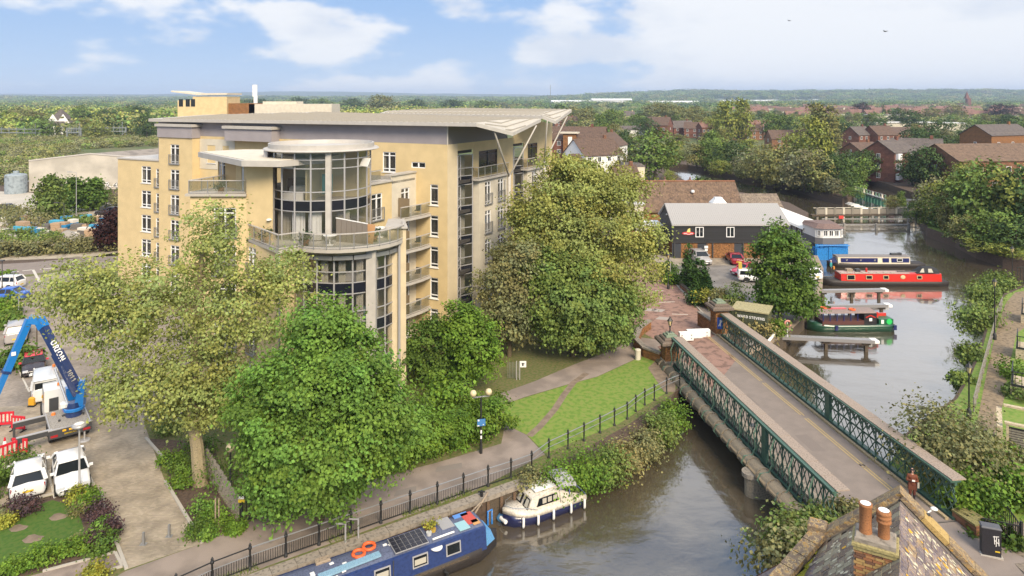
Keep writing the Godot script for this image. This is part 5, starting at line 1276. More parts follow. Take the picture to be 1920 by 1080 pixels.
	for i in pts.size() - 1:
		mk(MB.new().bar(pts[i] + v3(0, 0.4, 0), pts[i + 1] + v3(0, 0.4, 0), 0.3, 0.8), "brickwork", mats.brown_brick, w)
		for j in 3:
			mk(MB.new().bar(pts[i].lerp(pts[i + 1], j / 3.0) + v3(0, 0.84, 0), pts[i].lerp(pts[i + 1], (j + 0.97) / 3.0) + v3(0, 0.84, 0), 0.4, 0.1), "coping_stone", M("moss_stone", Color(0.24, 0.21, 0.08), 0.9, "stain", 0.9), w)

func lantern(o: Node3D, h: float) -> void:  # a Victorian lantern on a post of height h
	if h > 0: mk(MB.new().lathe(Vector3.ZERO, [[0.16, 0], [0.16, 0.5], [0.09, 0.6], [0.055, 0.8], [0.045, h - 0.2], [0.09, h - 0.1], [0.04, h]], 10), "post", mats.black_iron, o, true)
	else: mk(MB.new().lathe(Vector3.ZERO, [[0.14, 0], [0.06, 0.15], [0.05, 0.4], [0.1, 0.5], [0.04, 0.55]], 10), "stem", mats.black_iron, o)
	var y := h if h > 0 else 0.55
	mk(MB.new().lathe(v3(0, y, 0), [[0.09, 0.02], [0.2, 0.45]], 6), "glass", glass("lamp_glass", Color(0.9, 0.82, 0.6), 0.6), o)
	var f := MB.new().lathe(v3(0, y, 0), [[0.25, 0.45], [0.2, 0.52], [0.09, 0.66], [0.03, 0.72], [0.05, 0.78], [0.0, 0.84]], 6)
	for k in 6:
		var a := TAU * k / 6
		f.bar(v3(cos(a) * 0.09, y, sin(a) * 0.09), v3(cos(a) * 0.22, y + 0.46, sin(a) * 0.22), 0.025, 0.025)
	mk(f, "frame", mats.black_iron, o)

func river_walls() -> void:
	# quay with coping stones under the towpath fence
	var q := thing("quay_wall", "stained concrete quay wall along the towpath behind the moored boats", "quay wall", Vector3.ZERO)
	var a := v3(-28.4, 0, -22.1)
	var b := v3(1.46, 0, -41.37)
	mk(MB.new().bar(a + v3(0.05, -1.3, 0.08), b + v3(0.05, -1.3, 0.08), 0.24, 2.2), "wall", mats.old_timber, q)
	var n := 30
	for i in n:
		var p := a.lerp(b, i / float(n))
		var r := a.lerp(b, (i + 0.985) / float(n))
		mk(MB.new().bar(p + v3(0, -0.09 + 0.008 * sin(i * 3.0), 0), r + v3(0, -0.09 + 0.008 * sin(i * 2.0), 0), 0.62, 0.26), "coping_stone", mats.stone, q)
	for i in 26:
		var p := a.lerp(b, 0.35 + i / 40.0)
		mk(MB.new().boxb(p + v3(0.19, -1.9, 0.26), v3(0.16, 1.65, 0.16)), "fender_pile", M("pile", Color(0.16, 0.1, 0.06), 0.9, "stain", 1.0), q)
	mk(MB.new().tube([v3(-1.72, 0, -39.21) + v3(0, 0.0, 0), v3(-1.72, 0, -39.21) + v3(0, 0.35, 0)], 0.09).box(v3(-1.72, 0, -39.21) + v3(0, 0.3, 0), v3(0.4, 0.06, 0.06)), "mooring_post", mats.black_iron, q)
	# iron fence
	var f := thing("towpath_fence", "black iron railing with posts along the towpath and riverside lawn", "railing", Vector3.ZERO)
	var posts := [v3(-15.05, 0, -31.05), v3(-13.9, 0, -32.14), v3(-12.53, 0, -33.16), v3(-11.12, 0, -34.09), v3(-9.74, 0, -34.99), v3(-8.34, 0, -35.89), v3(-6.96, 0, -36.79), v3(-5.54, 0, -37.69), v3(-4.15, 0, -38.54), v3(-2.76, 0, -39.42), v3(-1.39, 0, -40.29), v3(-0.06, 0, -41.08), v3(1.19, 0, -41.91), v3(2.31, 0, -43.46), v3(3.6, 0, -44.59), v3(4.74, 0, -45.63), v3(5.93, 0, -46.73), v3(7.06, 0, -47.79), v3(8.1, 0, -48.75), v3(8.91, 0, -49.91), v3(9.76, 0, -50.96), v3(10.63, 0, -51.77), v3(11.82, 0, -52.99), v3(13.04, 0, -53.97)]
	for i in posts.size():
		mk(MB.new().lathe(posts[i], [[0.1, 0], [0.08, 0.12], [0.05, 0.16], [0.05, 0.95], [0.09, 0.98], [0.09, 1.08], [0.05, 1.12], [0.07, 1.18], [0.0, 1.3]], 8), "post", mats.black_iron, f, true)
		if i == posts.size() - 1: break
		var p: Vector3 = posts[i]
		var r: Vector3 = posts[i + 1]
		mk(MB.new().tube([p + v3(0, 1.04, 0), r + v3(0, 1.04, 0)], 0.035, 0.035, 6), "top_rail", mats.steel if i > 1 else mats.black_iron, f)
		mk(MB.new().tube([p + v3(0, 0.68, 0), r + v3(0, 0.68, 0)], 0.025, 0.025, 6), "middle_rail", mats.steel, f)
		if i < 12:
			var s := MB.new().bar(p + v3(0, 0.12, 0), r + v3(0, 0.12, 0), 0.04, 0.04)
			for k in 15: s.boxb(p.lerp(r, (k + 0.5) / 15.0) + v3(0, 0.12, 0), v3(0.022, 0.56, 0.022))
			mk(s, "balusters", mats.black_iron, f)
	var g := thing("boat_gate", "two pale steel gate posts in the towpath railing behind the solar panel", "gate", Vector3.ZERO)
	for p in [v3(-8.43, 0, -35.11), v3(-7.86, 0, -35.5)]: mk(MB.new().boxb(p, v3(0.07, 1.0, 0.07)).bar(p + v3(0, 1.0, 0), p + v3(-0.5, 0.95, -0.1), 0.06, 0.06), "gate_post", mats.alu, g)
	# grass along the quay edge
	var gr := MB.new()
	var r0 := RandomNumberGenerator.new()
	r0.seed = 5
	for i in 1500:
		var t := r0.randf_range(0.3, 0.97)
		if sin(t * 40.0) + sin(t * 17.0) < -0.2: continue
		var p := a.lerp(b, t) + v3(-0.5, 0, -0.62) * r0.randf_range(0.55, 1.15)
		gr.k = Color(1, 1, 1) * r0.randf_range(0.6, 1.1)
		var d := v3(r0.randfn() * 0.08, r0.randf_range(0.08, 0.25), r0.randfn() * 0.08)
		gr.tri(p, p + v3(0.05, 0.02, 0.02), p + d)
	mk(gr, "grass_tufts", leaf_mat("tuft", Color(0.17, 0.22, 0.05))).set_meta("kind", "stuff")
	# mooring edge on the far left bank
	var e := thing("mooring_wall", "curving timber-topped wall along the boatyard moorings", "quay wall", Vector3.ZERO)
	var pts := [v3(20.8, 0, -61.45), v3(23.63, 0, -64), v3(27.45, 0, -68.5), v3(32.82, 0, -75.78), v3(36.57, 0, -82.39), v3(40.91, 0, -91.69), v3(43.55, 0, -99.49)]
	for i in pts.size() - 1:
		mk(MB.new().bar(pts[i] + v3(0, -1.2, 0), pts[i + 1] + v3(0, -1.2, 0), 0.3, 2.3), "wall", mats.old_timber, e)
		for k in 5:
			mk(MB.new().bar(pts[i].lerp(pts[i + 1], k / 5.0) + v3(0, 0.0, 0), pts[i].lerp(pts[i + 1], (k + 0.97) / 5.0) + v3(0, 0.0, 0), 0.55, 0.2), "capping_plank", mats.wood, e)
	f = thing("mooring_rail", "thin dark railing behind the mooring wall beside the green shed", "railing", Vector3.ZERO)
	for i in pts.size() - 1:
		var o := v3(-0.9, 0, -0.5)
		mk(MB.new().boxb(pts[i] + o, v3(0.07, 1.0, 0.07)), "post", mats.black_iron, f)
		mk(MB.new().tube([pts[i] + o + v3(0, 1, 0), pts[i + 1] + o + v3(0, 1, 0)], 0.03, 0.03, 5).tube([pts[i] + o + v3(0, 0.5, 0), pts[i + 1] + o + v3(0, 0.5, 0)], 0.025, 0.025, 5), "rail", mats.black_iron, f)
	# white-grey jetties
	var j := 0
	for s in [[v3(36.83, -1.5, -82.98), v3(44.66, -1.5, -83.42), "jetty between the red narrowboat and its neighbour, shortest one"], [v3(33.34, -1.5, -76.85), v3(41.7, -1.5, -77.23), "grey jetty directly above the green trip boat"], [v3(25.85, -1.5, -66.95), v3(34.23, -1.5, -65.82), "long grey jetty nearest the bridge below the green trip boat"]]:
		j += 1
		var o := thing("jetty", s[2] if j > 1 else "grey jetty just below the red narrowboat", "jetty", Vector3.ZERO)
		var up := v3(0, 1.05, 0)
		mk(MB.new().bar(s[0] + up, s[1] + up, 0.85, 0.22), "walkway", M("jetty_grey", Color(0.33, 0.33, 0.34), 0.7, "stain", 0.5), o)
		mk(MB.new().bar(s[0] + up + v3(0, 0.03, 0.44), s[1] + up + v3(0, 0.03, 0.44), 0.06, 0.3), "edge_board", M("jetty_edge", Color(0.22, 0.21, 0.21), 0.7), o)
		mk(MB.new().box(s[1] + up + v3(0.15, 0.02, 0), v3(0.6, 0.25, 0.9)), "end_cap", mats.white_paint, o)
		for t in [0.05, 0.5, 0.93]:
			var p: Vector3 = s[0].lerp(s[1], t)
			mk(MB.new().boxb(p + v3(0, -1.5, 0), v3(0.28, 2.2, 0.28)).boxb(p + v3(0, 0.7, 0), v3(0.7, 0.25, 0.5)), "pile", mats.old_timber, o)
	# fence and wall of the right bank path
	var w := thing("path_wall", "brick river wall under the right-hand brick path", "quay wall", Vector3.ZERO)
	pts = [v3(25.9, 0, -45.99), v3(28.76, 0, -48.43), v3(33.31, 0, -52.05), v3(37.08, 0, -56.25), v3(42.22, 0, -62.37), v3(47.33, 0, -68.99), v3(51.89, 0, -74.62), v3(57.24, 0, -80.36), v3(61.52, 0, -83.57)]
	for i in pts.size() - 1: mk(MB.new().bar(pts[i] + v3(0, -0.85, 0), pts[i + 1] + v3(0, -0.85, 0), 0.3, 1.66), "wall", mats.old_timber, w)
	f = thing("path_railing", "pale railing along the right river path", "railing", Vector3.ZERO)
	var rp := [v3(33.25, 0, -49.91), v3(36.65, 0, -54.27), v3(40.7, 0, -59.45), v3(45.3, 0, -65.29), v3(49.46, 0, -70.65), v3(53.21, 0, -75.19)]
	for i in rp.size() - 1:
		for k in 4:
			var p: Vector3 = rp[i].lerp(rp[i + 1], k / 4.0)
			mk(MB.new().boxb(p, v3(0.08, 1.05, 0.08)), "post", mats.grey_wood, f)
		for y in [0.35, 0.7, 1.05]: mk(MB.new().bar(rp[i] + v3(0, y, 0), rp[i + 1] + v3(0, y, 0), 0.07, 0.05), "rail", mats.grey_wood, f)

# gabled building: ridge along local x, front towards +z; parts wall, roof, windows
func gabled(o: Node3D, w: float, d: float, h: float, rise: float, wall_m: Material, roof_m: Material, over := 0.3, y0 := -0.3) -> void:
	var b := MB.new()
	var x := w / 2
	var z := d / 2
	b.quad(v3(-x, y0, z), v3(x, y0, z), v3(x, h, z), v3(-x, h, z))
	b.quad(v3(x, y0, -z), v3(-x, y0, -z), v3(-x, h, -z), v3(x, h, -z))
	for s in [-1, 1]:
		b.quad(v3(s * x, y0, z), v3(s * x, y0, -z), v3(s * x, h, -z), v3(s * x, h, z))
		b.tri(v3(s * x, h, z), v3(s * x, h, -z), v3(s * x, h + rise, 0))
	mk(b, "wall", wall_m, o)
	var k := rise / z
	for s in [-1, 1]:
		var r := MB.new()
		var e := over
		var p := [v3(-x - e, h - k * e, s * (z + e)), v3(x + e, h - k * e, s * (z + e)), v3(x + e, h + rise, 0), v3(-x - e, h + rise, 0)]
		r.hexa(p + p.map(func(v): return v + v3(0, 0.18, 0)))
		mk(r, "roof", roof_m, o)

func house_window(o: Node3D, p: Vector3, w: float, h: float, turn := 0.0, frame: Material = null) -> void:
	var key := "hw%.2f %.2f" % [w, h]
	if not meshes.has(key):
		var f := MB.new()
		f.box(v3(0, 0, 0.03), v3(w, 0.1, 0.08)).box(v3(0, h, 0.03), v3(w, 0.1, 0.08)).box(v3(0, h / 2, 0.035), v3(0.08, h - 0.1, 0.07))
		for s in [-1, 1]: f.box(v3(s * (w / 2 - 0.05), h / 2, 0.032), v3(0.1, h - 0.1, 0.08))
		meshes[key] = [f.mesh(), MB.new().box(v3(0, h / 2, 0.02), v3(w - 0.15, h - 0.1, 0.03)).mesh()]
	var t := at(p, turn)
	var n := part(meshes[key][0], "window", frame if frame else mats.window_white, o, t)
	part(meshes[key][1], "pane", mats.car_glass, n)

func right_bank_buildings() -> void:
	# black boarded boathouse with offices
	var o := thing("boathouse", "black boarded boatyard office over orange brick with ribbed grey roof", "building", v3(30.9, 0, -102.5))
	var w := 16.2
	var d := 9.0
	mk(MB.new().boxb(v3(0, -0.2, 0.4), v3(w - 0.5, 2.6, d - 1.2)), "brick_base", mats.orange_brick, o)
	gabled(o, w, d, 4.75, 2.2, mats.black_board, M("ribbed", Color(0.36, 0.345, 0.33), 0.5), 0.25, 2.25)
	mk(MB.new().box(v3(0, 2.24, 0), v3(w - 0.02, 0.1, d - 0.02)), "soffit", mats.dark_steel, o)
	var ribs := MB.new()
	for i in 58:
		var x := -w / 2 - 0.15 + i * 0.29
		ribs.bar(v3(x, 4.84, 4.74), v3(x, 7.14, 0.0), 0.07, 0.05)
	mk(ribs, "roof_ribs", mats.ribbed, o).set_meta("kind", "stuff")
	for x in [-4.4, -0.05, 6.0]: house_window(o, v3(x, 3.05, d / 2), 1.15, 1.35)
	for x in [-7.9, -2.5, 1.8, 5.8]: mk(MB.new().boxb(v3(x, 0, d / 2 - 0.1), v3(0.16, 2.25, 0.16)), "post", mats.dark_steel, o)
	for x in [-4.0, 1.2, -9.6]: mk(MB.new().boxb(v3(x, 0, d / 2 - 0.22) if x > -9 else v3(-7.6, 0, d / 2 - 0.22), v3(1.25, 2.1, 0.06)), "door", M("slate_door", Color(0.035, 0.04, 0.05), 0.5), o)
	for x in [-3.2, -2.4, 1.4, 2.2]: mk(MB.new().boxb(v3(x, 6.4, 0.6), v3(0.14, 0.35, 0.14)), "vent", mats.dark_steel, o)
	mk(MB.new().lathe(v3(7.4, 5.2, 3.6), [[0.1, 0], [0.1, 0.7], [0, 0.7]], 8), "flue", mats.dark_steel, o)
	mk(MB.new().lathe(v3(-8.2, 5.6, 0.8), [[0, 0.16], [0.16, 0], [0, -0.16]], 8), "floodlight", mats.white_paint, o)
	var lg := thing("boatyard_emblem", "red and yellow boatyard emblem on the black boarding", "sign", v3(24.9, 3.55, -97.93))
	mk(MB.new().lathe(Vector3.ZERO, [[0, 0.02], [0.9, 0.0]], 20, Transform3D(Basis(v3(1, 0, 0), v3(0, 0, 1), v3(0, 0.26, 0)), Vector3.ZERO)), "ellipse", col_mat("sign_red", Color(0.5, 0.03, 0.03), 0.5), lg)
	mk(MB.new().quad(v3(-0.25, 0.16, 0.03), v3(0.28, 0.16, 0.03), v3(0.26, 0.75, 0.03), v3(-0.05, 0.62, 0.03)), "lion_shape", col_mat("sign_yellow", Color(0.75, 0.6, 0.2), 0.5), lg)
	mk(MB.new().box(v3(-0.42, -0.02, 0.035), v3(0.5, 0.18, 0.01)).box(v3(0.45, -0.02, 0.035), v3(0.42, 0.18, 0.01)).box(v3(0.02, -0.12, 0.035), v3(0.5, 0.12, 0.01)), "print", col_mat("sign_pink", Color(0.75, 0.4, 0.4), 0.5), lg)
	# stairs and deck at the left end
	var st := thing("office_stairs", "dark timber deck and stairs at the left end of the black office", "stairs", v3(22.0, 0, -100.5))
	for i in 9: mk(MB.new().box(v3(0, 0.25 * i + 0.2, -1.2 + 0.28 * (8 - i)), v3(1.1, 0.06, 0.3)), "step", mats.old_timber, st)
	mk(MB.new().box(v3(-0.4, 2.4, -1.8), v3(2.6, 0.12, 1.8)).boxb(v3(-1.6, 2.4, -1.0), v3(0.08, 1.0, 0.08)).bar(v3(-1.7, 3.4, -0.95), v3(0.8, 3.4, -0.95), 0.07, 0.07).boxb(v3(-1.6, 0, -1.0), v3(0.12, 2.4, 0.12)), "landing", mats.old_timber, st)
	# old mill buildings
	o = thing("mill_house", "long old mill with tall stained brown tile roof and brick gable", "building", v3(32.6, 0, -131.5))
	gabled(o, 18.6, 11, 2.2, 4.6, mats.orange_brick, mats.old_tile, 0.35, -1.6)
	mk(MB.new().bar(v3(-9.6, 7.02, 0), v3(9.6, 7.02, 0), 0.35, 0.14), "ridge", M("ridge_red", Color(0.4, 0.17, 0.09), 0.9, "stain", 0.9), o)
	mk(MB.new().lathe(Vector3.ZERO, [[0.0, 0.02], [0.7, 0], [0.7, 0.06], [0.5, 0.08]], 14, Transform3D(Basis(v3(0, 1, 0), v3(-1, 0, 0), v3(0, 0, 1)), v3(-9.4, 3.6, 0.6))), "round_window", mats.car_glass, o)
	mk(MB.new().lathe(v3(1.0, 5.2, 2.6), [[0.35, 0], [0.3, 0.4], [0, 0.42]], 8), "roof_vent", mats.white_paint, o)
	o = thing("mill_wing", "lower lichened mill wing with arched blue window by the weir pool", "building", v3(46.0, 0, -137))
	gabled(o, 12.0, 7.5, 1.3, 2.4, mats.orange_brick, M("lichen_tile", Color(0.36, 0.29, 0.22), 0.9, "slate", 0.35, "stain", 0.1), 0.3, -2.0)
	var aw := MB.new()
	for q in [[2.4, 0.0], [2.3, 0.25], [1.8, 0.45], [1.1, 0.58]]: aw.box(v3(2.3, 0.1 + q[1] - 0.3, 3.77), v3(q[0], 0.85, 0.05))
	var an := mk(aw, "arched_window", M("blue_frame", Color(0.05, 0.25, 0.32), 0.5), o)
	mk(MB.new().box(v3(2.3, 0.0, 3.8), v3(2.1, 0.9, 0.02)), "pane", mats.car_glass, an)
	o = thing("brick_outhouse", "white-capped brick turret between the office roof and the mill", "outbuilding", v3(34.5, 0, -116))
	mk(MB.new().boxb(Vector3.ZERO, v3(2.2, 5.0, 2.2)), "wall", mats.orange_brick, o)
	mk(MB.new().lathe(Vector3.ZERO, [[1.75, 5.0], [1.7, 5.2], [0.9, 5.9], [0.8, 6.1], [0, 6.12]], 4, Transform3D(Basis(Vector3.UP, PI / 4), Vector3.ZERO)), "roof", mats.white_paint, o)
	for q in [[v3(38.0, 0, -148), 8.0, 9.0, 2.0, 3.4, "brown tiled hipped roof peeping over the mill ridge"], [v3(31.5, 0, -143), 4.0, 5.0, 3.0, 3.0, "small grey pointed roof behind the mill ridge"]]:
		o = thing("mill_cottage", q[5], "building", q[0])
		mk(MB.new().boxb(v3(0, -1, 0), v3(q[1], q[3] + 1, q[2])), "wall", mats.brown_brick, o)
		mk(MB.new().lathe(Vector3.ZERO, [[q[2] * 0.8, q[3]], [0.25, q[3] + q[4]], [0, q[3] + q[4]]], 4, Transform3D(Basis(Vector3.UP, PI / 4).scaled_local(v3(q[1] / q[2], 1, 1)), Vector3.ZERO)), "roof", mats.old_tile, o)
		mk(MB.new().lathe(v3(0, q[3] + q[4], 0), [[0.15, 0], [0.2, 0.3], [0, 0.6]], 6), "finial", mats.red_tile, o)
	o = thing("flat_roofed_store", "pale flat roofed store between the poplar and the mill", "building", v3(20.2, 0, -128))
	mk(MB.new().boxb(Vector3.ZERO, v3(7, 3.4, 6)), "wall", mats.white_render, o)
	mk(MB.new().boxb(v3(0, 3.4, 0), v3(7.4, 0.3, 6.4)), "roof", M("pale_roof", Color(0.55, 0.54, 0.52), 0.7), o)
	o = thing("kiosk", "white flat canopy and grey kiosk at the left end of the office", "building", v3(19.8, 0, -106))
	mk(MB.new().boxb(Vector3.ZERO, v3(4.2, 2.6, 4)), "wall", mats.orange_brick, o)
	mk(MB.new().boxb(v3(0.4, 3.5, 0), v3(5.0, 0.15, 4.4)).boxb(v3(0.6, 2.6, 0), v3(3.6, 0.9, 3.4)), "canopy", mats.white_paint, o)
	# houseboat clubhouse
	o = thing("houseboat", "long white-roofed houseboat with windowed stern and blue sheeted hull", "houseboat", v3(47.6, -1.5, -115.0), 0.02)
	mk(MB.new().prism(PackedVector2Array([Vector2(-2.6, 10.5), Vector2(2.6, 10.5), Vector2(2.9, -14), Vector2(-2.9, -14)]), -0.6, 1.0), "hull", mats.dark_steel, o)
	for x in 8: mk(MB.new().boxb(v3(-2.6 + x * 0.74, -0.2, 11.6 - 0.25 * absf(x - 3.5) * 0.4), v3(0.7, 2.5, 0.12)), "blue_sheet", M("tarp_blue", Color(0.02, 0.22, 0.6), 0.5, "stain", 0.4), o)
	mk(MB.new().boxb(v3(0, -0.3, 10.6), v3(5.6, 2.0, 1.8)), "bow_tank", mats.tarp_blue, o)
	mk(MB.new().tube([v3(-2.9, 2.2, 11.8), v3(2.9, 2.2, 11.8)], 0.08), "hull_rail", mats.tarp_blue, o)
	mk(MB.new().boxb(v3(0, 1.0, -2), v3(5.0, 1.5, 22)), "lower_wall", mats.white_render, o)
	var rf := []
	for z in [-13.5, -6, 2, 7.0]:
		var r := []
		for i in 9:
			var t := PI * i / 8.0
			r.append(v3(cos(t) * 3.0, 3.7 + sin(t) * 0.75, z))
		rf.append(r)
	mk(MB.new().loft(rf, false, false), "roof", M("bright_roof", Color(0.75, 0.72, 0.66), 0.6), o)
	mk(MB.new().boxb(v3(0, 2.5, -3.3), v3(4.9, 1.25, 20)), "upper_wall", mats.dark_steel, o)
	for i in 9: house_window(o, v3(-2.46, 2.65, -11 + i * 2.0), 0.9, 0.95, -PI / 2)
	mk(MB.new().prism(PackedVector2Array([Vector2(-2.8, 6.5), Vector2(2.8, 6.5), Vector2(2.6, 10.6), Vector2(1.6, 11.3), Vector2(-1.6, 11.3), Vector2(-2.6, 10.6)]), 2.2, 3.2), "skirt", M("skirt_grey", Color(0.14, 0.14, 0.15), 0.7), o)
	mk(MB.new().prism(PackedVector2Array([Vector2(-2.7, 6.5), Vector2(2.7, 6.5), Vector2(2.5, 10.5), Vector2(1.5, 11.1), Vector2(-1.5, 11.1), Vector2(-2.5, 10.5)]), 3.2, 4.6), "cabin", mats.white_paint, o)
	for x in [-1.0, 0.0, 1.0]: house_window(o, v3(x, 3.5, 11.1), 0.8, 0.85)
	house_window(o, v3(2.05, 3.5, 10.85), 0.6, 0.85, 0.6)
	house_window(o, v3(-2.05, 3.5, 10.85), 0.6, 0.85, -0.6)
	mk(MB.new().loft([[v3(-2.9, 4.6, 6.5), v3(-2.7, 4.6, 10.7), v3(-1.6, 4.6, 11.5), v3(1.6, 4.6, 11.5), v3(2.7, 4.6, 10.7), v3(2.9, 4.6, 6.5)], [v3(-2.4, 5.1, 6.5), v3(-1.6, 5.2, 10), v3(-0.8, 5.22, 10.4), v3(0.8, 5.22, 10.4), v3(1.6, 5.2, 10), v3(2.4, 5.1, 6.5)]]), "brown_roof", M("brown_felt", Color(0.2, 0.13, 0.11), 0.8, "stain", 0.4), o)
	o.scale = v3(0.84, 1, 1)
	# weir walkways
	o = thing("weir_walkway", "white-posted fenced walkway across the weir above the pool", "weir", Vector3.ZERO)
	mk(MB.new().bar(v3(59.47, -1.5, -138.05) + v3(0, 0.9, 0), v3(84.11, -1.5, -139.29) + v3(0, 0.9, 0), 1.0, 0.3), "beam", mats.old_timber, o)
	for i in 14:
		var p: Vector3 = (v3(60.74, -1.5, -138.05)).lerp(v3(84.11, -1.5, -139.29), i / 13.0)
		mk(MB.new().boxb(p + v3(0, -1.0, 0), v3(0.4, 3.4, 0.4)), "post", mats.white_render if i % 2 else mats.grey_wood, o)
		if i < 13:
			mk(MB.new().boxb(p + v3(0.9, 1.1, 0), v3(1.3, 1.0, 0.08)), "fence_panel", M("mesh_grey", Color(0.25, 0.22, 0.18), 0.8), o)
	mk(MB.new().bar(v3(60, -1.5, -138.05) + v3(0, 2.35, 0), v3(84.11, -1.5, -139.29) + v3(0, 2.35, 0), 0.12, 0.1), "rail", mats.white_render, o)
	o = thing("boom_walkway", "pale floating boom with chains below the weir walkway", "boom", Vector3.ZERO)
	mk(MB.new().bar(v3(59.01, -1.5, -128.93) + v3(0, 0.6, 0), v3(73.88, -1.5, -128.93) + v3(0, 0.6, 0), 0.6, 0.3).bar(v3(60, -1.5, -133.33) + v3(0, 0.8, -1), v3(80, -1.5, -133.33) + v3(0, 0.8, -1), 0.3, 0.2), "beam", mats.concrete, o)
	for u in [v3(61.28, -1.5, -127.87), v3(67.18, -1.5, -127.87), v3(73.18, -1.5, -127.87), v3(76.68, -1.5, -126.83)]: mk(MB.new().boxb(u + v3(0, -0.6, 0), v3(0.35, 1.7, 0.35)), "pile", mats.concrete, o)
	mk(MB.new().tube([v3(67.18, -1.5, -127.87) + v3(0, 0.7, 0), v3(70.23, -1.5, -127.87) + v3(0, 0.1, 0), v3(73.18, -1.5, -127.87) + v3(0, 0.7, 0), v3(75.04, -1.5, -127.35) + v3(0, 0.1, 0), v3(76.68, -1.5, -126.83) + v3(0, 0.9, 0)], 0.06), "chain", mats.grey_wood, o)
	mk(MB.new().boxb(v3(63.59, -1.5, -133.33) + v3(0, 0.9, -0.6), v3(0.9, 0.6, 0.1)), "red_board", col_mat("warn_red", Color(0.6, 0.05, 0.04), 0.5), o)
	o = thing("gantry", "grey steel gantry at the right end of the weir walkway", "gantry", Vector3.ZERO)
	for p in [v3(78.11, -1.5, -136.84), v3(79.68, -1.5, -136.84)]: mk(MB.new().boxb(p, v3(0.25, 4.2, 0.25)), "leg", mats.alu, o)
	mk(MB.new().bar(v3(77.89, -1.5, -136.84) + v3(0, 4.1, 0), v3(79.89, -1.5, -136.84) + v3(0, 4.1, 0), 0.3, 0.3).bar(v3(78.11, -1.5, -136.84) + v3(0, 3, 0), v3(79.68, -1.5, -136.84) + v3(0, 3, 0), 0.2, 0.2), "beam", mats.alu, o)
	o = thing("sluice_gates", "row of green sluice gates with red lifebelts at the far weir", "sluice", Vector3.ZERO)
	var sa := v3(82.21, -1.5, -165.96)
	var sb := v3(81.55, -1.5, -151.46)
	for i in 11:
		var p := sa.lerp(sb, i / 10.0)
		mk(MB.new().boxb(p + v3(0, -0.5, 0), v3(0.3, 3.6, 0.3)).bar(p + v3(0, 1.2, 0), p + v3(-1.2, -0.4, 1.6), 0.2, 0.2), "gate_frame", mats.white_render if i % 3 == 0 else mats.bridge_pale, o)
		if i < 10: mk(MB.new().boxb(p.lerp(sa.lerp(sb, (i + 1) / 10.0), 0.5) + v3(0, 0.4, 0), v3(1.0, 1.4, 0.12)), "gate", M("gate_green", Color(0.06, 0.2, 0.13), 0.6), o)
	mk(MB.new().bar(sa + v3(0, 2.2, 0), sb + v3(0, 2.2, 0), 0.9, 0.15).bar(sa + v3(0, 3.1, 0), sb + v3(0, 3.1, 0), 0.08, 0.08), "walkway", mats.alu, o)
	var fm := MB.new()
	var r2 := RandomNumberGenerator.new()
	r2.seed = 9
	for i in 500:
		var p: Vector3 = (v3(77.5, -1.5, -162.5)).lerp(v3(77.71, -1.5, -148.57), r2.randf()) + v3(r2.randfn() * 0.5, 0.03, r2.randfn() * 0.5)
		var s := r2.randf_range(0.1, 0.5)
		fm.quad(p + v3(-s, 0, s * 0.3), p + v3(s, 0, s * 0.4), p + v3(s * 0.8, 0.04, -s * 0.3), p + v3(-s * 0.7, 0.04, -s * 0.4))
	mk(fm, "foam", mats.white_paint).set_meta("kind", "stuff")
	var wd := MB.new()
	for q in [[v3(6.65, -1.5, -45.48), 1.6, 90], [v3(8.29, -1.5, -46.85), 1.2, 70], [v3(5.38, -1.5, -43.7), 1.2, 50]]:
		for i in q[2]:
			var p: Vector3 = q[0] + v3(r2.randfn() * q[1] * 0.5, 0.02, r2.randfn() * q[1] * 0.35)
			var e := r2.randf_range(0.06, 0.2)
			wd.k = Color(1, 1, 1) * r2.randf_range(0.6, 1.1)
			wd.quad(p + v3(-e, 0, e * 0.4), p + v3(e * 0.7, 0, e * 0.6), p + v3(e, 0.02, -e * 0.5), p + v3(-e * 0.5, 0.01, -e * 0.6))
	mk(wd, "floating_weed", M("weed", Color(0.33, 0.33, 0.07), 0.8)).set_meta("kind", "stuff")
	# green store in the yard
	o = thing("green_shed", "green ribbed steel store with pale flat lid beside the moorings", "shed", v3(23.69, 0, -64.43) + v3(-0.6, 0, -2.2), -0.5)
	for i in 14: mk(MB.new().boxb(v3(-1.5 + i * 0.225, 0, 1.25 + 0.02 * (i % 2)), v3(0.21, 2.4, 0.06)), "ribbed_panel", M("shed_green", Color(0.065, 0.075, 0.04), 0.7, "stain", 0.5), o)
	mk(MB.new().boxb(v3(0, 0, 0), v3(3.1, 2.4, 2.44)), "body", mats.shed_green, o)
	for i in 11: mk(MB.new().boxb(v3(1.56 + 0.02 * (i % 2), 0, -1.1 + i * 0.22), v3(0.06, 2.38, 0.2)), "side_panel", M("shed_side", Color(0.11, 0.12, 0.06), 0.7, "stain", 0.5), o)
	mk(MB.new().boxb(v3(0, 2.42, 0), v3(3.4, 0.12, 2.8)), "lid", M("lid_tan", Color(0.42, 0.37, 0.2), 0.8, "stain", 0.4), o)
	text("WARD STEVENS", 0.26, mats.white_paint, o, Transform3D(Basis(), v3(0.1, 1.9, 1.32)))

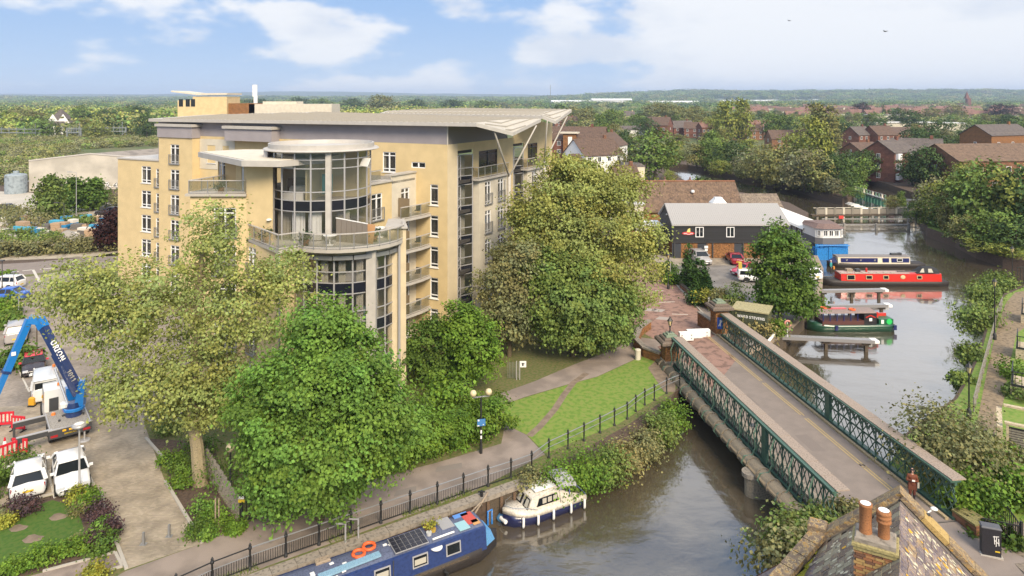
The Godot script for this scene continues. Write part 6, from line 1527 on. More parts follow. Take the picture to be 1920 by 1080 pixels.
func near_house() -> void:
	var o := thing("slate_cottage", "lichened slate cottage roof with parapet gable and twin-pot brick chimney", "house", v3(12.7, 0, -22.7), atan2(-0.49, 0.87))
	# local axes: x along the gable, z along the ridge towards the camera
	var top := 9.4
	var pitch := deg_to_rad(42.0)
	var len := 7.0
	var half := 5.6
	var dn := tan(pitch)
	mk(MB.new().quad(v3(-half, 0, -0.1), v3(-half, 0, len), v3(-half, top - half * dn, len), v3(-half, top - half * dn, -0.1)).quad(v3(half, 0, -0.1), v3(-half, 0, -0.1), v3(-half, top - half * dn, -0.1), v3(half, top - half * dn, -0.1)).quad(v3(half, 0, len), v3(half, 0, -0.1), v3(half, top - half * dn, -0.1), v3(half, top - half * dn, len)).tri(v3(half, top - half * dn, -0.1), v3(-half, top - half * dn, -0.1), v3(0, top - 0.05, -0.1)), "wall", mats.brown_brick, o)
	var r := RandomNumberGenerator.new()
	r.seed = 12
	var slate := [M("slate_a", Color(0.5, 0.46, 0.48), 0.7, "lichen", 0.8, "grain", 1.2), M("slate_b", Color(0.62, 0.57, 0.55), 0.75, "lichen", 1.0, "grain", 1.2), M("slate_c", Color(0.4, 0.37, 0.4), 0.7, "lichen", 0.7, "stain", 1.5), M("slate_lichen", Color(0.7, 0.6, 0.42), 0.9, "lichen", 0.9, "grain", 2.0)]
	var moss := [M("moss_a", Color(0.4, 0.35, 0.24), 0.9, "stain", 1.6, "grain", 2.2), M("moss_b", Color(0.52, 0.47, 0.38), 0.9, "lichen", 1.3, "grain", 2.0), M("moss_c", Color(0.42, 0.37, 0.31), 0.85, "lichen", 1.5, "stain", 1.6)]
	for s in [1, -1]:
		var sl := v3(s * cos(pitch), -sin(pitch), 0)
		var nr := v3(s * sin(pitch), cos(pitch), 0)
		var deck := MB.new()
		deck.quad(v3(0, top - 0.06, 0), v3(0, top - 0.06, len), v3(0, top - 0.06, len) + sl * half / cos(pitch), v3(0, top - 0.06, 0) + sl * half / cos(pitch))
		mk(deck, "roof_deck", mats.old_timber, o)
		var sh := []
		for v in 4:
			var b := MB.new()
			var j := 0.012 * (v - 1.5)
			b.box(v3(0.15 + j, 0, 0), v3(0.4, 0.022, 0.272 - 0.004 * v), Transform3D(Basis(sl, nr, v3(0, 0, s)).rotated(v3(0, 0, 1), -s * 0.05), Vector3.ZERO))
			sh.append(b.mesh())
		var rows := 17 if s > 0 else 11
		for i in rows:
			for k in 17:
				var p := v3(0, top - 0.005, 0.3) + sl * (i * 0.29 + 0.04) + v3(0, 0, k * 0.28 + (0.14 if i % 2 else 0.0)) + nr * r.randf_range(0.0, 0.012)
				var m: Material
				if s > 0: m = slate[0] if r.randf() < 0.4 else slate[1] if r.randf() < 0.55 else slate[2] if r.randf() < 0.8 else slate[3]
				else: m = moss[r.randi() % 3]
				part(sh[r.randi() % 4], "slate", m, o, Transform3D(Basis(nr, r.randf_range(-0.03, 0.03)), p))
		var rest := MB.new()  # courses below and beyond the picked-out slates
		for i in range(rows, 26): rest.box(Vector3.ZERO, v3(0.29, 0.02, len), Transform3D(Basis(sl, nr, v3(0, 0, s)), v3(0, top - 0.02, len / 2) + sl * (i * 0.29 + 0.1)))
		for i in rows: rest.box(Vector3.ZERO, v3(0.29, 0.02, len - 5.2), Transform3D(Basis(sl, nr, v3(0, 0, s)), v3(0, top - 0.02, (len + 5.2) / 2) + sl * (i * 0.29 + 0.1)))
		mk(rest, "slate_courses", slate[0], o).set_meta("kind", "stuff")
		var spots := [MB.new(), MB.new(), MB.new()]  # crusts of lichen and moss
		for i in 520 if s > 0 else 300:
			var q: int = 0 if r.randf() < 0.72 else 1 if r.randf() < (0.5 if s > 0 else 0.1) else 2
			var c := v3(0, top + 0.022, 0.35) + sl * (0.2 + 4.4 * r.randf()) + v3(0, 0, 4.6 * r.randf())
			var e := r.randf_range(0.02, 0.085) * (1.3 if q == 1 else 1.0)
			var edge := []
			for k in 7: edge.append(c + (sl * cos(-TAU * k / 7 * s) * r.randf_range(0.6, 1.5) + v3(0, 0, sin(-TAU * k / 7 * s)) * r.randf_range(0.5, 1.0)) * e)
			spots[q].k = Color(1, 1, 1) * r.randf_range(0.7, 1.1)
			for k in 7: spots[q].tri(c + nr * 0.006, edge[k], edge[(k + 1) % 7])
		for q in 3: mk(spots[q], "lichen", [M("lichen_cream", Color(0.58, 0.53, 0.38), 0.95), M("lichen_orange", Color(0.6, 0.34, 0.04), 0.95), M("lichen_dark", Color(0.14, 0.12, 0.1), 0.95)][q], o).set_meta("kind", "stuff")
		# gable coping
		var n := 7 if s > 0 else 4
		for i in n:
			var a := v3(0, top + 0.3, -0.12) + sl * (i * 0.93)
			var c := a + sl * 0.915
			var cm := MB.new()
			var hw := 0.26
			var q := [a + v3(0, 0, hw), c + v3(0, 0, hw), c + v3(0, 0, -hw), a + v3(0, 0, -hw)]
			if s < 0: q.reverse()
			cm.hexa(q.map(func(v): return v - nr * 0.16) + q)
			mk(cm, "coping_stone", M("lichen_stone", Color(0.62, 0.53, 0.34), 0.9, "lichen", 0.5, "stain", 1.0) if i % 3 != 1 or s < 0 else M("orange_stone", Color(0.55, 0.38, 0.14), 0.9, "stain", 1.3, "grain", 1.8), o)
			mk(MB.new().quad(a + v3(0, -0.75, 0.18), c + v3(0, -0.75, 0.18), c + v3(0, -0.12, 0.18), a + v3(0, -0.12, 0.18)), "parapet", mats.stone, o)
			if s > 0: mk(MB.new().bar(a + v3(0, -0.3, 0.3), c + v3(0, -0.3, 0.3), 0.22, 0.04), "lead_flashing", M("lead", Color(0.17, 0.15, 0.14), 0.6, "stain", 1.0), o)
	# side parapet at the left eaves with mossy gutter
	var e0 := v3(-2.4, top - 2.4 * dn + 0.32, -0.1)
	for i in 4:
		mk(MB.new().bar(e0 + v3(-0.27 * i, -0.16 * i, 0.62 * i), e0 + v3(-0.27 * i - 0.26, -0.16 * i - 0.15, 0.62 * i + 0.6), 0.5, 0.2), "parapet_stone", mats.lichen_stone, o)
		mk(MB.new().bar(e0 + v3(-0.27 * i + 0.42, -0.16 * i - 0.28, 0.62 * i + 0.2), e0 + v3(-0.27 * i + 0.07, -0.16 * i - 0.43, 0.62 * i + 0.82), 0.42, 0.1), "moss", M("moss_bright", Color(0.3, 0.3, 0.03), 0.95, "stain", 1.3), o)
		mk(MB.new().bar(e0 + v3(-0.27 * i, -1.0 - 0.16 * i, 0.62 * i), e0 + v3(-0.27 * i - 0.36, -1.16 - 0.16 * i, 0.62 * i + 0.62), 0.3, 1.7), "parapet_wall", mats.stone, o)
	mk(MB.new().cham(e0 + v3(-0.1, -0.1, -0.1), v3(0.6, 0.34, 0.55), 0.05), "kneeler_stone", mats.lichen_stone, o)
	# chimney, its bricks built one by one
	var cx := -0.62
	var cz := 2.95
	var cw := 1.02
	var cd := 0.72
	var ch := 9.3
	mk(MB.new().boxb(v3(cx, 5.5, cz), v3(cw - 0.03, ch - 5.5, cd - 0.03)), "chimney_core", M("mortar", Color(0.36, 0.3, 0.2), 0.95), o)
	var bm := [M("brick_a", Color(0.3, 0.13, 0.06), 0.9, "grain", 2.5), M("brick_b", Color(0.38, 0.19, 0.08), 0.9, "grain", 2.5), M("brick_c", Color(0.16, 0.08, 0.05), 0.9, "grain", 2.5), M("brick_d", Color(0.4, 0.26, 0.1), 0.9, "grain", 2.5)]
	var long := MB.new().box(Vector3.ZERO, v3(0.235, 0.068, 0.05)).mesh()
	var short := MB.new().box(Vector3.ZERO, v3(0.05, 0.068, 0.215)).mesh()
	for j in 24:
		var y := ch - 0.05 - j * 0.083
		for i in 4: part(long, "brick", bm[r.randi() % 4], o, at(v3(cx - 0.38 + i * 0.253 + (0.0 if j % 2 else -0.06), y, cz + cd / 2)))
		for i in 3:
			part(short, "brick", bm[r.randi() % 4], o, at(v3(cx + cw / 2, y, cz - 0.24 + i * 0.235 + (0.02 if j % 2 else -0.02))))
			if j < 16: part(short, "brick", bm[r.randi() % 4], o, at(v3(cx - cw / 2, y, cz - 0.24 + i * 0.235)))
	mk(MB.new().cham(v3(cx, ch, cz), v3(cw + 0.12, 0.12, cd + 0.12), 0.02).cham(v3(cx, ch + 0.12, cz), v3(cw + 0.2, 0.1, cd + 0.2), 0.02), "corbel_course", M("mossy_stone", Color(0.36, 0.3, 0.13), 0.9, "stain", 1.2), o)
	mk(MB.new().cham(v3(cx, ch + 0.22, cz), v3(cw + 0.06, 0.16, cd + 0.06), 0.04), "chimney_cap", mats.stone, o)
	mk(MB.new().lathe(v3(cx - 0.26, ch + 0.36, cz), [[0.18, 0], [0.165, 0.3], [0.175, 0.78], [0.19, 0.8], [0.19, 0.86], [0.14, 0.86], [0.13, 0.4]], 16), "chimney_pot", M("pot_clay", Color(0.42, 0.18, 0.07), 0.9, "stain", 1.5, "grain", 2.0), o, true)
	mk(MB.new().lathe(v3(cx + 0.22, ch + 0.36, cz + 0.02), [[0.16, 0], [0.155, 0.42], [0.2, 0.46], [0.2, 0.52], [0.165, 0.54], [0.2, 0.58], [0.2, 0.64], [0.165, 0.66], [0.2, 0.7], [0.19, 0.78], [0.13, 0.8], [0.12, 0.5]], 16), "chimney_pot", mats.pot_clay, o, true)
	for x in [-0.26, 0.22]: mk(MB.new().lathe(v3(cx + x, ch + 0.36, cz), [[0.15, 0.8 if x > 0 else 0.87], [0, 0.82 if x > 0 else 0.89]], 12), "pot_cowl", mats.white_paint, o)
	var cc := thing("security_camera", "white security camera on a bracket at the right gable edge", "camera", v3(13.5, 9.0, -22.6))
	mk(MB.new().tube([v3(-0.1, -0.3, 0), v3(0.1, 0.05, 0), v3(0.35, 0.2, 0)], 0.035), "bracket", mats.white_paint, cc)
	mk(MB.new().lathe(v3(0.4, 0.2, 0), [[0, 0.1], [0.1, 0.09], [0.17, 0.04], [0.16, 0.0], [0, 0]], 14), "dome", mats.white_paint, cc, true)
	mk(MB.new().box(v3(0.05, 0.0, 0.1), v3(0.14, 0.1, 0.12)).box(v3(0.2, -0.2, 0.0), v3(0.12, 0.14, 0.12)), "housing", mats.dark_steel, cc)
	cc.scale = Vector3.ONE * 0.65

# a car facing local -z; dims: length, width, height; shape: hatch, saloon, estate, van, suv
func car(label: String, p: Vector3, turn: float, paint: Material, shape := "hatch", dims := v3(4.0, 1.75, 1.45), roof: Material = null, called := "parked_car", category := "car") -> Node3D:
	var o := thing(called, label, category, p, turn)
	var l := dims.x
	var w := dims.y * 0.5
	var h := dims.z
	var belt := h * (0.645 if shape != "van" else 0.52)
	var hood := belt * (0.9 if shape != "suv" else 1.0)
	# body: half outline of each section from sill to middle
	var z := [-0.5, -0.485, -0.42, -0.25, -0.16, 0.0, 0.2, 0.36, 0.46, 0.495, 0.5]
	var wd := [0.7, 0.86, 0.96, 1.0, 1.0, 1.0, 1.0, 0.99, 0.95, 0.88, 0.75]
	var tp := [0.55, 0.66, 0.8, 0.96, 1.05, 1.06, 1.06, 1.06, 1.05, 1.0, 0.9]
	if shape == "saloon": tp = [0.55, 0.66, 0.8, 0.96, 1.05, 1.06, 1.06, 1.03, 1.0, 0.95, 0.85]
	if shape == "van": tp = [0.62, 0.8, 0.98, 1.2, 1.3, 1.3, 1.3, 1.3, 1.3, 1.28, 1.2]
	var rings := []
	for i in z.size():
		var ww: float = w * wd[i]
		var y1: float = belt * tp[i] * 0.94
		var y0 := 0.24 if i > 0 and i < z.size() - 1 else 0.36
		var zz: float = z[i] * l
		rings.append([v3(-ww * 0.92, y0, zz), v3(-ww, y0 + 0.16, zz), v3(-ww, lerpf(y0, y1, 0.62), zz), v3(-ww * 0.95, y1 - 0.03, zz), v3(-ww * 0.8, y1 + 0.01, zz), v3(0, y1 + 0.05, zz), v3(ww * 0.8, y1 + 0.01, zz), v3(ww * 0.95, y1 - 0.03, zz), v3(ww, lerpf(y0, y1, 0.62), zz), v3(ww, y0 + 0.16, zz), v3(ww * 0.92, y0, zz)])
	mk(MB.new().loft(rings), "body", paint, o, true)
	# cabin
	var f0 := -0.2 * l
	var f1 := -0.05 * l
	var r1 := 0.34 * l
	var r0 := 0.455 * l
	if shape == "saloon":
		r1 = 0.2 * l
		r0 = 0.36 * l
	if shape == "estate" or shape == "suv":
		r1 = 0.4 * l
		r0 = 0.475 * l
	if shape == "van":
		f0 = -0.33 * l
		f1 = -0.2 * l
		r1 = 0.47 * l
		r0 = 0.49 * l
	var wb := w * 0.93
	var wt := w * 0.74
	var yb := belt * 0.99
	if shape == "van":
		yb = belt * 1.2
		wt = w * 0.84
	var yt := h - 0.07
	var lo := [v3(-wb, yb, f0), v3(wb, yb, f0), v3(wb, yb, r0), v3(-wb, yb, r0)]
	var hi := [v3(-wt, yt, f1), v3(wt, yt, f1), v3(wt, yt, r1), v3(-wt, yt, r1)]
	var g := MB.new()
	for i in 4:
		var j := (i + 1) % 4
		g.quad(lo[j], lo[i], hi[i], hi[j])
	mk(g, "glass", mats.car_glass if shape != "van" or paint != mats.get("van_white") else paint, o)
	var rr := []
	for e in [[f1 - 0.06, 0.92, 0.0], [f1 + 0.15, 1.0, 0.05], [(f1 + r1) / 2, 1.02, 0.085], [r1 - 0.12, 1.0, 0.06], [r1 + 0.12, 0.94, 0.0]]:
		var ww: float = wt * e[1] * 1.05
		rr.append([v3(-ww, yt - 0.03, e[0]), v3(-ww * 0.93, yt + e[2] * 0.7, e[0]), v3(0, yt + e[2], e[0]), v3(ww * 0.93, yt + e[2] * 0.7, e[0]), v3(ww, yt - 0.03, e[0])])
	mk(MB.new().loft(rr), "roof_panel", roof if roof else paint, o, true)
	var pil := MB.new()
	for i in 4: pil.bar(lo[i] * v3(1.01, 1, 1), hi[i] * v3(1.01, 1, 1), 0.2 if i > 1 else 0.08, 0.12)
	for s in [-1, 1]:
		for zc in [0.08, 0.3] if shape in ["estate", "suv", "saloon"] else [0.1]:
			var tz: float = zc * l
			pil.bar(v3(s * wb * 1.005, yb, tz), v3(s * wt * 1.01, yt, clampf(tz, f1, r1)), 0.06, 0.08)
	mk(pil, "pillars", paint, o)
	var rad := 0.32 if shape != "suv" else 0.37
	for s in [-1, 1]:
		for e in [-0.31, 0.29]:
			var t := Transform3D(Basis(v3(0, 0, 1), v3(-s, 0, 0), v3(0, 1, 0)), v3(s * (w - 0.2), rad, e * l))
			var arch := MB.new().lathe(v3(0, -0.213, 0), [[rad * 1.16, 0.0], [0.0, 0.002]], 16, t)
			mk(arch, "wheel_arch", mats.tyre, o)
			var tyre := mk(MB.new().lathe(Vector3.ZERO, [[0.0, 0.12], [rad * 0.7, 0.12], [rad * 0.68, -0.2], [rad * 0.9, -0.222], [rad, -0.2], [rad, 0.1]], 18, t), "wheel", mats.tyre, o)
			var rim := MB.new().lathe(Vector3.ZERO, [[rad * 0.7, -0.215], [rad * 0.6, -0.2], [rad * 0.2, -0.19], [0, -0.21]], 10, t)
			mk(rim, "rim", mats.chrome, tyre)
		mk(MB.new().box(v3(s * w * 0.7, belt * 0.66, -0.478 * l), v3(0.36, 0.15, 0.12), Transform3D(Basis(Vector3.UP, s * 0.0), Vector3.ZERO)), "headlight", M("lamp_glass_car", Color(0.55, 0.57, 0.6), 0.15), o)
		mk(MB.new().box(v3(s * w * 0.74, belt * 0.8, 0.485 * l), v3(0.3, 0.2, 0.08)), "tail_light", col_mat("tail_red", Color(0.35, 0.01, 0.015), 0.25), o)
		mk(MB.new().box(v3(s * (w + 0.09), yb + 0.08, f0 + 0.22), v3(0.2, 0.13, 0.1)), "mirror", roof if roof else paint, o)
	mk(MB.new().box(v3(0, 0.42, -0.497 * l), v3(w * 1.1, 0.22, 0.05)), "grille", mats.dark_steel, o)
	mk(MB.new().box(v3(0, 0.38, -0.505 * l), v3(0.5, 0.11, 0.03)), "front_plate", mats.white_paint, o)
	mk(MB.new().box(v3(0, 0.56, 0.504 * l), v3(0.5, 0.11, 0.03)), "rear_plate", col_mat("plate_yellow", Color(0.65, 0.45, 0.03), 0.5), o)
	mk(MB.new().boxb(v3(0, 0.2, 0), v3(w * 1.7, 0.12, l * 0.9)), "underside", mats.tyre, o)
	return o

func car_park() -> void:
	var white := col_mat("car_white", Color(0.72, 0.72, 0.72), 0.3)
	car("white hatchback facing the camera in the bay nearest the drive lamp", v3(-25.95, 0, -40.79), PI + 0.64, white, "hatch", v3(3.95, 1.74, 1.42))
	car("white hatchback seen from behind in the leftmost parking bay", v3(-28.3, 0, -40.57), 0.6, white, "hatch", v3(4.3, 1.77, 1.42))
	car("small dark car with red roof beyond the crane truck", v3(-39.65, 0, -57.47), PI + 0.62, col_mat("car_black", Color(0.03, 0.022, 0.025), 0.3), "hatch", v3(3.7, 1.68, 1.4), col_mat("car_red_roof", Color(0.55, 0.05, 0.07), 0.3))
	var van := car("small white van parked behind the crane truck cab", v3(-35.62, 0, -52.99), 0.58, col_mat("van_white", Color(0.7, 0.7, 0.68), 0.35), "van", v3(4.3, 1.8, 1.85), null, "parked_van", "van")
	mk(MB.new().box(v3(0, 1.35, 2.12), v3(1.3, 0.5, 0.03)), "rear_window", mats.car_glass, van)
	mk(MB.new().lathe(v3(0.5, 1.85, -0.4), [[0.12, 0], [0.1, 0.16], [0, 0.2]], 10), "beacon", col_mat("amber", Color(0.7, 0.2, 0.03), 0.3), van)
	car("silver people carrier parked beside the leftmost shrub island", v3(-46.56, 0, -65.29), 0.55, col_mat("car_silver", Color(0.36, 0.34, 0.33), 0.3), "estate", v3(4.5, 1.8, 1.75))
	car("bright blue car at the left edge beyond the car park", v3(-56.73, 0, -77.79), PI / 2 + 0.1, col_mat("car_blue", Color(0.03, 0.12, 0.5), 0.3), "saloon", v3(4.4, 1.78, 1.42))
	car("white van roof at the left edge behind the blue car", v3(-60.46, 0, -82.39), PI / 2, white, "estate", v3(4.4, 1.8, 1.6))
	car("black estate car on the far road beside the warehouse trees", v3(-78.85, 0, -135.42), PI / 2 + 0.2, mats.car_black, "estate", v3(4.6, 1.8, 1.5))
	car("dark car at the far left in front of the pale yard", v3(-102.49, 0, -139.95), PI / 2, mats.car_black, "saloon", v3(4.5, 1.8, 1.45))
	car("silver off-roader parked under the black office, left of the doors", v3(25.96, 0, -95.59), PI + 0.1, mats.car_silver, "suv", v3(4.4, 1.9, 1.65))
	car("dark red saloon with yellow rear plate under the black office", v3(30.66, 0, -95.59), -0.08, col_mat("car_maroon", Color(0.25, 0.015, 0.025), 0.3), "saloon", v3(4.3, 1.75, 1.42))
	car("bright red hatchback half behind the green yard tree", v3(29.95, 0, -88.91), PI / 2 + 0.35, col_mat("car_red", Color(0.5, 0.012, 0.06), 0.3), "hatch", v3(3.8, 1.7, 1.45))
	var tr := car("white flatbed pickup beside the red hatchback under the yard tree", v3(30.26, 0, -85.53), PI / 2 + 2.9, white, "van", v3(4.6, 1.8, 1.5), null, "pickup", "truck")
	mk(MB.new().boxb(v3(-0.3, 0.9, 2.0), v3(0.9, 1.3, 0.4)), "load", col_mat("load_yellow", Color(0.5, 0.35, 0.05), 0.8), tr)
	for k in 2: car(["white car seen through the right side of the yard tree", "dark car behind the yard tree trunk"][k], [v3(37.19, 0, -87.57), v3(31.91, 0, -85.53)][k], 0.3, [white, mats.car_black][k], "hatch")
	crane_truck()
	# red plastic barriers
	var first: Node3D = null
	for q in [[v3(-34.81, 0, -47.64), 0.2, "red plastic barrier at the left edge, rear one of the pair"], [v3(-33.5, 0, -47.03), -0.15, "red plastic barrier in front of the crane outrigger"], [v3(-31.18, 0, -43.92), -0.1, "red plastic barrier nearest the white hatchbacks, flat on"], [v3(-31.49, 0, -43.27), 0.95, "red plastic barrier turned end-on at the left edge"]]:
		if first == null:
			first = thing("safety_barrier", q[2], "barrier", q[0], q[1], "red barriers round the crane")
			var b := MB.new()
			for y in [0.22, 0.95]: b.box(v3(0, y, 0), v3(1.05, 0.14, 0.06))
			mk(b, "rails", mats.red_plastic, first)
			for i in 5: mk(MB.new().box(v3(-0.48 + i * 0.24, 0.59, 0), v3(0.09, 0.6, 0.055)), "slat", mats.red_plastic, first)
			for s in [-1, 1]: mk(MB.new().boxb(v3(s * 0.4, 0, 0), v3(0.12, 0.06, 0.5)).boxb(v3(s * 0.4, 0.06, 0), v3(0.08, 0.12, 0.08)), "foot", mats.tyre, first)
			mk(MB.new().box(v3(0, 0.6, -0.02), v3(0.9, 0.5, 0.01)), "reflective_board", mats.line_white, first)
		else: dup(first, "safety_barrier", q[2], at(q[0], q[1]))
	var cn := thing("traffic_cone", "red traffic cone standing among the red barriers", "cone", v3(-32.62, 0, -44.59))
	mk(MB.new().boxb(Vector3.ZERO, v3(0.4, 0.05, 0.4)).lathe(Vector3.ZERO, [[0.15, 0.05], [0.04, 0.75], [0, 0.76]], 12), "cone", mats.red_plastic, cn)
	mk(MB.new().lathe(Vector3.ZERO, [[0.115, 0.33], [0.08, 0.53]], 12), "white_band", mats.white_paint, cn)
	var yl := thing("warning_lamp", "yellow warning sign box beside the white van rear wheel", "warning sign", v3(-35.16, 0, -50.78))
	mk(MB.new().cham(Vector3.ZERO, v3(0.45, 0.12, 0.35), 0.03), "foot", mats.tyre, yl)
	mk(MB.new().cham(v3(0, 0.1, 0), v3(0.4, 0.6, 0.22), 0.1), "housing", col_mat("warn_yellow", Color(0.7, 0.36, 0.02), 0.4), yl)

func crane_truck() -> void:
	var o := thing("crane_truck", "blue hydraulic crane lorry with raised folding boom and spread outriggers", "crane truck", v3(-28.9, 0, -45.4), 0.68)
	var blue := col_mat("crane_blue", Color(0.012, 0.17, 0.5), 0.3)
	var navy := col_mat("crane_navy", Color(0.012, 0.035, 0.13), 0.35)
	mk(MB.new().boxb(v3(0, 0.55, -3.3), v3(0.9, 0.3, 6.6)), "chassis", mats.dark_steel, o)
	var bed := MB.new().boxb(v3(0, 0.95, -1.75), v3(2.3, 0.16, 3.1))
	mk(bed, "flat_bed", M("bed_grey", Color(0.36, 0.33, 0.29), 0.8, "stain", 0.8), o)
	mk(MB.new().box(v3(1.12, 1.13, -1.75), v3(0.06, 0.06, 3.1)).box(v3(-1.12, 1.13, -1.75), v3(0.06, 0.06, 3.1)), "bed_edge", mats.alu, o)
	mk(MB.new().boxb(v3(0, 0.5, -0.12), v3(2.4, 0.55, 0.2)), "rear_bar", mats.dark_steel, o)
	mk(MB.new().box(v3(0, 1.07, -0.1), v3(2.45, 0.06, 0.16)), "rear_rail", mats.alu, o)
	for k in 3: mk(MB.new().box(v3(-0.35 + k * 0.36, 0.92, -0.01), v3(0.2, 0.12, 0.02)), "chevron", col_mat("chev", Color(0.75, 0.4, 0.02), 0.4), o)
	mk(MB.new().box(v3(0.0, 0.7, -0.01), v3(0.7, 0.1, 0.02)), "rear_plate", mats.plate_yellow, o)
	for s in [-1, 1]: mk(MB.new().box(v3(s * 0.9, 0.68, -0.01), v3(0.4, 0.14, 0.04)), "tail_light", mats.tail_red, o)
	mk(MB.new().lathe(v3(0.75, 0.0, 0.25), [[0.35, 0], [0.35, 0.06], [0.3, 0.1], [0.06, 0.12], [0.05, 0.6]], 14), "outrigger_foot", mats.alu, o)
	for e in [-0.25, -2.9]:
		mk(MB.new().box(v3(-1.95, 0.92, e), v3(1.9, 0.3, 0.24)), "outrigger", mats.dark_steel, o)
		mk(MB.new().box(v3(-1.95, 1.09, e), v3(1.9, 0.05, 0.2)), "outrigger_edge", mats.alu, o)
		mk(MB.new().boxb(v3(-2.85, 0.0, e), v3(0.14, 1.0, 0.14)).boxb(v3(-2.85, 0, e), v3(0.35, 0.06, 0.35)), "outrigger_foot", mats.dark_steel, o)
	for z in [-0.9, -1.95, -5.9]:
		for s in [-1, 1]:
			var t := Transform3D(Basis(v3(0, 0, 1), v3(-s, 0, 0), v3(0, 1, 0)), v3(s * 0.98, 0.46, z))
			var wh := mk(MB.new().lathe(Vector3.ZERO, [[0, 0.12], [0.44, 0.12], [0.46, -0.1], [0.4, -0.16], [0.24, -0.16], [0.2, -0.06], [0, -0.06]], 18, t), "wheel", mats.tyre, o)
			mk(MB.new().lathe(Vector3.ZERO, [[0.22, -0.1], [0.08, -0.07], [0, -0.09]], 10, t), "rim", mats.alu, wh)
	# cab
	mk(MB.new().loft([[v3(-1.1, 0.55, -3.9), v3(1.1, 0.55, -3.9), v3(1.1, 2.35, -3.9), v3(-1.1, 2.35, -3.9)], [v3(-1.1, 0.5, -4.9), v3(1.1, 0.5, -4.9), v3(1.1, 2.5, -4.9), v3(-1.1, 2.5, -4.9)], [v3(-1.1, 0.5, -5.6), v3(1.1, 0.5, -5.6), v3(1.05, 2.4, -5.5), v3(-1.05, 2.4, -5.5)], [v3(-1.05, 0.5, -6.1), v3(1.05, 0.5, -6.1), v3(1.0, 1.3, -6.05), v3(-1.0, 1.3, -6.05)]]), "cab", mats.van_white, o)
	mk(MB.new().box(v3(-0.55, 1.2, -3.88), v3(0.55, 1.2, 0.03)), "cab_door", mats.dark_steel, o)
	for s in [-1, 1]: mk(MB.new().box(v3(s * 1.1, 1.85, -4.9), v3(0.03, 0.6, 0.9)), "window", mats.car_glass, o)
	mk(MB.new().boxb(v3(0.55, 1.1, -3.6), v3(0.9, 1.3, 0.5)), "control_frame", blue, o)
	mk(MB.new().lathe(v3(-0.2, 2.45, -4.4), [[0.12, 0], [0.1, 0.16], [0, 0.2]], 10), "beacon", mats.amber, o)
	mk(MB.new().lathe(v3(-0.7, 1.11, -2.6), [[0.14, 0], [0.12, 0.14], [0, 0.18]], 10), "beacon", mats.amber, o)
	mk(MB.new().boxb(v3(-0.1, 1.11, -2.0), v3(0.35, 0.06, 0.25)).boxb(v3(-0.5, 1.11, -1.2), v3(0.12, 0.12, 0.12)).boxb(v3(0.9, 1.11, -1.4), v3(0.1, 0.15, 0.1)), "bed_fittings", mats.dark_steel, o)
	# crane: built in world directions, brought into the lorry's own axes
	var inv := o.transform.affine_inverse()
	var W := func(x: float, y: float, z: float) -> Vector3: return inv * v3(x, y, z)
	mk(MB.new().lathe(inv * v3(-29.7, 1.1, -47.0), [[0.5, 0], [0.5, 0.35], [0.55, 0.4], [0.55, 0.6], [0.45, 0.62], [0.4, 0.9], [0, 0.95]], 16), "turret", navy, o)
	mk(MB.new().lathe(inv * v3(-29.7, 1.1, -47.0), [[0.6, 0.38], [0.66, 0.42], [0.66, 0.58], [0.6, 0.62]], 16), "slew_ring", blue, o)
	mk(MB.new().lathe(inv * v3(-30.2, 1.75, -46.8), [[0.3, 0], [0.3, 0.25], [0.24, 0.3], [0, 0.32]], 12), "oil_drum", mats.van_white, o)
	mk(MB.new().loft([[W.call(-29.55, 1.6, -46.7), W.call(-29.1, 1.6, -47.0), W.call(-29.2, 1.6, -47.5), W.call(-29.7, 1.6, -47.3)], [W.call(-29.3, 3.4, -46.9), W.call(-29.0, 3.4, -47.1), W.call(-29.1, 3.4, -47.5), W.call(-29.4, 3.4, -47.3)]]), "king_post", blue, o)
	var a: Vector3 = W.call(-29.4, 2.5, -47.1)
	var e: Vector3 = W.call(-32.75, 7.15, -48.1)
	mk(MB.new().bar(a, a.lerp(e, 0.56), 0.52, 0.6), "main_boom", navy, o)
	mk(MB.new().bar(a.lerp(e, 0.5), e, 0.42, 0.48), "inner_boom", navy, o)
	mk(MB.new().bar(a.lerp(e, 0.9), e + (e - a) * 0.02, 0.48, 0.55), "boom_head", blue, o)
	mk(MB.new().tube([a + (inv.basis * v3(-0.5, -0.6, 0.4)), a.lerp(e, 0.42) + (inv.basis * v3(-0.25, -0.25, 0.4))], 0.09, 0.07), "ram", mats.chrome, o)
	var e2: Vector3 = W.call(-33.35, 7.3, -47.9)
	mk(MB.new().bar(e, e2, 0.5, 0.5), "elbow", blue, o)
	var tip: Vector3 = W.call(-34.6, 2.35, -46.3)
	mk(MB.new().bar(e2, e2.lerp(tip, 0.66), 0.36, 0.42), "jib", blue, o)
	mk(MB.new().bar(e2.lerp(tip, 0.6), tip, 0.28, 0.32), "jib_section", blue, o)
	mk(MB.new().bar(e2.lerp(tip, 0.64), e2.lerp(tip, 0.67), 0.46, 0.5), "jib_collar", navy, o)
	mk(MB.new().bar(tip, tip + (inv.basis * v3(-0.9, -0.9, 0.2)), 0.26, 0.3), "jib_tip", blue, o)
	mk(MB.new().box(e2.lerp(tip, 0.42) + (inv.basis * v3(0.1, 0.02, 0.24)), v3(0.25, 0.25, 0.03)), "sticker", mats.white_paint, o)
	# ORION down the boom
	var dn := (a - e).normalized()
	var n := (inv.basis * v3(0.35, 0.42, 0.85)).normalized()
	n = (n - dn * n.dot(dn)).normalized()
	text("ORION", 0.36, mats.white_paint, o, Transform3D(Basis(dn, n.cross(dn), n), a.lerp(e, 0.56) + n * 0.36 + n.cross(dn) * 0.12))
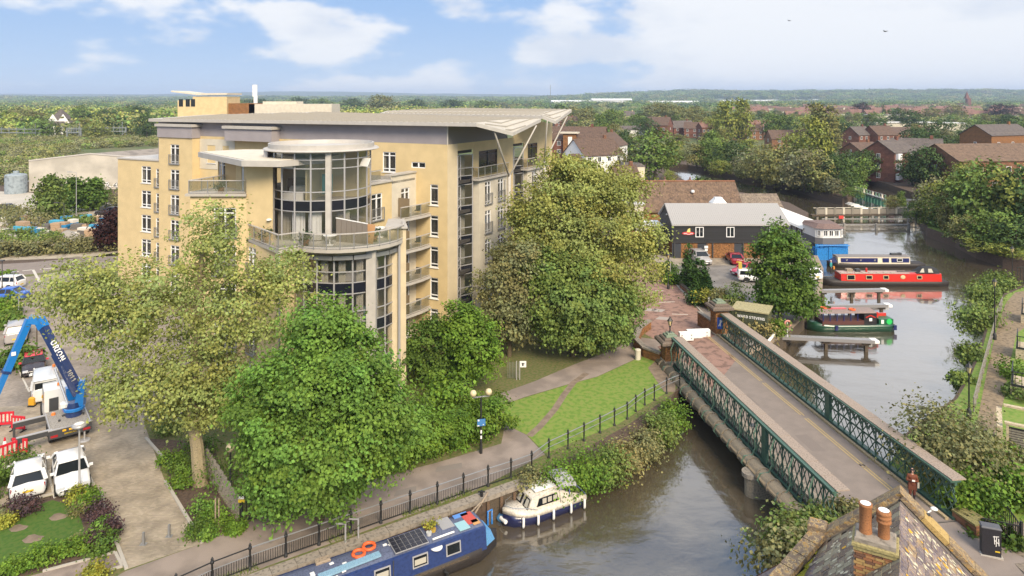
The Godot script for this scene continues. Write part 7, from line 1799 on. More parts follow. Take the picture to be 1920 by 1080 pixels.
	text("1011", 0.3, M("lettering_grey", Color(0.35, 0.33, 0.28), 0.7), o, Transform3D(Basis(dn, n.cross(dn), n), a.lerp(e, 0.22) + n * 0.38 + n.cross(dn) * 0.12))

# hull with pointed bow towards local +x, waterline at y 0
func hull_mesh(l: float, w: float, h: float, bow := 0.28, lift := 0.3, stern := 0.85) -> MB:
	var r := []
	for i in 13:
		var t := i / 12.0
		var x := lerpf(-l / 2, l / 2, t)
		var k := 1.0
		if t > 1.0 - bow: k = sqrt(maxf(0.0, 1.0 - pow((t - 1.0 + bow) / bow, 2.2)))
		k = maxf(k, 0.03)
		if t < 0.06: k = stern
		var y := h + lift * pow(maxf(0.0, (t - 0.6) / 0.4), 2)
		var ww := w * 0.5 * k
		r.append([v3(x, -0.4, -ww * 0.7), v3(x, y * 0.5, -ww * 0.96), v3(x, y, -ww), v3(x, y, 0), v3(x, y, ww), v3(x, y * 0.5, ww * 0.96), v3(x, -0.4, ww * 0.7)])
	return MB.new().loft(r)

func cabin(x0: float, x1: float, w: float, y0: float, y1: float, lean := 0.88) -> MB:
	var a := w / 2
	var b := w / 2 * lean
	var r := []
	for x in [x0, x1]: r.append([v3(x, y0, -a), v3(x, y1 - 0.06, -b), v3(x, y1 + 0.03, -b * 0.6), v3(x, y1 + 0.06, 0), v3(x, y1 + 0.03, b * 0.6), v3(x, y1 - 0.06, b), v3(x, y0, a)])
	return MB.new().loft(r)

func side_window(o: Node3D, x: float, y: float, z: float, w: float, h: float, frame: Material, tilt := 0.08) -> void:
	var t := Transform3D(Basis(Vector3.RIGHT, -tilt), v3(x, y, z))
	var f := MB.new()
	for s in [-1, 1]:
		f.box(v3(0, s * (h / 2 - 0.03), 0.02), v3(w, 0.06, 0.05))
		f.box(v3(s * (w / 2 - 0.03), 0, 0.021), v3(0.06, h - 0.12, 0.05))
	var n := part(f.mesh(), "window", frame, o, t)
	part(MB.new().box(v3(0, 0, 0.012), v3(w - 0.1, h - 0.1, 0.03)).mesh(), "pane", mats.car_glass, n)

func lifebelt(o: Node3D, p: Vector3, mat: Material, t := Transform3D()) -> void:
	var pts := []
	for i in 17: pts.append(p + t * v3(cos(TAU * i / 16) * 0.28, 0, sin(TAU * i / 16) * 0.28))
	mk(MB.new().tube(pts, 0.085, 0.085, 8), "lifebelt", mat, o, true)

func boats() -> void:
	var rust := M("hull_black", Color(0.035, 0.028, 0.025), 0.6, "stain", 0.6)
	# long blue narrowboat by the quay
	var axis := v3(0.862, 0, -0.507)
	var o := thing("narrowboat", "weathered dark blue narrowboat with solar panel and orange lifebelts by the quay", "boat", v3(-6.19, -1.5, -34.23), atan2(0.507, 0.862))
	var blue := M("boat_blue", Color(0.022, 0.045, 0.155), 0.45, "stain", 0.5)
	mk(hull_mesh(17.2, 2.1, 0.75, 0.12, 0.2), "hull", rust, o, true).position.x = -2.4
	mk(MB.new().bar(v3(-9.4, 0.72, 1.06), v3(4.0, 0.72, 1.06), 0.08, 0.1), "rubbing_strake", mats.old_timber, o)
	mk(cabin(-9.5, 5.1, 1.95, 0.72, 1.95, 0.86), "cabin", blue, o)
	mk(cabin(-9.45, 5.05, 1.5, 1.9, 1.985, 0.95), "roof", M("roof_blue", Color(0.12, 0.14, 0.22), 0.6, "stain", 0.7), o)
	for x in [-4.4, -2.5, -0.55, 1.4, 3.2]: side_window(o, x, 1.4, 0.91, 0.82, 0.62, mats.alu, 0.1)
	for x in [-4.4, -2.5, -0.55, 1.4]: mk(MB.new().box(v3(x, 1.33, 0.945), v3(0.6, 0.36, 0.02), Transform3D()), "net_curtain", mats.curtain, o)
	mk(MB.new().box(v3(0.0, 1.35, 0.935), v3(0.04, 1.1, 0.03)), "seam", mats.dark_steel, o)
	mk(MB.new().lathe(v3(2.3, 1.73, 0.86), [[0, 0.03], [0.3, 0.03], [0.3, 0]], 16, Transform3D(), 0, PI), "half_moon", mats.white_paint, o)
	var pn := mk(MB.new().box(v3(1.05, 2.12, 0.05), v3(1.75, 0.05, 1.15), Transform3D(Basis(Vector3.RIGHT, 0.06), Vector3.ZERO)), "solar_panel", mats.alu, o)
	for i in 6:
		for k in 4: mk(MB.new().box(v3(0.34 + i * 0.285, 2.15, -0.37 + k * 0.28), v3(0.265, 0.012, 0.26), Transform3D(Basis(Vector3.RIGHT, 0.06), Vector3.ZERO)), "solar_cell", M("cell", Color(0.02, 0.02, 0.03), 0.25), pn)
	var orange := col_mat("lifebelt_orange", Color(0.7, 0.12, 0.03), 0.5)
	lifebelt(o, v3(-1.35, 2.08, -0.2), orange)
	lifebelt(o, v3(-0.75, 2.1, -0.45), orange)
	mk(MB.new().box(v3(-2.0, 2.1, 0.35), v3(3.0, 0.1, 0.35), Transform3D(Basis(Vector3.UP, 0.05), Vector3.ZERO)), "folded_tarpaulin", M("tarp_pale", Color(0.25, 0.42, 0.55), 0.7, "stain", 1.5), o)
	var r := RandomNumberGenerator.new()
	r.seed = 3
	for i in 16: mk(MB.new().box(v3(-3.9 + (i % 8) * 0.25 + (3.4 if i > 9 else 0.0), 2.03, r.randf_range(-0.5, 0.3)), v3(0.2, 0.06, 0.14), Transform3D(Basis(Vector3.UP, r.randf() * 0.3), Vector3.ZERO)), "paper", mats.white_paint, o)
	mk(MB.new().cham(v3(-3.0, 1.97, -0.62), v3(0.7, 0.16, 0.4), 0.03), "crate", mats.wood, o)
	for q in [[2.3, -0.35, Color(0.3, 0.05, 0.04)], [2.5, 0.0, Color(0.45, 0.3, 0.05)], [2.7, -0.2, Color(0.08, 0.09, 0.2)], [2.2, 0.15, Color(0.5, 0.5, 0.48)]]: mk(MB.new().lathe(v3(q[0], 1.98, q[1]), [[0.12, 0], [0.15, 0.22], [0, 0.2]], 10), "flower_pot", col_mat("pot%s" % q[0], q[2], 0.8), o)
	mk(leaves([[v3(2.45, 2.4, -0.12), v3(0.4, 0.22, 0.35)]], 12, 14, 0.12, 0.12, 5), "pot_flowers", mats.yellow_leaf, o).set_meta("kind", "stuff")
	mk(MB.new().tube([v3(2.2, 2.05, 0.6), v3(3.4, 2.05, 0.58)], 0.05), "chimney_flue", mats.white_paint, o)
	mk(MB.new().box(v3(3.3, 2.03, -0.3), v3(0.7, 0.06, 0.9)), "hatch", mats.alu, o)
	for q in [[4.0, 0.3, 0.6, 0.7, Color(0.3, 0.5, 0.55)], [4.6, -0.1, 0.6, 1.0, Color(0.5, 0.08, 0.06)], [4.3, -0.55, 0.8, 0.3, Color(0.1, 0.25, 0.6)], [4.75, 0.35, 0.4, 0.4, Color(0.55, 0.3, 0.12)]]: mk(MB.new().box(v3(q[0], 2.02, q[1]), v3(q[2], 0.05, q[3])), "painted_panel", col_mat("paint%s" % q[0], q[4], 0.6), o)
	mk(MB.new().loft([[v3(5.1, 0.8, -0.9), v3(5.1, 1.6, -0.75), v3(5.1, 1.6, 0.75), v3(5.1, 0.8, 0.9)], [v3(5.8, 0.8, -0.55), v3(5.6, 1.35, -0.45), v3(5.6, 1.35, 0.45), v3(5.8, 0.8, 0.55)]]), "bow_cover", M("cover_blue", Color(0.12, 0.33, 0.6), 0.6, "stain", 1.4), o)
	mk(MB.new().tube([v3(4.9, 1.9, -0.6), v3(5.7, 2.1, -0.9), v3(6.2, 1.4, -1.6)], 0.04).tube([v3(5.3, 1.5, -0.9), v3(6.4, 2.3, -1.3)], 0.05), "boat_pole", mats.wood, o)
	mk(MB.new().tube([v3(5.9, 1.0, -0.4), v3(5.9, 1.8, -0.4), v3(6.15, 1.85, -0.4), v3(6.15, 1.0, -0.4)], 0.05), "bow_rail", mats.crane_blue, o)
	for x in [-5.6, -0.5, 2.6]: mk(MB.new().tube([v3(x, 0.5, 1.08), v3(x + 0.2, 0.3, 1.12), v3(x + 0.1, 0.05, 1.1)], 0.08), "rope_fender", mats.tyre, o)
	o.scale = v3(1, 0.92, 1)
	# white cabin cruiser
	o = thing("cabin_cruiser", "white and navy cabin cruiser with grey canvas hood moored below the creeper", "boat", v3(1.7, -1.5, -40.3), PI + 0.52)
	var cream := M("gel_cream", Color(0.68, 0.62, 0.52), 0.35, "stain", 0.5)
	mk(hull_mesh(5.9, 2.25, 0.62, 0.42, 0.22), "hull", col_mat("navy_hull", Color(0.015, 0.018, 0.07), 0.3), o, true)
	var dk := []
	for i in 10:
		var t := i / 9.0
		var x := lerpf(-2.95, 2.98, t)
		var k := 1.0 if t < 0.58 else sqrt(maxf(0.003, 1.0 - pow((t - 0.58) / 0.42, 2.2)))
		var y := 0.6 + 0.22 * pow(maxf(0.0, (t - 0.6) / 0.4), 2)
		dk.append([v3(x, y, -1.17 * k), v3(x, y + 0.28, -1.1 * k), v3(x, y + 0.36, 0), v3(x, y + 0.28, 1.1 * k), v3(x, y, 1.17 * k)])
	mk(MB.new().loft(dk), "topsides", cream, o, true)
	mk(MB.new().loft([[v3(-0.9, 0.85, -1.0), v3(-0.9, 1.75, -0.82), v3(-0.9, 1.82, 0), v3(-0.9, 1.75, 0.82), v3(-0.9, 0.85, 1.0)], [v3(0.9, 0.85, -0.98), v3(0.85, 1.68, -0.8), v3(0.85, 1.75, 0), v3(0.85, 1.68, 0.8), v3(0.9, 0.85, 0.98)], [v3(1.6, 0.85, -0.85), v3(1.15, 1.55, -0.7), v3(1.18, 1.6, 0), v3(1.15, 1.55, 0.7), v3(1.6, 0.85, 0.85)]]), "coachroof", cream, o)
	mk(MB.new().box(v3(0, 1.84, 0), v3(1.6, 0.05, 1.1)), "roof_hatch", mats.white_paint, o)
	for s in [-1, 1]:
		var wn := mk(MB.new().quad(v3(-0.75, 1.1, s * 0.985), v3(0.95, 1.1, s * 0.975), v3(0.7, 1.55, s * 0.875), v3(-0.7, 1.58, s * 0.89)), "side_window", mats.car_glass, o)
		for k in 3: mk(MB.new().box(v3(-0.5 + k * 0.42, 1.32, s * 0.945), v3(0.3, 0.36, 0.03), Transform3D()), "net_curtain", mats.curtain, wn)
		var fw := mk(MB.new().quad(v3(1.56, 0.98, s * 0.1), v3(1.56, 0.98, s * 0.74), v3(1.23, 1.5, s * 0.64), v3(1.25, 1.52, s * 0.1)), "windscreen", mats.car_glass, o)
		mk(MB.new().quad(v3(1.53, 1.06, s * 0.3), v3(1.53, 1.06, s * 0.68), v3(1.29, 1.46, s * 0.58), v3(1.3, 1.46, s * 0.3)), "net_curtain", mats.curtain, fw)
		mk(MB.new().loft([[v3(-0.9, 0.9, s * 1.08), v3(-0.9, 1.7, s * 0.84), v3(-0.95, 1.7, s * 0.8)], [v3(-1.6, 0.9, s * 1.08), v3(-1.5, 1.4, s * 0.98), v3(-1.55, 1.4, s * 0.94)], [v3(-2.6, 0.88, s * 1.05), v3(-2.6, 1.0, s * 1.04), v3(-2.6, 1.0, s * 1.0)]]), "coaming", cream, o)
	var hood := []
	for i in 7:
		var t := PI * i / 6.0
		var y: float = 1.75 + 0.55 * sin(t)
		hood.append([v3(-0.85, y - 0.1, cos(t) * 0.95), v3(-1.3, y + 0.08, cos(t) * 1.0), v3(-2.0, y, cos(t) * 1.0), v3(-2.25, y - 0.25, cos(t) * 1.02)])
	mk(MB.new().loft(hood, false, false), "canvas_hood", M("canvas", Color(0.4, 0.4, 0.4), 0.9, "stain", 0.7), o, true)
	var hb := MB.new()
	for s in [-1, 1]:
		hb.bar(v3(-2.2, 1.7, s * 1.0), v3(-2.9, 0.95, s * 1.0), 0.28, 0.04).bar(v3(-1.6, 1.75, s * 1.0), v3(-1.6, 1.2, s * 1.05), 0.06, 0.05)
	hb.quad(v3(-2.25, 1.6, -1.0), v3(-2.95, 0.95, -1.0), v3(-2.95, 0.95, 1.0), v3(-2.25, 1.6, 1.0))
	mk(hb, "hood_back", M("canvas_blue", Color(0.1, 0.14, 0.28), 0.8), o)
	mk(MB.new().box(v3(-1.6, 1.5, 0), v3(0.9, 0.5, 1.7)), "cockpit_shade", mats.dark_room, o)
	for s in [-1, 1]:
		for x in [-2.7, -1.6, -0.2, 1.0, 2.0]: mk(MB.new().tube([v3(x, 0.72, s * (1.2 if x < 1.5 else 0.98)), v3(x, 0.62, s * (1.24 if x < 1.5 else 1.02)), v3(x, 0.2, s * (1.24 if x < 1.5 else 1.02)), v3(x, 0.1, s * (1.2 if x < 1.5 else 0.98))], 0.085, 0.085, 8), "fender", mats.white_paint, o, true)
	mk(MB.new().tube([v3(2.9, 0.35, -0.3), v3(2.95, 0.35, 0.3)], 0.13), "bow_fender", mats.white_paint, o)
	mk(MB.new().bar(v3(-2.9, 0.6, 1.18), v3(1.2, 0.6, 1.18), 0.06, 0.06), "strake", mats.wood, o)
	var rail := MB.new()
	for s in [-1, 1]: rail.tube([v3(0.9, 0.95, s * 1.05), v3(1.6, 1.2, s * 0.95), v3(2.5, 1.25, s * 0.5), v3(2.8, 1.25, 0)], 0.022, 0.022, 5)
	mk(rail, "pulpit_rail", mats.chrome, o)
	mk(MB.new().lathe(v3(1.0, 1.7, 0.2), [[0.05, 0], [0.03, 0.12], [0.1, 0.16], [0, 0.24]], 8), "horn", mats.dark_steel, o)
	var dg := thing("dinghy_bow", "small blue buoy floating under the cruiser bow", "buoy", v3(-0.55, -1.5, -39.6))
	mk(MB.new().lathe(Vector3.ZERO, [[0, -0.15], [0.3, 0.0], [0.36, 0.15], [0.2, 0.3], [0, 0.33]], 12), "float", mats.cover_blue, dg, true)
	# the moored narrowboats on the far side
	o.scale = Vector3.ONE * 0.86
	o = thing("narrowboat", "navy narrowboat with cream coachlines, topmost of the moored boats", "boat", v3(52.0, -1.5, -99.5), -0.01)
	mk(hull_mesh(13.6, 2.1, 0.7, 0.16, 0.3), "hull", rust, o, true).rotation.y = PI
	mk(cabin(-5.6, 4.6, 1.9, 0.7, 1.85, 0.88), "cabin", col_mat("boat_cream", Color(0.62, 0.55, 0.42), 0.4), o)
	for q in [[-2.6, 5.2], [1.15, 0.9], [3.2, 2.5]]: mk(MB.new().box(v3(q[0], 1.3, 0.93), v3(q[1], 0.72, 0.05), Transform3D()), "side_panel", col_mat("boat_navy", Color(0.014, 0.018, 0.1), 0.3), o)
	for x in [-3.9, -1.9, 0.1]: mk(MB.new().box(v3(x - 0.5, 1.32, 0.96), v3(0.25, 0.25, 0.03)), "porthole", mats.chrome, o)
	side_window(o, 3.1, 1.35, 0.955, 0.8, 0.5, mats.white_paint, 0.06)
	mk(MB.new().loft([[v3(-6.6, 0.75, -0.8), v3(-6.6, 0.95, 0), v3(-6.6, 0.75, 0.8)], [v3(-5.6, 0.8, -0.9), v3(-5.5, 1.75, 0), v3(-5.6, 0.8, 0.9)]]), "bow_cover", mats.boat_navy, o)
	mk(cabin(-5.7, 4.7, 1.75, 1.84, 1.93, 0.95), "roof", M("dull_roof", Color(0.2, 0.18, 0.17), 0.7), o)
	mk(MB.new().boxb(v3(2.9, 1.95, 0), v3(1.2, 0.35, 0.5)).lathe(v3(3.6, 1.95, 0), [[0.3, 0], [0.3, 0.4], [0, 0.5]], 8), "roof_plants", mats.dark_steel, o)
	o.scale = v3(1.0, 0.84, 1)
	o = thing("narrowboat", "bright red narrowboat with brass-framed windows and black canvas hood", "boat", v3(47.9, -1.5, -89.7), -0.005)
	var red := col_mat("boat_red", Color(0.55, 0.025, 0.015), 0.3)
	mk(hull_mesh(14.9, 2.1, 0.75, 0.16, 0.3), "hull", rust, o, true).rotation.y = PI
	mk(cabin(-5.3, 6.6, 1.9, 0.75, 1.9, 0.88), "cabin", red, o)
	mk(cabin(-5.4, 2.9, 1.7, 1.88, 1.96, 0.95), "roof", M("red_roof", Color(0.45, 0.3, 0.26), 0.6, "stain", 0.6), o)
	for q in [[-4.15, 0.95, 0.72], [-2.0, 0.75, 0.55], [0.0, 0.65, 0.55], [3.95, 0.6, 0.5]]: side_window(o, q[0], 1.38, 0.92, q[1], q[2], col_mat("brass", Color(0.55, 0.45, 0.25), 0.4), 0.07)
	mk(MB.new().lathe(Vector3.ZERO, [[0, 0.05], [0.22, 0.05], [0.3, 0.0]], 16, Transform3D(Basis(Vector3.RIGHT, PI / 2), v3(2.0, 1.4, 0.92))), "roundel", mats.brass, o)
	mk(MB.new().boxb(v3(-3.9, 1.97, -0.2), v3(0.7, 0.4, 0.6)), "log_box", mats.wood, o)
	mk(MB.new().boxb(v3(-3.0, 1.97, 0.1), v3(0.5, 0.45, 0.5)), "black_box", mats.dark_steel, o)
	mk(MB.new().lathe(v3(-2.0, 1.97, 0.2), [[0.12, 0], [0.12, 0.6], [0, 0.6]], 8), "stove_pipe", red, o)
	for i in 8: mk(MB.new().box(v3(-5.0 + i * 0.85, 2.0, 0.55), v3(0.5, 0.08, 0.25)), "planter", mats.curtain, o)
	mk(MB.new().tube([v3(1.6, 2.1, 0.3), v3(4.2, 2.05, 0.3)], 0.08), "rolled_cover", mats.dark_steel, o)
	var hd := []
	for i in 7:
		var t := PI * i / 6.0
		hd.append([v3(3.7, 1.9, cos(t) * 0.85), v3(4.6, 1.95 + 0.85 * sin(t), cos(t) * 0.88), v3(5.7, 1.95 + 0.88 * sin(t), cos(t) * 0.88), v3(6.4, 1.9 + 0.6 * sin(t), cos(t) * 0.85)])
	mk(MB.new().loft(hd, false, false), "pram_hood", M("hood_black", Color(0.02, 0.02, 0.022), 0.8), o)
	mk(MB.new().quad(v3(4.0, 2.1, 0.88), v3(4.55, 2.1, 0.9), v3(4.6, 2.65, 0.65), v3(4.4, 2.6, 0.65)).quad(v3(5.0, 2.1, 0.92), v3(5.6, 2.1, 0.92), v3(5.5, 2.6, 0.68), v3(5.1, 2.6, 0.68)), "hood_window", mats.curtain, o)
	o.scale = v3(1.08, 0.86, 1)
	o = thing("trip_boat", "open-sided green trip boat with lifebelts on its long roof", "boat", v3(35.1, -1.5, -72.3), 0.03)
	mk(hull_mesh(8.8, 2.1, 0.75, 0.3, 0.25), "hull", col_mat("boat_green", Color(0.012, 0.06, 0.03), 0.35), o, true)
	mk(MB.new().bar(v3(-4.2, 0.42, 1.05), v3(2.6, 0.42, 1.04), 0.06, 0.1).bar(v3(-4.3, 0.76, 1.06), v3(2.6, 0.76, 1.05), 0.08, 0.07), "strake", mats.boat_cream, o)
	o.rotate_y(PI)
	mk(MB.new().boxb(v3(0.9, 0.7, 0), v3(4.6, 0.5, 1.85)), "side_boards", M("maroon_boards", Color(0.09, 0.03, 0.025), 0.6), o)
	for i in 7:
		for s in [-1, 1]: mk(MB.new().boxb(v3(-1.2 + i * 0.72, 1.15, s * 0.9), v3(0.09, 0.85, 0.08)), "roof_post", mats.boat_navy, o)
	mk(cabin(-2.4, 3.5, 2.05, 1.98, 2.08, 0.96), "roof", M("trip_roof", Color(0.3, 0.22, 0.19), 0.7, "stain", 0.7), o)
	mk(MB.new().boxb(v3(-1.8, 0.75, 0), v3(1.3, 1.25, 1.9)), "steering_cabin", M("cabin_dark", Color(0.02, 0.018, 0.02), 0.4), o)
	for z in [-0.97, 0.97]:
		mk(MB.new().box(v3(-1.8, 1.3, z), v3(0.3, 0.3, 0.04)), "disc", mats.white_paint, o)
		mk(MB.new().bar(v3(-2.3, 1.5, z), v3(-1.8, 1.75, z), 0.03, 0.09).bar(v3(-1.8, 1.75, z), v3(-1.3, 1.5, z), 0.03, 0.09), "arc_mark", mats.boat_red, o)
	lifebelt(o, v3(2.5, 2.18, 0.3), orange)
	lifebelt(o, v3(-0.2, 2.18, -0.3), orange)
	mk(MB.new().box(v3(1.2, 2.16, 0.2), v3(1.9, 0.08, 0.5)), "red_cushion", mats.boat_red, o)
	mk(MB.new().boxb(v3(-3.5, 0.75, 0), v3(1.5, 0.55, 1.7)), "engine_box", col_mat("box_green", Color(0.01, 0.1, 0.04), 0.4), o)
	mk(MB.new().boxb(v3(-2.9, 0.75, -0.2), v3(0.16, 1.1, 0.16)).boxb(v3(-3.5, 1.3, 0.3), v3(1.2, 0.3, 0.2)), "seat_back", mats.boat_red, o)
	for z in [-0.87, 0.87]:
		mk(MB.new().lathe(Vector3.ZERO, [[0, 0.03], [0.3, 0.03], [0.3, 0]], 12, Transform3D(Basis(Vector3.RIGHT, PI / 2 * signf(z)), v3(-3.8, 1.05, z))), "green_disc", col_mat("lime_disc", Color(0.02, 0.5, 0.1), 0.4), o)
		mk(MB.new().box(v3(-3.1, 1.03, z), v3(0.28, 0.4, 0.03)), "warning_board", mats.white_paint, o)
	for x in [-4.3, 1.8]: mk(MB.new().box(v3(x, 0.5, -1.08), v3(0.3, 0.5, 0.1)), "blue_fender", mats.boat_navy, o)

func far_left() -> void:
	# warehouse beyond the road
	var o := thing("warehouse", "big pale grey warehouse with graffiti along its foot", "warehouse", Vector3.ZERO)
	var y := func(u: Vector3, h: float) -> Vector3: return v3(u.x, h, u.z)
	var a := v3(-117.16, 0, -168.1)
	var c := v3(-84.38, 0, -178.35)
	var back := v3(35, 0, -85)
	var hl := 7.6
	var pk := a.lerp(c, 0.38)
	var b := MB.new()
	b.quad(a, c, y.call(c, 6.6), y.call(a, hl))
	b.tri(y.call(a, hl), y.call(c, 6.6), y.call(pk, 9.0))
	b.quad(a + back, a, y.call(a, hl), y.call(a + back, hl))
	mk(b, "wall", M("shed_cream", Color(0.5, 0.46, 0.39), 0.7, "blotch", 0.04), o)
	b = MB.new()
	b.quad(y.call(a, hl + 0.05), y.call(pk, 9.05), y.call(pk + back, 9.05), y.call(a + back, hl + 0.05))
	b.quad(y.call(pk, 9.05), y.call(c, 6.65), y.call(c + back, 6.65), y.call(pk + back, 9.05))
	mk(b, "roof", M("shed_roof", Color(0.3, 0.26, 0.22), 0.8, "stain", 0.03), o)
	mk(MB.new().bar(y.call(a, hl), y.call(pk, 9.0), 0.3, 0.3).bar(y.call(pk, 9.0), y.call(c, 6.6), 0.3, 0.3), "verge", mats.fascia, o)
	var r := RandomNumberGenerator.new()
	r.seed = 4
	for i in 14:
		var t := 0.03 + i * 0.045
		var p := a.lerp(c, t) + v3(0, r.randf_range(0.3, 0.7), 0.15)
		var g := MB.new()
		for k in 6: g.bar(p + v3(r.randf(), r.randf() * 1.4, 0), p + v3(r.randf() * 1.6, r.randf() * 1.4, 0), 0.05, 0.22)
		mk(g, "graffiti", mats.white_paint, o)
	o = thing("silo", "squat pale blue-grey tank left of the warehouse", "tank", v3(-118.89, 0, -166.19))
	mk(MB.new().lathe(Vector3.ZERO, [[2.3, 0], [2.3, 4.3], [2.1, 4.5], [0.6, 4.8], [0.6, 5.3], [0, 5.35]], 20), "drum", M("tank_grey", Color(0.3, 0.35, 0.38), 0.6, "stain", 0.1), o)
	o = thing("site_hut", "small tan and grey site hut beside the tank", "hut", v3(-119.83, 0, -170.06))
	mk(MB.new().boxb(v3(0, 0, 0), v3(2.2, 2.2, 2.2)), "wall", mats.wood, o)
	mk(MB.new().boxb(v3(0, 2.2, 0), v3(2.5, 0.15, 2.5)), "roof", mats.alu, o)
	# builders' yard stacks
	var cols := [Color(0.6, 0.56, 0.48), Color(0.02, 0.2, 0.42), Color(0.55, 0.2, 0.06), Color(0.35, 0.24, 0.15), Color(0.62, 0.6, 0.58), Color(0.05, 0.3, 0.45), Color(0.42, 0.36, 0.28), Color(0.12, 0.11, 0.1), Color(0.5, 0.08, 0.06)]
	var names := ["cream", "blue", "orange", "brown", "white", "teal", "sandy", "black", "red"]
	var ord := ["first", "second", "third", "fourth", "fifth", "sixth", "seventh", "eighth", "ninth", "tenth"]
	var seen := {}
	for i in 44:
		var k := (i * 7 + i / 5) % 9
		var u := 18 + (i % 15) * 12.2
		var row := i / 15
		var p: Vector3 = ((v3(-90.19, 0, -124.47)).lerp(v3(-76.32, 0, -128.85), (i % 15) / 14.0) if row == 0 else (v3(-85.79, 0, -118.9)).lerp(v3(-72.94, 0, -121.88), (i % 15) / 14.0) if row == 1 else (v3(-81.1, 0, -113.37)).lerp(v3(-68.65, 0, -115.16), (i % 15) / 14.0)) + v3(r.randf() * 1.0, 0, r.randf() * 2.0)
		if row == 2 and i % 3 == 0: continue
		seen[k] = seen.get(k, -1) + 1
		var s := thing("material_stack", "%s stack of building materials in the yard, %s such stack counted from its back row" % [names[k], ord[seen[k]]], "stack", p, r.randf_range(-0.3, 0.3), "stacks in the builders' yard")
		var w := r.randf_range(1.0, 2.2)
		var h := 0.0
		mk(MB.new().boxb(v3(0, 0, 0), v3(w, 0.13, 1.2)), "pallet", mats.wood, s)
		h = 0.13
		for j in 1 + r.randi() % 3:
			var hh := r.randf_range(0.3, 0.6)
			mk(MB.new().cham(v3(r.randf_range(-0.08, 0.08), h, 0), v3(w * 0.95, hh, 1.15), 0.04), "layer", col_mat("stack%d" % ((k + (j if r.randf() < 0.3 else 0)) % 9), cols[(k + 0) % 9], 0.8), s)
			h += hh + 0.01
	for q in [[v3(-71.08, 0, -110.8), 2.2, 1.6, "grey gravel heap at the front of the builders' yard"], [v3(-79.72, 0, -115.16), 1.6, 1.0, "sandy heap in the builders' yard"]]:
		o = thing("gravel_heap", q[3], "heap", q[0])
		mk(MB.new().lathe(Vector3.ZERO, [[q[1], 0], [q[1] * 0.7, q[2] * 0.45], [q[1] * 0.3, q[2] * 0.85], [0, q[2]]], 12), "heap", M("gravel_grey", Color(0.33, 0.3, 0.26), 0.95, "grain", 0.8), o, true)
	# roadside hedge, shrubs and trees
	var hd := thing("roadside_hedge", "long dark hedge between the builders' yard and the road", "hedge", v3(-66.27, 0, -100.17))
	var hb := []
	for i in 14: hb.append([(v3(-73.73, 0, -98.82)).lerp(v3(-59.44, 0, -103.72), i / 13.0) - hd.position + v3(0, 0.9, 0), v3(1.7, 1.15, 1.3)])
	mk(leaves(hb, 420, 22, 0.3, 0.4, 200, 0.4, 0.7), "foliage", mats.olive_leaf, hd)
	var k := 200
	for q in [[v3(-84.62, 0, -127.17), 1.7, 8.6, "mid_leaf", "slender light green tree in front of the warehouse"], [v3(-87.03, 0, -137.97), 2.3, 6.6, "deep_leaf", "dark full tree in front of the warehouse, left of two"], [v3(-84.4, 0, -139.95), 1.8, 6.2, "deep_leaf", "dark narrower tree in front of the warehouse, right of two"]]:
		k += 1
		tree("roadside_tree", q[4], q[0], [Vector3.ZERO, v3(0, q[2] * 0.4, 0), v3(0, q[2] * 0.75, 0)], 0.16, [[v3(0, q[2] * 0.4, 0), v3(q[1], q[2] * 0.28, q[1])], [v3(0, q[2] * 0.68, 0), v3(q[1] * 0.75, q[2] * 0.26, q[1] * 0.75)], [v3(0, q[2] * 0.9, 0), v3(q[1] * 0.35, q[2] * 0.12, q[1] * 0.35)]], 170, 24, 0.55, 0.6, mats[q[3]], mats.far_bark, k, 0.4, 0.5, 0.1)
	for q in [[v3(-85.2, 0, -122.38), 4.5, 2.6, "olive_leaf", "broad olive shrub at the left of the builders' yard"], [v3(-93.92, 0, -130.58), 4.0, 2.4, "olive_leaf", "grey-green shrub by the pale yard"], [v3(-85.12, 0, -129.42), 2.4, 1.8, "mid_leaf", "low shrub between slender tree and yard"], [v3(-84.1, 0, -144.8), 3.4, 2.6, "olive_leaf", "shrubs behind the black estate car"], [v3(-78.67, 0, -109.96), 4.0, 1.5, "mid_leaf", "low scrub at the front left of the yard"], [v3(-77.88, 0, -125), 2.2, 1.3, "mid_leaf", "small shrub under the dark warehouse trees"], [v3(-72.35, 0, -108.74), 1.8, 1.2, "mid_leaf", "green weeds beside the gravel heap"], [v3(-53.19, 0, -72.4), 1.6, 1.5, "hedge_leaf", "green shrub below the bright blue car"], [v3(-49.63, 0, -68.34), 1.0, 1.4, "deep_leaf", "dark shrub left of the silver people carrier"], [v3(-41.16, 0, -58.04), 1.2, 1.5, "deep_leaf", "dark round shrub left of the red-roofed car"], [v3(-63.19, 0, -86.28), 1.0, 0.8, "hedge_leaf", "small shrub at the left lamp foot"]]:
		k += 1
		bush(q[4], q[0], v3(q[1], q[2], q[1] * 0.8), 80, 0.32, mats[q[3]], k)
	o = tree("copper_beech", "dark copper-leaved tree beside the left end of the flats", v3(-59.26, 0, -102.99), [Vector3.ZERO, v3(0, 2, 0), v3(0, 4, 0)], 0.16, [[v3(0, 3.2, 0), v3(1.9, 2.2, 1.8)], [v3(-0.8, 2.0, 0), v3(1.5, 1.4, 1.6)], [v3(0.8, 5.2, 0), v3(1.2, 1.2, 1.2)]], 190, 26, 0.4, 0.45, mats.copper_leaf, mats.far_bark, 230, 0.4, 0.5, 0.1)
	# railway gantries
	k = 0
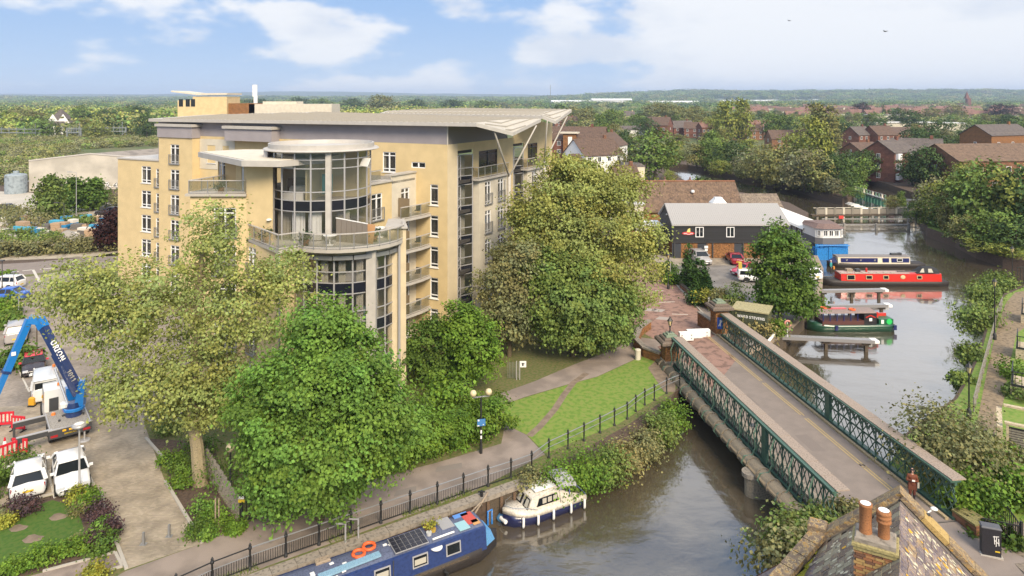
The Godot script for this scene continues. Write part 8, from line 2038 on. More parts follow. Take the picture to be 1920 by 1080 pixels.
	for q in [[-10, 75, 292, "leftmost twin-beam railway gantry over the scrub"], [126, 152, 290, "narrow railway gantry left of the middle"], [168, 236, 290, "wide railway gantry with hanging registration gear"], [288, 326, 290, "railway gantry half hidden by the flats"]]:
		var p0: Vector3 = [v3(-287.17, 0, -384.87), v3(-246.91, 0, -384.87), v3(-240.81, 0, -395.27), v3(-210.31, 0, -406.25)][k]
		var p1: Vector3 = [v3(-258.6, 0, -379.87), v3(-239.21, 0, -384.87), v3(-223.15, 0, -400.68), v3(-200.6, 0, -411.97)][k]
		k += 1
		o = thing("railway_gantry", q[3], "gantry", Vector3.ZERO, 0, "railway gantries across the tracks")
		for p in [p0, p1]: mk(MB.new().boxb(p, v3(0.7, 6.6, 0.7)), "mast", M("galvanised", Color(0.33, 0.36, 0.36), 0.6), o)
		mk(MB.new().bar(p0 + v3(0, 6.0, 0), p1 + v3(0, 6.0, 0), 0.5, 0.5).bar(p0 + v3(0, 4.0, 0), p1 + v3(0, 4.0, 0), 0.5, 0.5), "beam", mats.galvanised, o)
		var gear := MB.new()
		for i in 5: gear.boxb(p0.lerp(p1, 0.15 + i * 0.17) + v3(0, 3.4, 0), v3(0.3, 3.8, 0.3))
		gear.boxb(p0.lerp(p1, 0.9), v3(0.3, 9.5, 0.3)).bar(p1 + v3(0, 4, 0), p1 + v3(-3, 0, 2), 0.3, 0.3)
		mk(gear, "hangers", mats.galvanised, o)
	o = thing("white_gabled_house", "white house with steep twin gables among the trees", "house", v3(-279, 0, -430))
	for x in [-3.2, 3.2]:
		mk(MB.new().prism(PackedVector2Array([Vector2(x - 4.6, 4), Vector2(x + 4.6, 4), Vector2(x + 4.6, -6), Vector2(x - 4.6, -6)]), 0, 7).tri(v3(x - 4.6, 7, 4), v3(x + 4.6, 7, 4), v3(x, 13.5, 4)), "gable", mats.white_paint, o)
	mk(MB.new().lathe(v3(0, 7, -2), [[9.5, 0], [0.3, 9.5], [0, 9.6]], 4, Transform3D(Basis(Vector3.UP, PI / 4), Vector3.ZERO)), "roof", mats.grey_tile, o)
	# distant flats showing over the roof
	o = thing("distant_flats", "tan flats with tilted roof and mast showing above the main roof", "building", v3(-86, 0, -188))
	mk(MB.new().boxb(v3(6, 0, 0), v3(9, 23.2, 9)).boxb(v3(-0.5, 0, 0), v3(4, 22.2, 9)), "wall", mats.cream, o)
	mk(MB.new().bar(v3(-4, 24.6, 0), v3(2.5, 23.8, 0), 10, 0.35).bar(v3(2.5, 23.8, 0), v3(10.8, 23.9, 0), 10, 0.5), "roof", mats.white_render, o)
	for x in [-1.6, 0.2, 1.6]: house_window(o, v3(x, 20.6, 4.5), 1.1, 1.9, 0, mats.dark_steel)
	mk(MB.new().boxb(v3(14, 0, -1), v3(7, 21.4, 9)), "brick_wall", mats.orange_brick, o)
	mk(MB.new().boxb(v3(27, 0, -1), v3(22, 21.2, 9)).boxb(v3(24, 21.2, 0), v3(9, 0.7, 6)), "white_wall", mats.white_render, o)
	mk(MB.new().boxb(v3(16.5, 21, 0), v3(0.8, 2.4, 0.8)).boxb(v3(16.3, 23.2, 0), v3(1.1, 3.2, 0.6)), "aerial", mats.white_paint, o)

func lamp_post(label: String, p: Vector3, h: float, head: String, mat: Material) -> void:
	var o := thing("lamp_post", label, "street lamp", p)
	mk(MB.new().lathe(Vector3.ZERO, [[0.09, 0], [0.09, 0.8], [0.06, 0.85], [0.045, h]], 8), "post", mat, o, true)
	if head == "disc":
		mk(MB.new().lathe(v3(0, h, 0), [[0.05, -0.1], [0.3, 0.02], [0.42, 0.1], [0.3, 0.2], [0, 0.26]], 16), "lamp_head", mats.alu, o, true)
		mk(MB.new().lathe(v3(0, h, 0), [[0.0, 0.262], [0.2, 0.24], [0.25, 0.225]], 12), "lens", mats.white_paint, o)
	elif head == "arm":
		mk(MB.new().bar(v3(0, h, 0), v3(-1.2, h + 0.1, 0), 0.08, 0.08).box(v3(-1.4, h + 0.1, 0), v3(0.7, 0.16, 0.25)), "lamp_head", mat, o)
	elif head == "globe": mk(MB.new().lathe(v3(0, h, 0), [[0, 0], [0.16, 0.05], [0.24, 0.2], [0.24, 0.3], [0.16, 0.44], [0, 0.48]], 16), "globe", M("opal", Color(0.62, 0.52, 0.32), 0.3), o, true)
	elif head == "lantern":
		mk(MB.new().box(v3(0, h, 0), v3(0.4, 0.12, 0.4)), "lamp_head", mat, o)

func street_things() -> void:
	lamp_post("grey disc-topped lamp post standing in front of the white hatchbacks", v3(-24.53, 0, -39.31), 3.9, "disc", mats.alu)
	lamp_post("tall dark lamp post at the left edge by the road", v3(-59.09, 0, -80.36), 3.8, "lantern", mats.dark_steel)
	lamp_post("thin lamp post beside the bright blue car", v3(-56.19, 0, -78.21), 3.0, "lantern", mats.steel)
	lamp_post("lamp post just behind the silver people carrier", v3(-50.27, 0, -70.65), 2.6, "lantern", mats.steel)
	lamp_post("dark lamp post behind the red-roofed car", v3(-41.25, 0, -60.19), 3.4, "lantern", mats.old_timber)
	lamp_post("lamp post beside the crane boom and white cab", v3(-36.07, 0, -54.78), 3.2, "lantern", mats.old_timber)
	lamp_post("street lamp with arm in front of the warehouse", v3(-85.1, 0, -135.42), 8.2, "arm", mats.alu)
	lamp_post("black lamp post at the front of the builders' yard", v3(-79.75, 0, -123.42), 4.0, "arm", mats.dark_steel)
	lamp_post("opal globe lamp half hidden by the bright maple", v3(-15.97, 0, -39.31), 2.5, "globe", mats.black_iron)
	# twin globe lamp with blue sign
	var o := thing("twin_globe_lamp", "black twin opal globe lamp with a blue notice beside the hedge", "street lamp", v3(-1.97, 0, -44.05), 0.25)
	mk(MB.new().lathe(Vector3.ZERO, [[0.1, 0], [0.1, 0.5], [0.07, 0.6], [0.055, 3.6]], 10), "post", mats.black_iron, o, true)
	mk(MB.new().box(v3(0, 3.6, 0), v3(1.1, 0.06, 0.08)), "arm", mats.steel, o)
	for s in [-1, 1]: mk(MB.new().lathe(v3(s * 0.5, 3.65, 0), [[0, 0], [0.15, 0.04], [0.21, 0.17], [0.21, 0.25], [0.14, 0.38], [0, 0.42]], 16), "globe", mats.opal, o, true)
	mk(MB.new().box(v3(0.0, 2.0, 0.1), v3(0.52, 0.44, 0.02)), "notice", col_mat("notice_blue", Color(0.06, 0.19, 0.42), 0.4), o)
	mk(MB.new().box(v3(-0.18, 2.16, 0.115), v3(0.1, 0.1, 0.01)).box(v3(-0.2, 1.82, 0.115), v3(0.14, 0.05, 0.01)).box(v3(0.13, 1.86, 0.115), v3(0.06, 0.05, 0.01)), "print", mats.white_paint, o)
	for y in [0.95, 1.3]: mk(MB.new().boxb(v3(0, y, 0.06), v3(0.1, 0.2, 0.02)), "sticker", mats.white_paint, o)
	# Victorian lanterns
	for q in [[v3(18.52, 0, -82.16), 3.6, "black Victorian lamp on the pavement by the clipped bush"], [v3(45.15, 0, -64.86), 5.0, "black Victorian lamp halfway along the right river path"], [v3(32.35, 0, -49.08), 3.1, "black Victorian lamp nearest the grey shrub on the river path"], [v3(60.47, 0, -83.81), 4.0, "black Victorian lamp at the far corner of the river path"]]:
		o = thing("victorian_lamp", q[2], "street lamp", q[0])
		lantern(o, q[1])
	o = thing("signpost", "plain grey signpost beside the street lamp and clipped bush", "post", v3(19.31, 0, -84.54))
	mk(MB.new().boxb(Vector3.ZERO, v3(0.09, 3.0, 0.09)), "post", mats.alu, o)
	o = thing("office_lamp", "dark yard lamp post with small white notices before the black office", "street lamp", v3(27.09, 0, -96.22))
	mk(MB.new().lathe(Vector3.ZERO, [[0.1, 0], [0.06, 0.3], [0.05, 2.7]], 8), "post", mats.dark_steel, o, true)
	mk(MB.new().box(v3(0, 2.8, 0), v3(0.5, 0.15, 0.3)), "lamp_head", mats.black_iron, o)
	mk(MB.new().box(v3(-0.15, 2.0, 0.08), v3(0.5, 0.35, 0.02)).box(v3(-0.15, 1.6, 0.08), v3(0.4, 0.3, 0.02)), "notice", mats.white_paint, o)
	o = thing("boatyard_board", "white and teal board leaning behind the planting wall", "sign", v3(21.14, 0, -73.86) + v3(0, 0.4, 0), 0.9)
	mk(MB.new().box(v3(0, 0.7, 0), v3(1.1, 0.7, 0.05)), "board", mats.white_paint, o)
	mk(MB.new().box(v3(0, 0.5, 0.03), v3(1.08, 0.25, 0.02)), "teal_band", col_mat("teal", Color(0.05, 0.3, 0.3), 0.5), o)
	mk(MB.new().boxb(v3(-0.45, -0.4, -0.04), v3(0.06, 1.0, 0.05)).boxb(v3(0.45, -0.4, -0.04), v3(0.06, 1.0, 0.05)), "leg", mats.wood, o)
	o = thing("stone_urn", "grey stone urn on a pedestal behind the bridge pillar", "urn", v3(22.39, 0, -72.4))
	mk(MB.new().lathe(Vector3.ZERO, [[0.4, 0], [0.4, 0.9], [0.2, 1.0], [0.15, 1.2], [0.4, 1.6], [0.45, 1.7], [0.3, 1.65], [0, 1.6]], 14), "urn", mats.stone, o, true)
	o = thing("lifebuoy", "red and white lifebuoy on a post above the mooring wall", "lifebuoy", v3(25.73, 0, -65.58) + v3(0.3, 0, 0))
	mk(MB.new().boxb(Vector3.ZERO, v3(0.08, 1.4, 0.08)), "post", mats.white_paint, o)
	lifebelt(o, v3(0, 1.3, 0.12), M("buoy_pink", Color(0.6, 0.25, 0.2), 0.6), Transform3D(Basis(Vector3.RIGHT, PI / 2), Vector3.ZERO))
	o = thing("white_drainpipe", "short white pipe lying on the mooring wall", "pipe", Vector3.ZERO)
	mk(MB.new().tube([v3(23.53, 0, -63.73) + v3(0, 0.2, 0), v3(24.97, 0, -65.58) + v3(0, 0.5, 0)], 0.14), "pipe", mats.white_paint, o, true)
	o = thing("litter_bin", "round white litter bin on the grass by the upper path", "bin", v3(10.88, 0, -59.94))
	mk(MB.new().lathe(Vector3.ZERO, [[0.24, 0], [0.26, 0.8], [0.27, 0.86], [0.2, 0.9], [0, 0.9]], 14), "drum", mats.white_render, o, true)
	for q in [[v3(-18.62, 0, -35.03), "short steel bollard in the drive, left of two"], [v3(-17.64, 0, -35.67), "short steel bollard in the drive, right of two"]]:
		o = thing("bollard", q[1], "bollard", q[0], 0, "steel bollards at the drive mouth")
		mk(MB.new().boxb(Vector3.ZERO, v3(0.1, 0.62, 0.1)).boxb(Vector3.ZERO, v3(0.32, 0.03, 0.25)), "post", mats.steel, o)
	# board fence and gate by the bed
	o = thing("board_fence", "leaning grey board fence behind the plane tree trunk", "fence", Vector3.ZERO)
	var f0 := v3(-18.33, 0, -41.67)
	var f1 := v3(-14.64, 0, -37.03)
	for i in 26:
		var p := f0.lerp(f1, i / 25.0)
		mk(MB.new().boxb(p, v3(0.15, 1.5 + 0.05 * sin(i * 2.1) - i * 0.008, 0.03)), "board", mats.grey_wood, o)
	mk(MB.new().bar(f0 + v3(-0.05, 1.1, -0.05), f1 + v3(-0.05, 1.1, -0.05), 0.06, 0.1).bar(f0 + v3(-0.05, 0.4, -0.05), f1 + v3(-0.05, 0.4, -0.05), 0.06, 0.1), "rail", mats.grey_wood, o)
	o = thing("towpath_gate", "dark barred gate with yellow notice by the maple", "gate", v3(-14.33, 0, -36.75))
	mk(MB.new().boxb(Vector3.ZERO, v3(0.12, 1.6, 0.12)), "gate_post", mats.black_iron, o)
	for i in 12: mk(MB.new().boxb(v3(0.2 + i * 0.13, 0.1, -0.12 - i * 0.06), v3(0.035, 1.3, 0.035)), "bar", mats.black_iron, o)
	mk(MB.new().bar(v3(0, 1.35, -0.05), v3(1.75, 1.35, -0.85), 0.05, 0.06).bar(v3(0, 0.15, -0.05), v3(1.75, 0.15, -0.85), 0.05, 0.06), "rail", mats.black_iron, o)
	mk(MB.new().box(v3(0.02, 1.25, 0.08), v3(0.34, 0.16, 0.02)), "notice", mats.plate_yellow, o)
	mk(MB.new().box(v3(0.0, 1.42, 0.08), v3(0.3, 0.14, 0.02)), "white_notice", mats.white_paint, o)
	o = thing("tree_stakes", "pair of pale wooden stakes in the drive bed", "stake", v3(-15.44, 0, -36.29))
	for x in [-0.08, 0.1]: mk(MB.new().boxb(v3(x, 0, 0), v3(0.06, 1.6, 0.06)), "stake", mats.wood, o)
	o = thing("hedge_sign", "white warning sign on the metal gate by the upper path", "sign", v3(0.77, 0, -55.61))
	for x in [-0.4, -0.15]: mk(MB.new().boxb(v3(x, 0, 0), v3(0.07, 1.5, 0.07)), "post", mats.alu, o)
	for i in 9: mk(MB.new().boxb(v3(-1.1 + i * 0.12, 0.1, -0.05), v3(0.025, 1.3, 0.025)), "bar", mats.steel, o)
	mk(MB.new().box(v3(0.12, 1.25, 0), v3(0.5, 0.5, 0.02)), "plate", mats.white_paint, o)
	mk(MB.new().boxb(v3(0.1, 1.1, 0.015), v3(0.12, 0.26, 0.01)).box(v3(0.12, 1.28, 0.015), v3(0.26, 0.06, 0.01)), "print", mats.dark_steel, o)
	# right-hand edge: cabinet, railing, steps and bin store
	o = thing("street_cabinet", "black street cabinet with white scrawl beside the low brick wall", "cabinet", v3(23.52, 0, -34.09) + v3(0, 0.08, 0), -0.35)
	mk(MB.new().boxb(Vector3.ZERO, v3(0.95, 0.1, 0.6)), "plinth", mats.kerb, o)
	mk(MB.new().boxb(v3(0, 0.1, 0), v3(0.8, 1.3, 0.46)), "body", M("cab_black", Color(0.025, 0.024, 0.03), 0.4, "stain", 1.0), o)
	mk(MB.new().cham(v3(0, 1.4, 0), v3(0.86, 0.08, 0.52), 0.04), "lid", M("cab_lid", Color(0.09, 0.09, 0.1), 0.5), o)
	var sc := MB.new()
	for q in [[0.05, 1.05, 0.3, 1.1], [0.1, 1.1, 0.12, 0.7], [0.2, 1.1, 0.18, 0.6], [0.12, 0.9, 0.28, 0.75], [0.28, 1.0, 0.3, 0.65]]: sc.bar(v3(q[0], q[1], 0.235), v3(q[2], q[3], 0.235), 0.01, 0.03)
	mk(sc, "scrawl", mats.white_paint, o)
	mk(MB.new().box(v3(0.24, 0.35, 0.235), v3(0.2, 0.06, 0.01)), "yellow_label", mats.plate_yellow, o)
	o = thing("ramp_railing", "black railing behind the street cabinet", "railing", Vector3.ZERO)
	var ra := v3(24.03, 0, -35.41)
	var rb := v3(25.52, 0, -34.74)
	var rc := v3(26.51, 0, -38.04)
	for e in [[ra, rb, 14], [rc, rb, 14]]:
		for i in e[2] + 1: mk(MB.new().boxb(e[0].lerp(e[1], i / float(e[2])), v3(0.03, 1.1, 0.03)), "baluster", mats.black_iron, o)
		mk(MB.new().bar(e[0] + v3(0, 1.1, 0), e[1] + v3(0, 1.1, 0), 0.05, 0.05).bar(e[0] + v3(0, 0.15, 0), e[1] + v3(0, 0.15, 0), 0.04, 0.04), "rail", mats.black_iron, o)
	mk(MB.new().boxb(rb, v3(0.1, 1.35, 0.1)), "post", mats.black_iron, o)
	o = thing("bin_store", "slatted timber bin store at the right edge of the path", "shed", v3(31.96, 0, -44.86), -0.6)
	mk(MB.new().boxb(v3(-0.35, 0, 0.0), v3(0.3, 1.9, 3.4)), "side_wall", M("store_cream", Color(0.55, 0.45, 0.3), 0.85, "stain", 0.5), o)
	for i in 11: mk(MB.new().box(v3(0.75, 0.25 + i * 0.15, 1.5), v3(1.5, 0.1, 0.05)), "slat", mats.grey_wood, o)
	mk(MB.new().boxb(v3(0.05, 0, 1.55), v3(0.14, 2.1, 0.14)).boxb(v3(1.5, 0, 1.55), v3(0.14, 2.1, 0.14)).box(v3(0.75, 2.15, 1.5), v3(1.7, 0.12, 0.3)).box(v3(0.75, 2.15, -1.5), v3(1.7, 0.12, 0.3)), "frame", mats.store_cream, o)
	mk(MB.new().boxb(v3(0.75, 0, 1.4), v3(1.4, 1.9, 0.05)), "dark_back", mats.dark_room, o)
	for q in [[v3(37.99, 0, -52.99), 2.4, 2.6, "railed step platform above the slatted bin store"], [v3(43.97, 0, -60.68), 2.0, 2.4, "nearer cream step platform with black railing on the right"], [v3(51.49, 0, -70.31), 2.2, 2.6, "farther cream step platform with black railing on the right"]]:
		o = thing("step_platform", q[3], "steps", q[0], -0.65)
		mk(MB.new().boxb(v3(1.6, 0, -0.5), v3(3.0, 0.9, q[2])), "platform", M("plat_cream", Color(0.5, 0.41, 0.28), 0.85, "stain", 0.4), o)
		for i in 7: mk(MB.new().boxb(v3(0.2, 0.9, -0.5 - q[2] / 2 + i * q[2] / 6.0), v3(0.05, 1.1, 0.05)), "baluster", mats.black_iron, o)
		mk(MB.new().box(v3(0.2, 2.0, -0.5), v3(0.07, 0.07, q[2])).box(v3(0.2, 1.5, -0.5), v3(0.05, 0.05, q[2])).box(v3(0.2, 1.0, -0.5), v3(0.12, 0.16, q[2])).box(v3(1.5, 2.0, q[2] / 2 - 0.5), v3(2.7, 0.06, 0.06)).box(v3(1.5, 1.0, q[2] / 2 - 0.5), v3(2.7, 0.14, 0.08)), "rail", mats.black_iron, o)
		for i in 7: mk(MB.new().boxb(v3(0.4 + i * 0.4, 0.9, q[2] / 2 - 0.5), v3(0.04, 1.1, 0.04)), "baluster", mats.black_iron, o)
	o = thing("corner_railing", "black railing at the far corner of the right bank", "railing", v3(61.65, 0, -84.54))
	for i in 8: mk(MB.new().boxb(v3(i * 0.35, 0, 0), v3(0.05, 2.0, 0.05)), "baluster", mats.black_iron, o)
	mk(MB.new().box(v3(1.2, 2.0, 0), v3(2.6, 0.07, 0.07)).box(v3(1.2, 0.1, 0), v3(2.6, 0.1, 0.1)), "rail", mats.black_iron, o)
	# birds over the town
	for q in [[v3(60, 39.46, -150), "distant dark bird, left one of two in the sky"], [v3(64.62, 34.22, -120), "distant dark bird, right one of two in the sky"]]:
		o = thing("bird", q[1], "bird", q[0], 0.4, "")
		mk(MB.new().loft([[v3(0, 0, -0.4), v3(0.02, 0.02, -0.4), v3(-0.02, 0.02, -0.4)], [v3(0, -0.08, 0), v3(0.09, 0.06, 0), v3(-0.09, 0.06, 0)], [v3(0, 0, 0.5), v3(0.1, 0.02, 0.5), v3(-0.1, 0.02, 0.5)]]).quad(v3(0.05, 0.03, -0.15), v3(0.55, 0.2, -0.05), v3(0.5, 0.19, 0.08), v3(0.05, 0.03, 0.15)).quad(v3(-0.05, 0.03, -0.15), v3(-0.55, 0.2, -0.05), v3(-0.5, 0.19, 0.08), v3(-0.05, 0.03, 0.15)), "body", mats.dark_steel, o)

var protos := []
var counts := {}
const ORD := ["first", "second", "third", "fourth", "fifth", "sixth", "seventh", "eighth", "ninth", "tenth", "eleventh", "twelfth", "thirteenth", "fourteenth", "fifteenth", "sixteenth", "seventeenth", "eighteenth", "nineteenth", "twentieth"]

func nth(i: int) -> String:
	if i < 20: return ORD[i]
	var tens := ["twenty", "thirty", "forty", "fifty"]
	var n := i + 1
	return tens[mini(3, n / 10 - 2)] + ("" if n % 10 == 0 else "-" + ORD[n % 10 - 1])

func tree_protos() -> void:
	var e := func(x: float, y: float, z: float, a: float, b: float) -> Array: return [v3(x, y, z), v3(a, b, a)]
	var shapes := [
		[e.call(0, 0.55, 0, 0.42, 0.36), e.call(0.18, 0.42, 0.1, 0.3, 0.26), e.call(-0.2, 0.45, -0.05, 0.28, 0.28), e.call(0.05, 0.8, 0, 0.26, 0.2)],
		[e.call(0, 0.45, 0, 0.36, 0.34), e.call(0.22, 0.62, 0, 0.26, 0.26), e.call(-0.16, 0.68, 0.1, 0.28, 0.28), e.call(0.0, 0.3, 0.15, 0.34, 0.2)],
		[e.call(0, 0.4, 0, 0.24, 0.34), e.call(0.08, 0.65, 0.05, 0.2, 0.28), e.call(-0.05, 0.85, 0, 0.13, 0.15), e.call(-0.12, 0.3, 0, 0.16, 0.22)],
		[e.call(0, 0.5, 0, 0.5, 0.4), e.call(0.3, 0.38, 0.1, 0.3, 0.34), e.call(-0.3, 0.4, -0.1, 0.3, 0.36), e.call(0, 0.22, 0.2, 0.4, 0.2)],
		[e.call(0, 0.2, 0, 0.26, 0.2), e.call(0, 0.42, 0, 0.2, 0.2), e.call(0, 0.65, 0, 0.13, 0.18), e.call(0, 0.85, 0, 0.06, 0.14)]]
	for i in shapes.size():
		var crown := leaves(shapes[i], 130, 17, 0.052, 0.062, 500 + i, 0.42, 0.62, 0.3 if i == 3 else 0.0)
		var tr := MB.new().tube([v3(0, -0.02, 0), v3(0.01, 0.25, 0), v3(0, 0.7, 0)], 0.035, 0.012, 6)
		for k in 5: tr.tube([v3(0, 0.2 + k * 0.08, 0), v3(cos(k * 2.2) * 0.22, 0.42 + k * 0.07, sin(k * 2.2) * 0.22)], 0.014, 0.005, 4)
		protos.append([crown.mesh(), tr.mesh()])

const TINTS := [["mid green", Color(0.18, 0.27, 0.055)], ["olive", Color(0.27, 0.27, 0.09)], ["dark green", Color(0.09, 0.15, 0.04)], ["yellow-green", Color(0.32, 0.36, 0.075)], ["grey-green", Color(0.25, 0.25, 0.13)], ["dark copper", Color(0.05, 0.03, 0.026)]]
const SHAPES := ["rounded", "spreading", "tall", "weeping", "pointed"]

func far_tree(p: Vector3, h: float, w: float, tint: int, shape: int, where: String, group: String) -> void:
	var key := "%s %s tree %s" % [TINTS[tint][0], SHAPES[shape], where]
	var n: int = counts.get(key, 0)
	counts[key] = n + 1
	var o := thing("conifer_tree" if shape == 4 else "leafy_tree", "%s %s tree, %s such from the left %s" % [TINTS[tint][0], SHAPES[shape], nth(n), where], "tree", p, fmod(p.x * 1.7, TAU), group)
	var s := Transform3D(Basis().scaled(v3(w, h, w)), Vector3.ZERO)
	part(protos[shape][0], "crown", leaf_mat("far%d" % tint, TINTS[tint][1], 0.5), o, s)
	part(protos[shape][1], "trunk", mats.far_bark, o, s)

func house(label: String, p: Vector3, turn: float, dims: Vector3, rise: float, wall_m: Material, roof_m: Material, cols := 3, floors := 2, called := "brick_house", group := "") -> Node3D:
	var o := thing(called, label, "house", p, turn, group)
	gabled(o, dims.x, dims.z, dims.y, rise, wall_m, roof_m)
	mk(MB.new().boxb(v3(dims.x * 0.3, dims.y + rise * 0.5, 0), v3(0.9, rise * 0.5 + 1.1, 0.7)), "chimney", wall_m if wall_m != mats.white_paint else mats.brown_brick, o)
	for f in floors:
		for c in cols: house_window(o, v3((c + 0.5 - cols / 2.0) * dims.x / cols, 0.9 + f * dims.y / floors, dims.z / 2), 1.3, 1.4)
		for s in [-1, 1]: house_window(o, v3(s * dims.x / 2, 0.9 + f * dims.y / floors, 0), 1.1, 1.3, s * PI / 2)
	return o

func background() -> void:
	tree_protos()
	var r := RandomNumberGenerator.new()
	r.seed = 77
	# buildings beyond the flats
	var o := house("long brown-tiled flats with orange brick stair towers behind the apartment block", v3(21, 0, -243.75), -0.25, v3(24, 8.6, 12), 4.2, mats.red_brick, mats.tile_roof, 7, 3)
	for x in [-9.0, 0.5]:
		mk(MB.new().boxb(v3(x, 0, 6.6), v3(4.4, 10.8, 2.2)), "stair_tower", mats.orange_brick, o)
		mk(MB.new().boxb(v3(x, 10.8, 6.6), v3(6.2, 0.5, 3.4)), "tower_roof", mats.white_render, o)
		mk(MB.new().boxb(v3(x + 0.2, 1.5, 7.72), v3(1.4, 8.2, 0.06)), "tower_window", mats.white_paint, o)
	house("white rendered house with broad brown tiled roof in front of the long flats", v3(25.15, 0, -215.07), 0.55, v3(15, 5.6, 11), 4.6, mats.white_paint, mats.tile_roof, 4, 2, "white_house")
	house("white gabled house end-on beside the long flats", v3(33.75, 0, -243.75), 1.1, v3(13, 6.5, 10), 4.2, mats.white_paint, mats.tile_roof, 3, 2, "white_house")
	house("low orange brick lean-to house under the white gables", v3(20.57, 0, -208.93), 0.55, v3(8, 3.4, 6), 2.6, mats.orange_brick, mats.tile_roof, 2, 1)
	o = thing("cream_lodge", "plain cream box-shaped lodge with slate top right of the white gables", "house", v3(32.1, 0, -186.31), 0.05)
	mk(MB.new().boxb(Vector3.ZERO, v3(5.8, 4.6, 6)), "wall", M("lodge_cream", Color(0.62, 0.56, 0.43), 0.8), o)
	mk(MB.new().lathe(Vector3.ZERO, [[4.4, 4.6], [3.2, 5.4], [0, 5.5]], 4, Transform3D(Basis(Vector3.UP, PI / 4), Vector3.ZERO)), "roof", mats.grey_tile, o)
	house("small brown house with brick chimney above the poplar", v3(28.46, 0, -176.2), 0.2, v3(6, 3.0, 6), 2.6, mats.brown_brick, mats.tile_roof, 2, 1)
	house("low white houses among trees left of the red terraces", v3(72.64, 0, -417.86), 0.1, v3(16, 4.2, 9), 2.2, mats.white_paint, mats.grey_tile, 4, 1, "white_house")
	var q := [[1236, 258, -0.45, 13, 7.5, 14, 4.5, "red_brick", "tile_roof", "tall red brick terrace with stepped parapets, first of the riverside reds"], [1276, 256, 0.25, 14, 5.5, 10, 4.0, "red_brick", "grey_tile", "red brick house with wide grey roof, second of the riverside reds"], [1303, 258, -0.3, 12, 5.5, 9, 3.4, "red_brick", "tile_roof", "red brick house with white windows, third of the riverside reds"], [1322, 262, 0.2, 7, 7.0, 7, 2.4, "red_brick", "red_tile", "narrow red house with stacked white windows, fourth of the riverside reds"], [1366, 262, 0.1, 8, 5, 7, 3.0, "red_brick", "tile_roof", "small red house under the twin tall trees"], [1425, 252, 0.1, 16, 5, 9, 4.0, "red_brick", "red_tile", "bright red house with dormers behind the tall trees"], [1405, 262, 0.3, 12, 5, 9, 3.4, "brown_brick", "tile_roof", "brown house at the edge of the tall trees"], [1482, 280, 0.0, 20, 5, 9, 3.6, "brown_brick", "tile_roof", "long brown house with dormer windows behind the willows"], [1608, 276, 0.5, 11, 6, 9, 3.6, "red_brick", "grey_tile", "red house above the weir with side gable"], [1648, 276, 0.35, 12, 6, 10, 4.0, "red_brick", "tile_roof", "red house with brown gable beside the pale warehouse"], [1615, 300, 0.4, 11, 3.5, 10, 3.0, "brown_brick", "tile_roof", "low brown house left of the three storey flats"], [1718, 318, -0.5, 14, 6.5, 9, 3.4, "red_brick", "grey_tile", "red flats half hidden behind the dark riverside trees"], [1868, 300, 0.35, 22, 9.5, 12, 3.6, "orange_brick", "grey_tile", "tall orange brick gable rising behind the brown flats"], [1700, 262, 0.2, 26, 4, 14, 3.0, "brown_brick", "tile_roof", "brown roofs in front of the long pale warehouse"], [1060, 240, 0.1, 18, 5, 9, 4, "red_brick", "tile_roof", "red roofed row above the beaked roof"], [1180, 228, 0.0, 10, 6, 9, 4.5, "cream", "grey_tile", "tan house with pointed roof among the mid trees"]]
	for e in q:
		var u: float = e[0]
		var d: float = 29250.0 / (e[1] - 186.0)
		house(e[9], v3((u - 960.0) / 1300.0 * d, 0, -d), e[2], v3(e[3], e[4], e[5]), e[6], mats[e[7]], mats[e[8]], 3, 2)
	o = house("three storey red brick flats with bay balconies by the weir", v3(105.5, 0, -193.71), 0.55, v3(11, 8.0, 9), 3.0, mats.red_brick, mats.grey_tile, 2, 3, "brick_flats")
	for f in 3: mk(MB.new().boxb(v3(-4.0, 0.7 + f * 2.67, 4.9), v3(1.9, 1.7, 0.8)), "bay_window", mats.window_white, o)
	house("lower brown wing left of the three storey flats", v3(112.5, 0, -215.07), 0.75, v3(9, 4.5, 8), 2.8, mats.brown_brick, mats.grey_tile, 2, 2, "brick_flats")
	o = house("long brown flats with broad grey roof at the right edge", v3(124.57, 0, -178.35), 0.12, v3(34, 7.4, 16), 3.6, mats.brown_brick, mats.old_tile, 9, 2, "brick_flats")
	for k in 4: mk(MB.new().boxb(v3(-13.0 + k * 6.5, 5.2, 8.3), v3(3.4, 0.4, 0.8)), "canopy", mats.dark_steel, o)
	for e in [[1658, 234, 28, 8.5, 14, "white flat-roofed modern block among the far trees"], [1690, 246, 46, 6.0, 20, "long pale warehouse wall left of the dark trees"], [1778, 244, 20, 5.0, 18, "short pale warehouse wall right of the dark trees"]]:
		var d: float = 29250.0 / (e[1] - 186.0)
		o = thing("pale_building", e[5], "building", v3((e[0] - 960.0) / 1300.0 * d, 0, -d))
		mk(MB.new().boxb(Vector3.ZERO, v3(e[2], e[3], e[4])), "wall", mats.white_render, o)
		mk(MB.new().boxb(v3(0, e[3], 0), v3(e[2] + 1, 0.5, e[4] + 1)), "roof", mats.pale_roof, o)
		if e[2] == 28:
			for i in 6: house_window(o, v3(-11 + i * 4.4, 4.5, e[4] / 2), 2.2, 2.0, 0, mats.dark_steel)
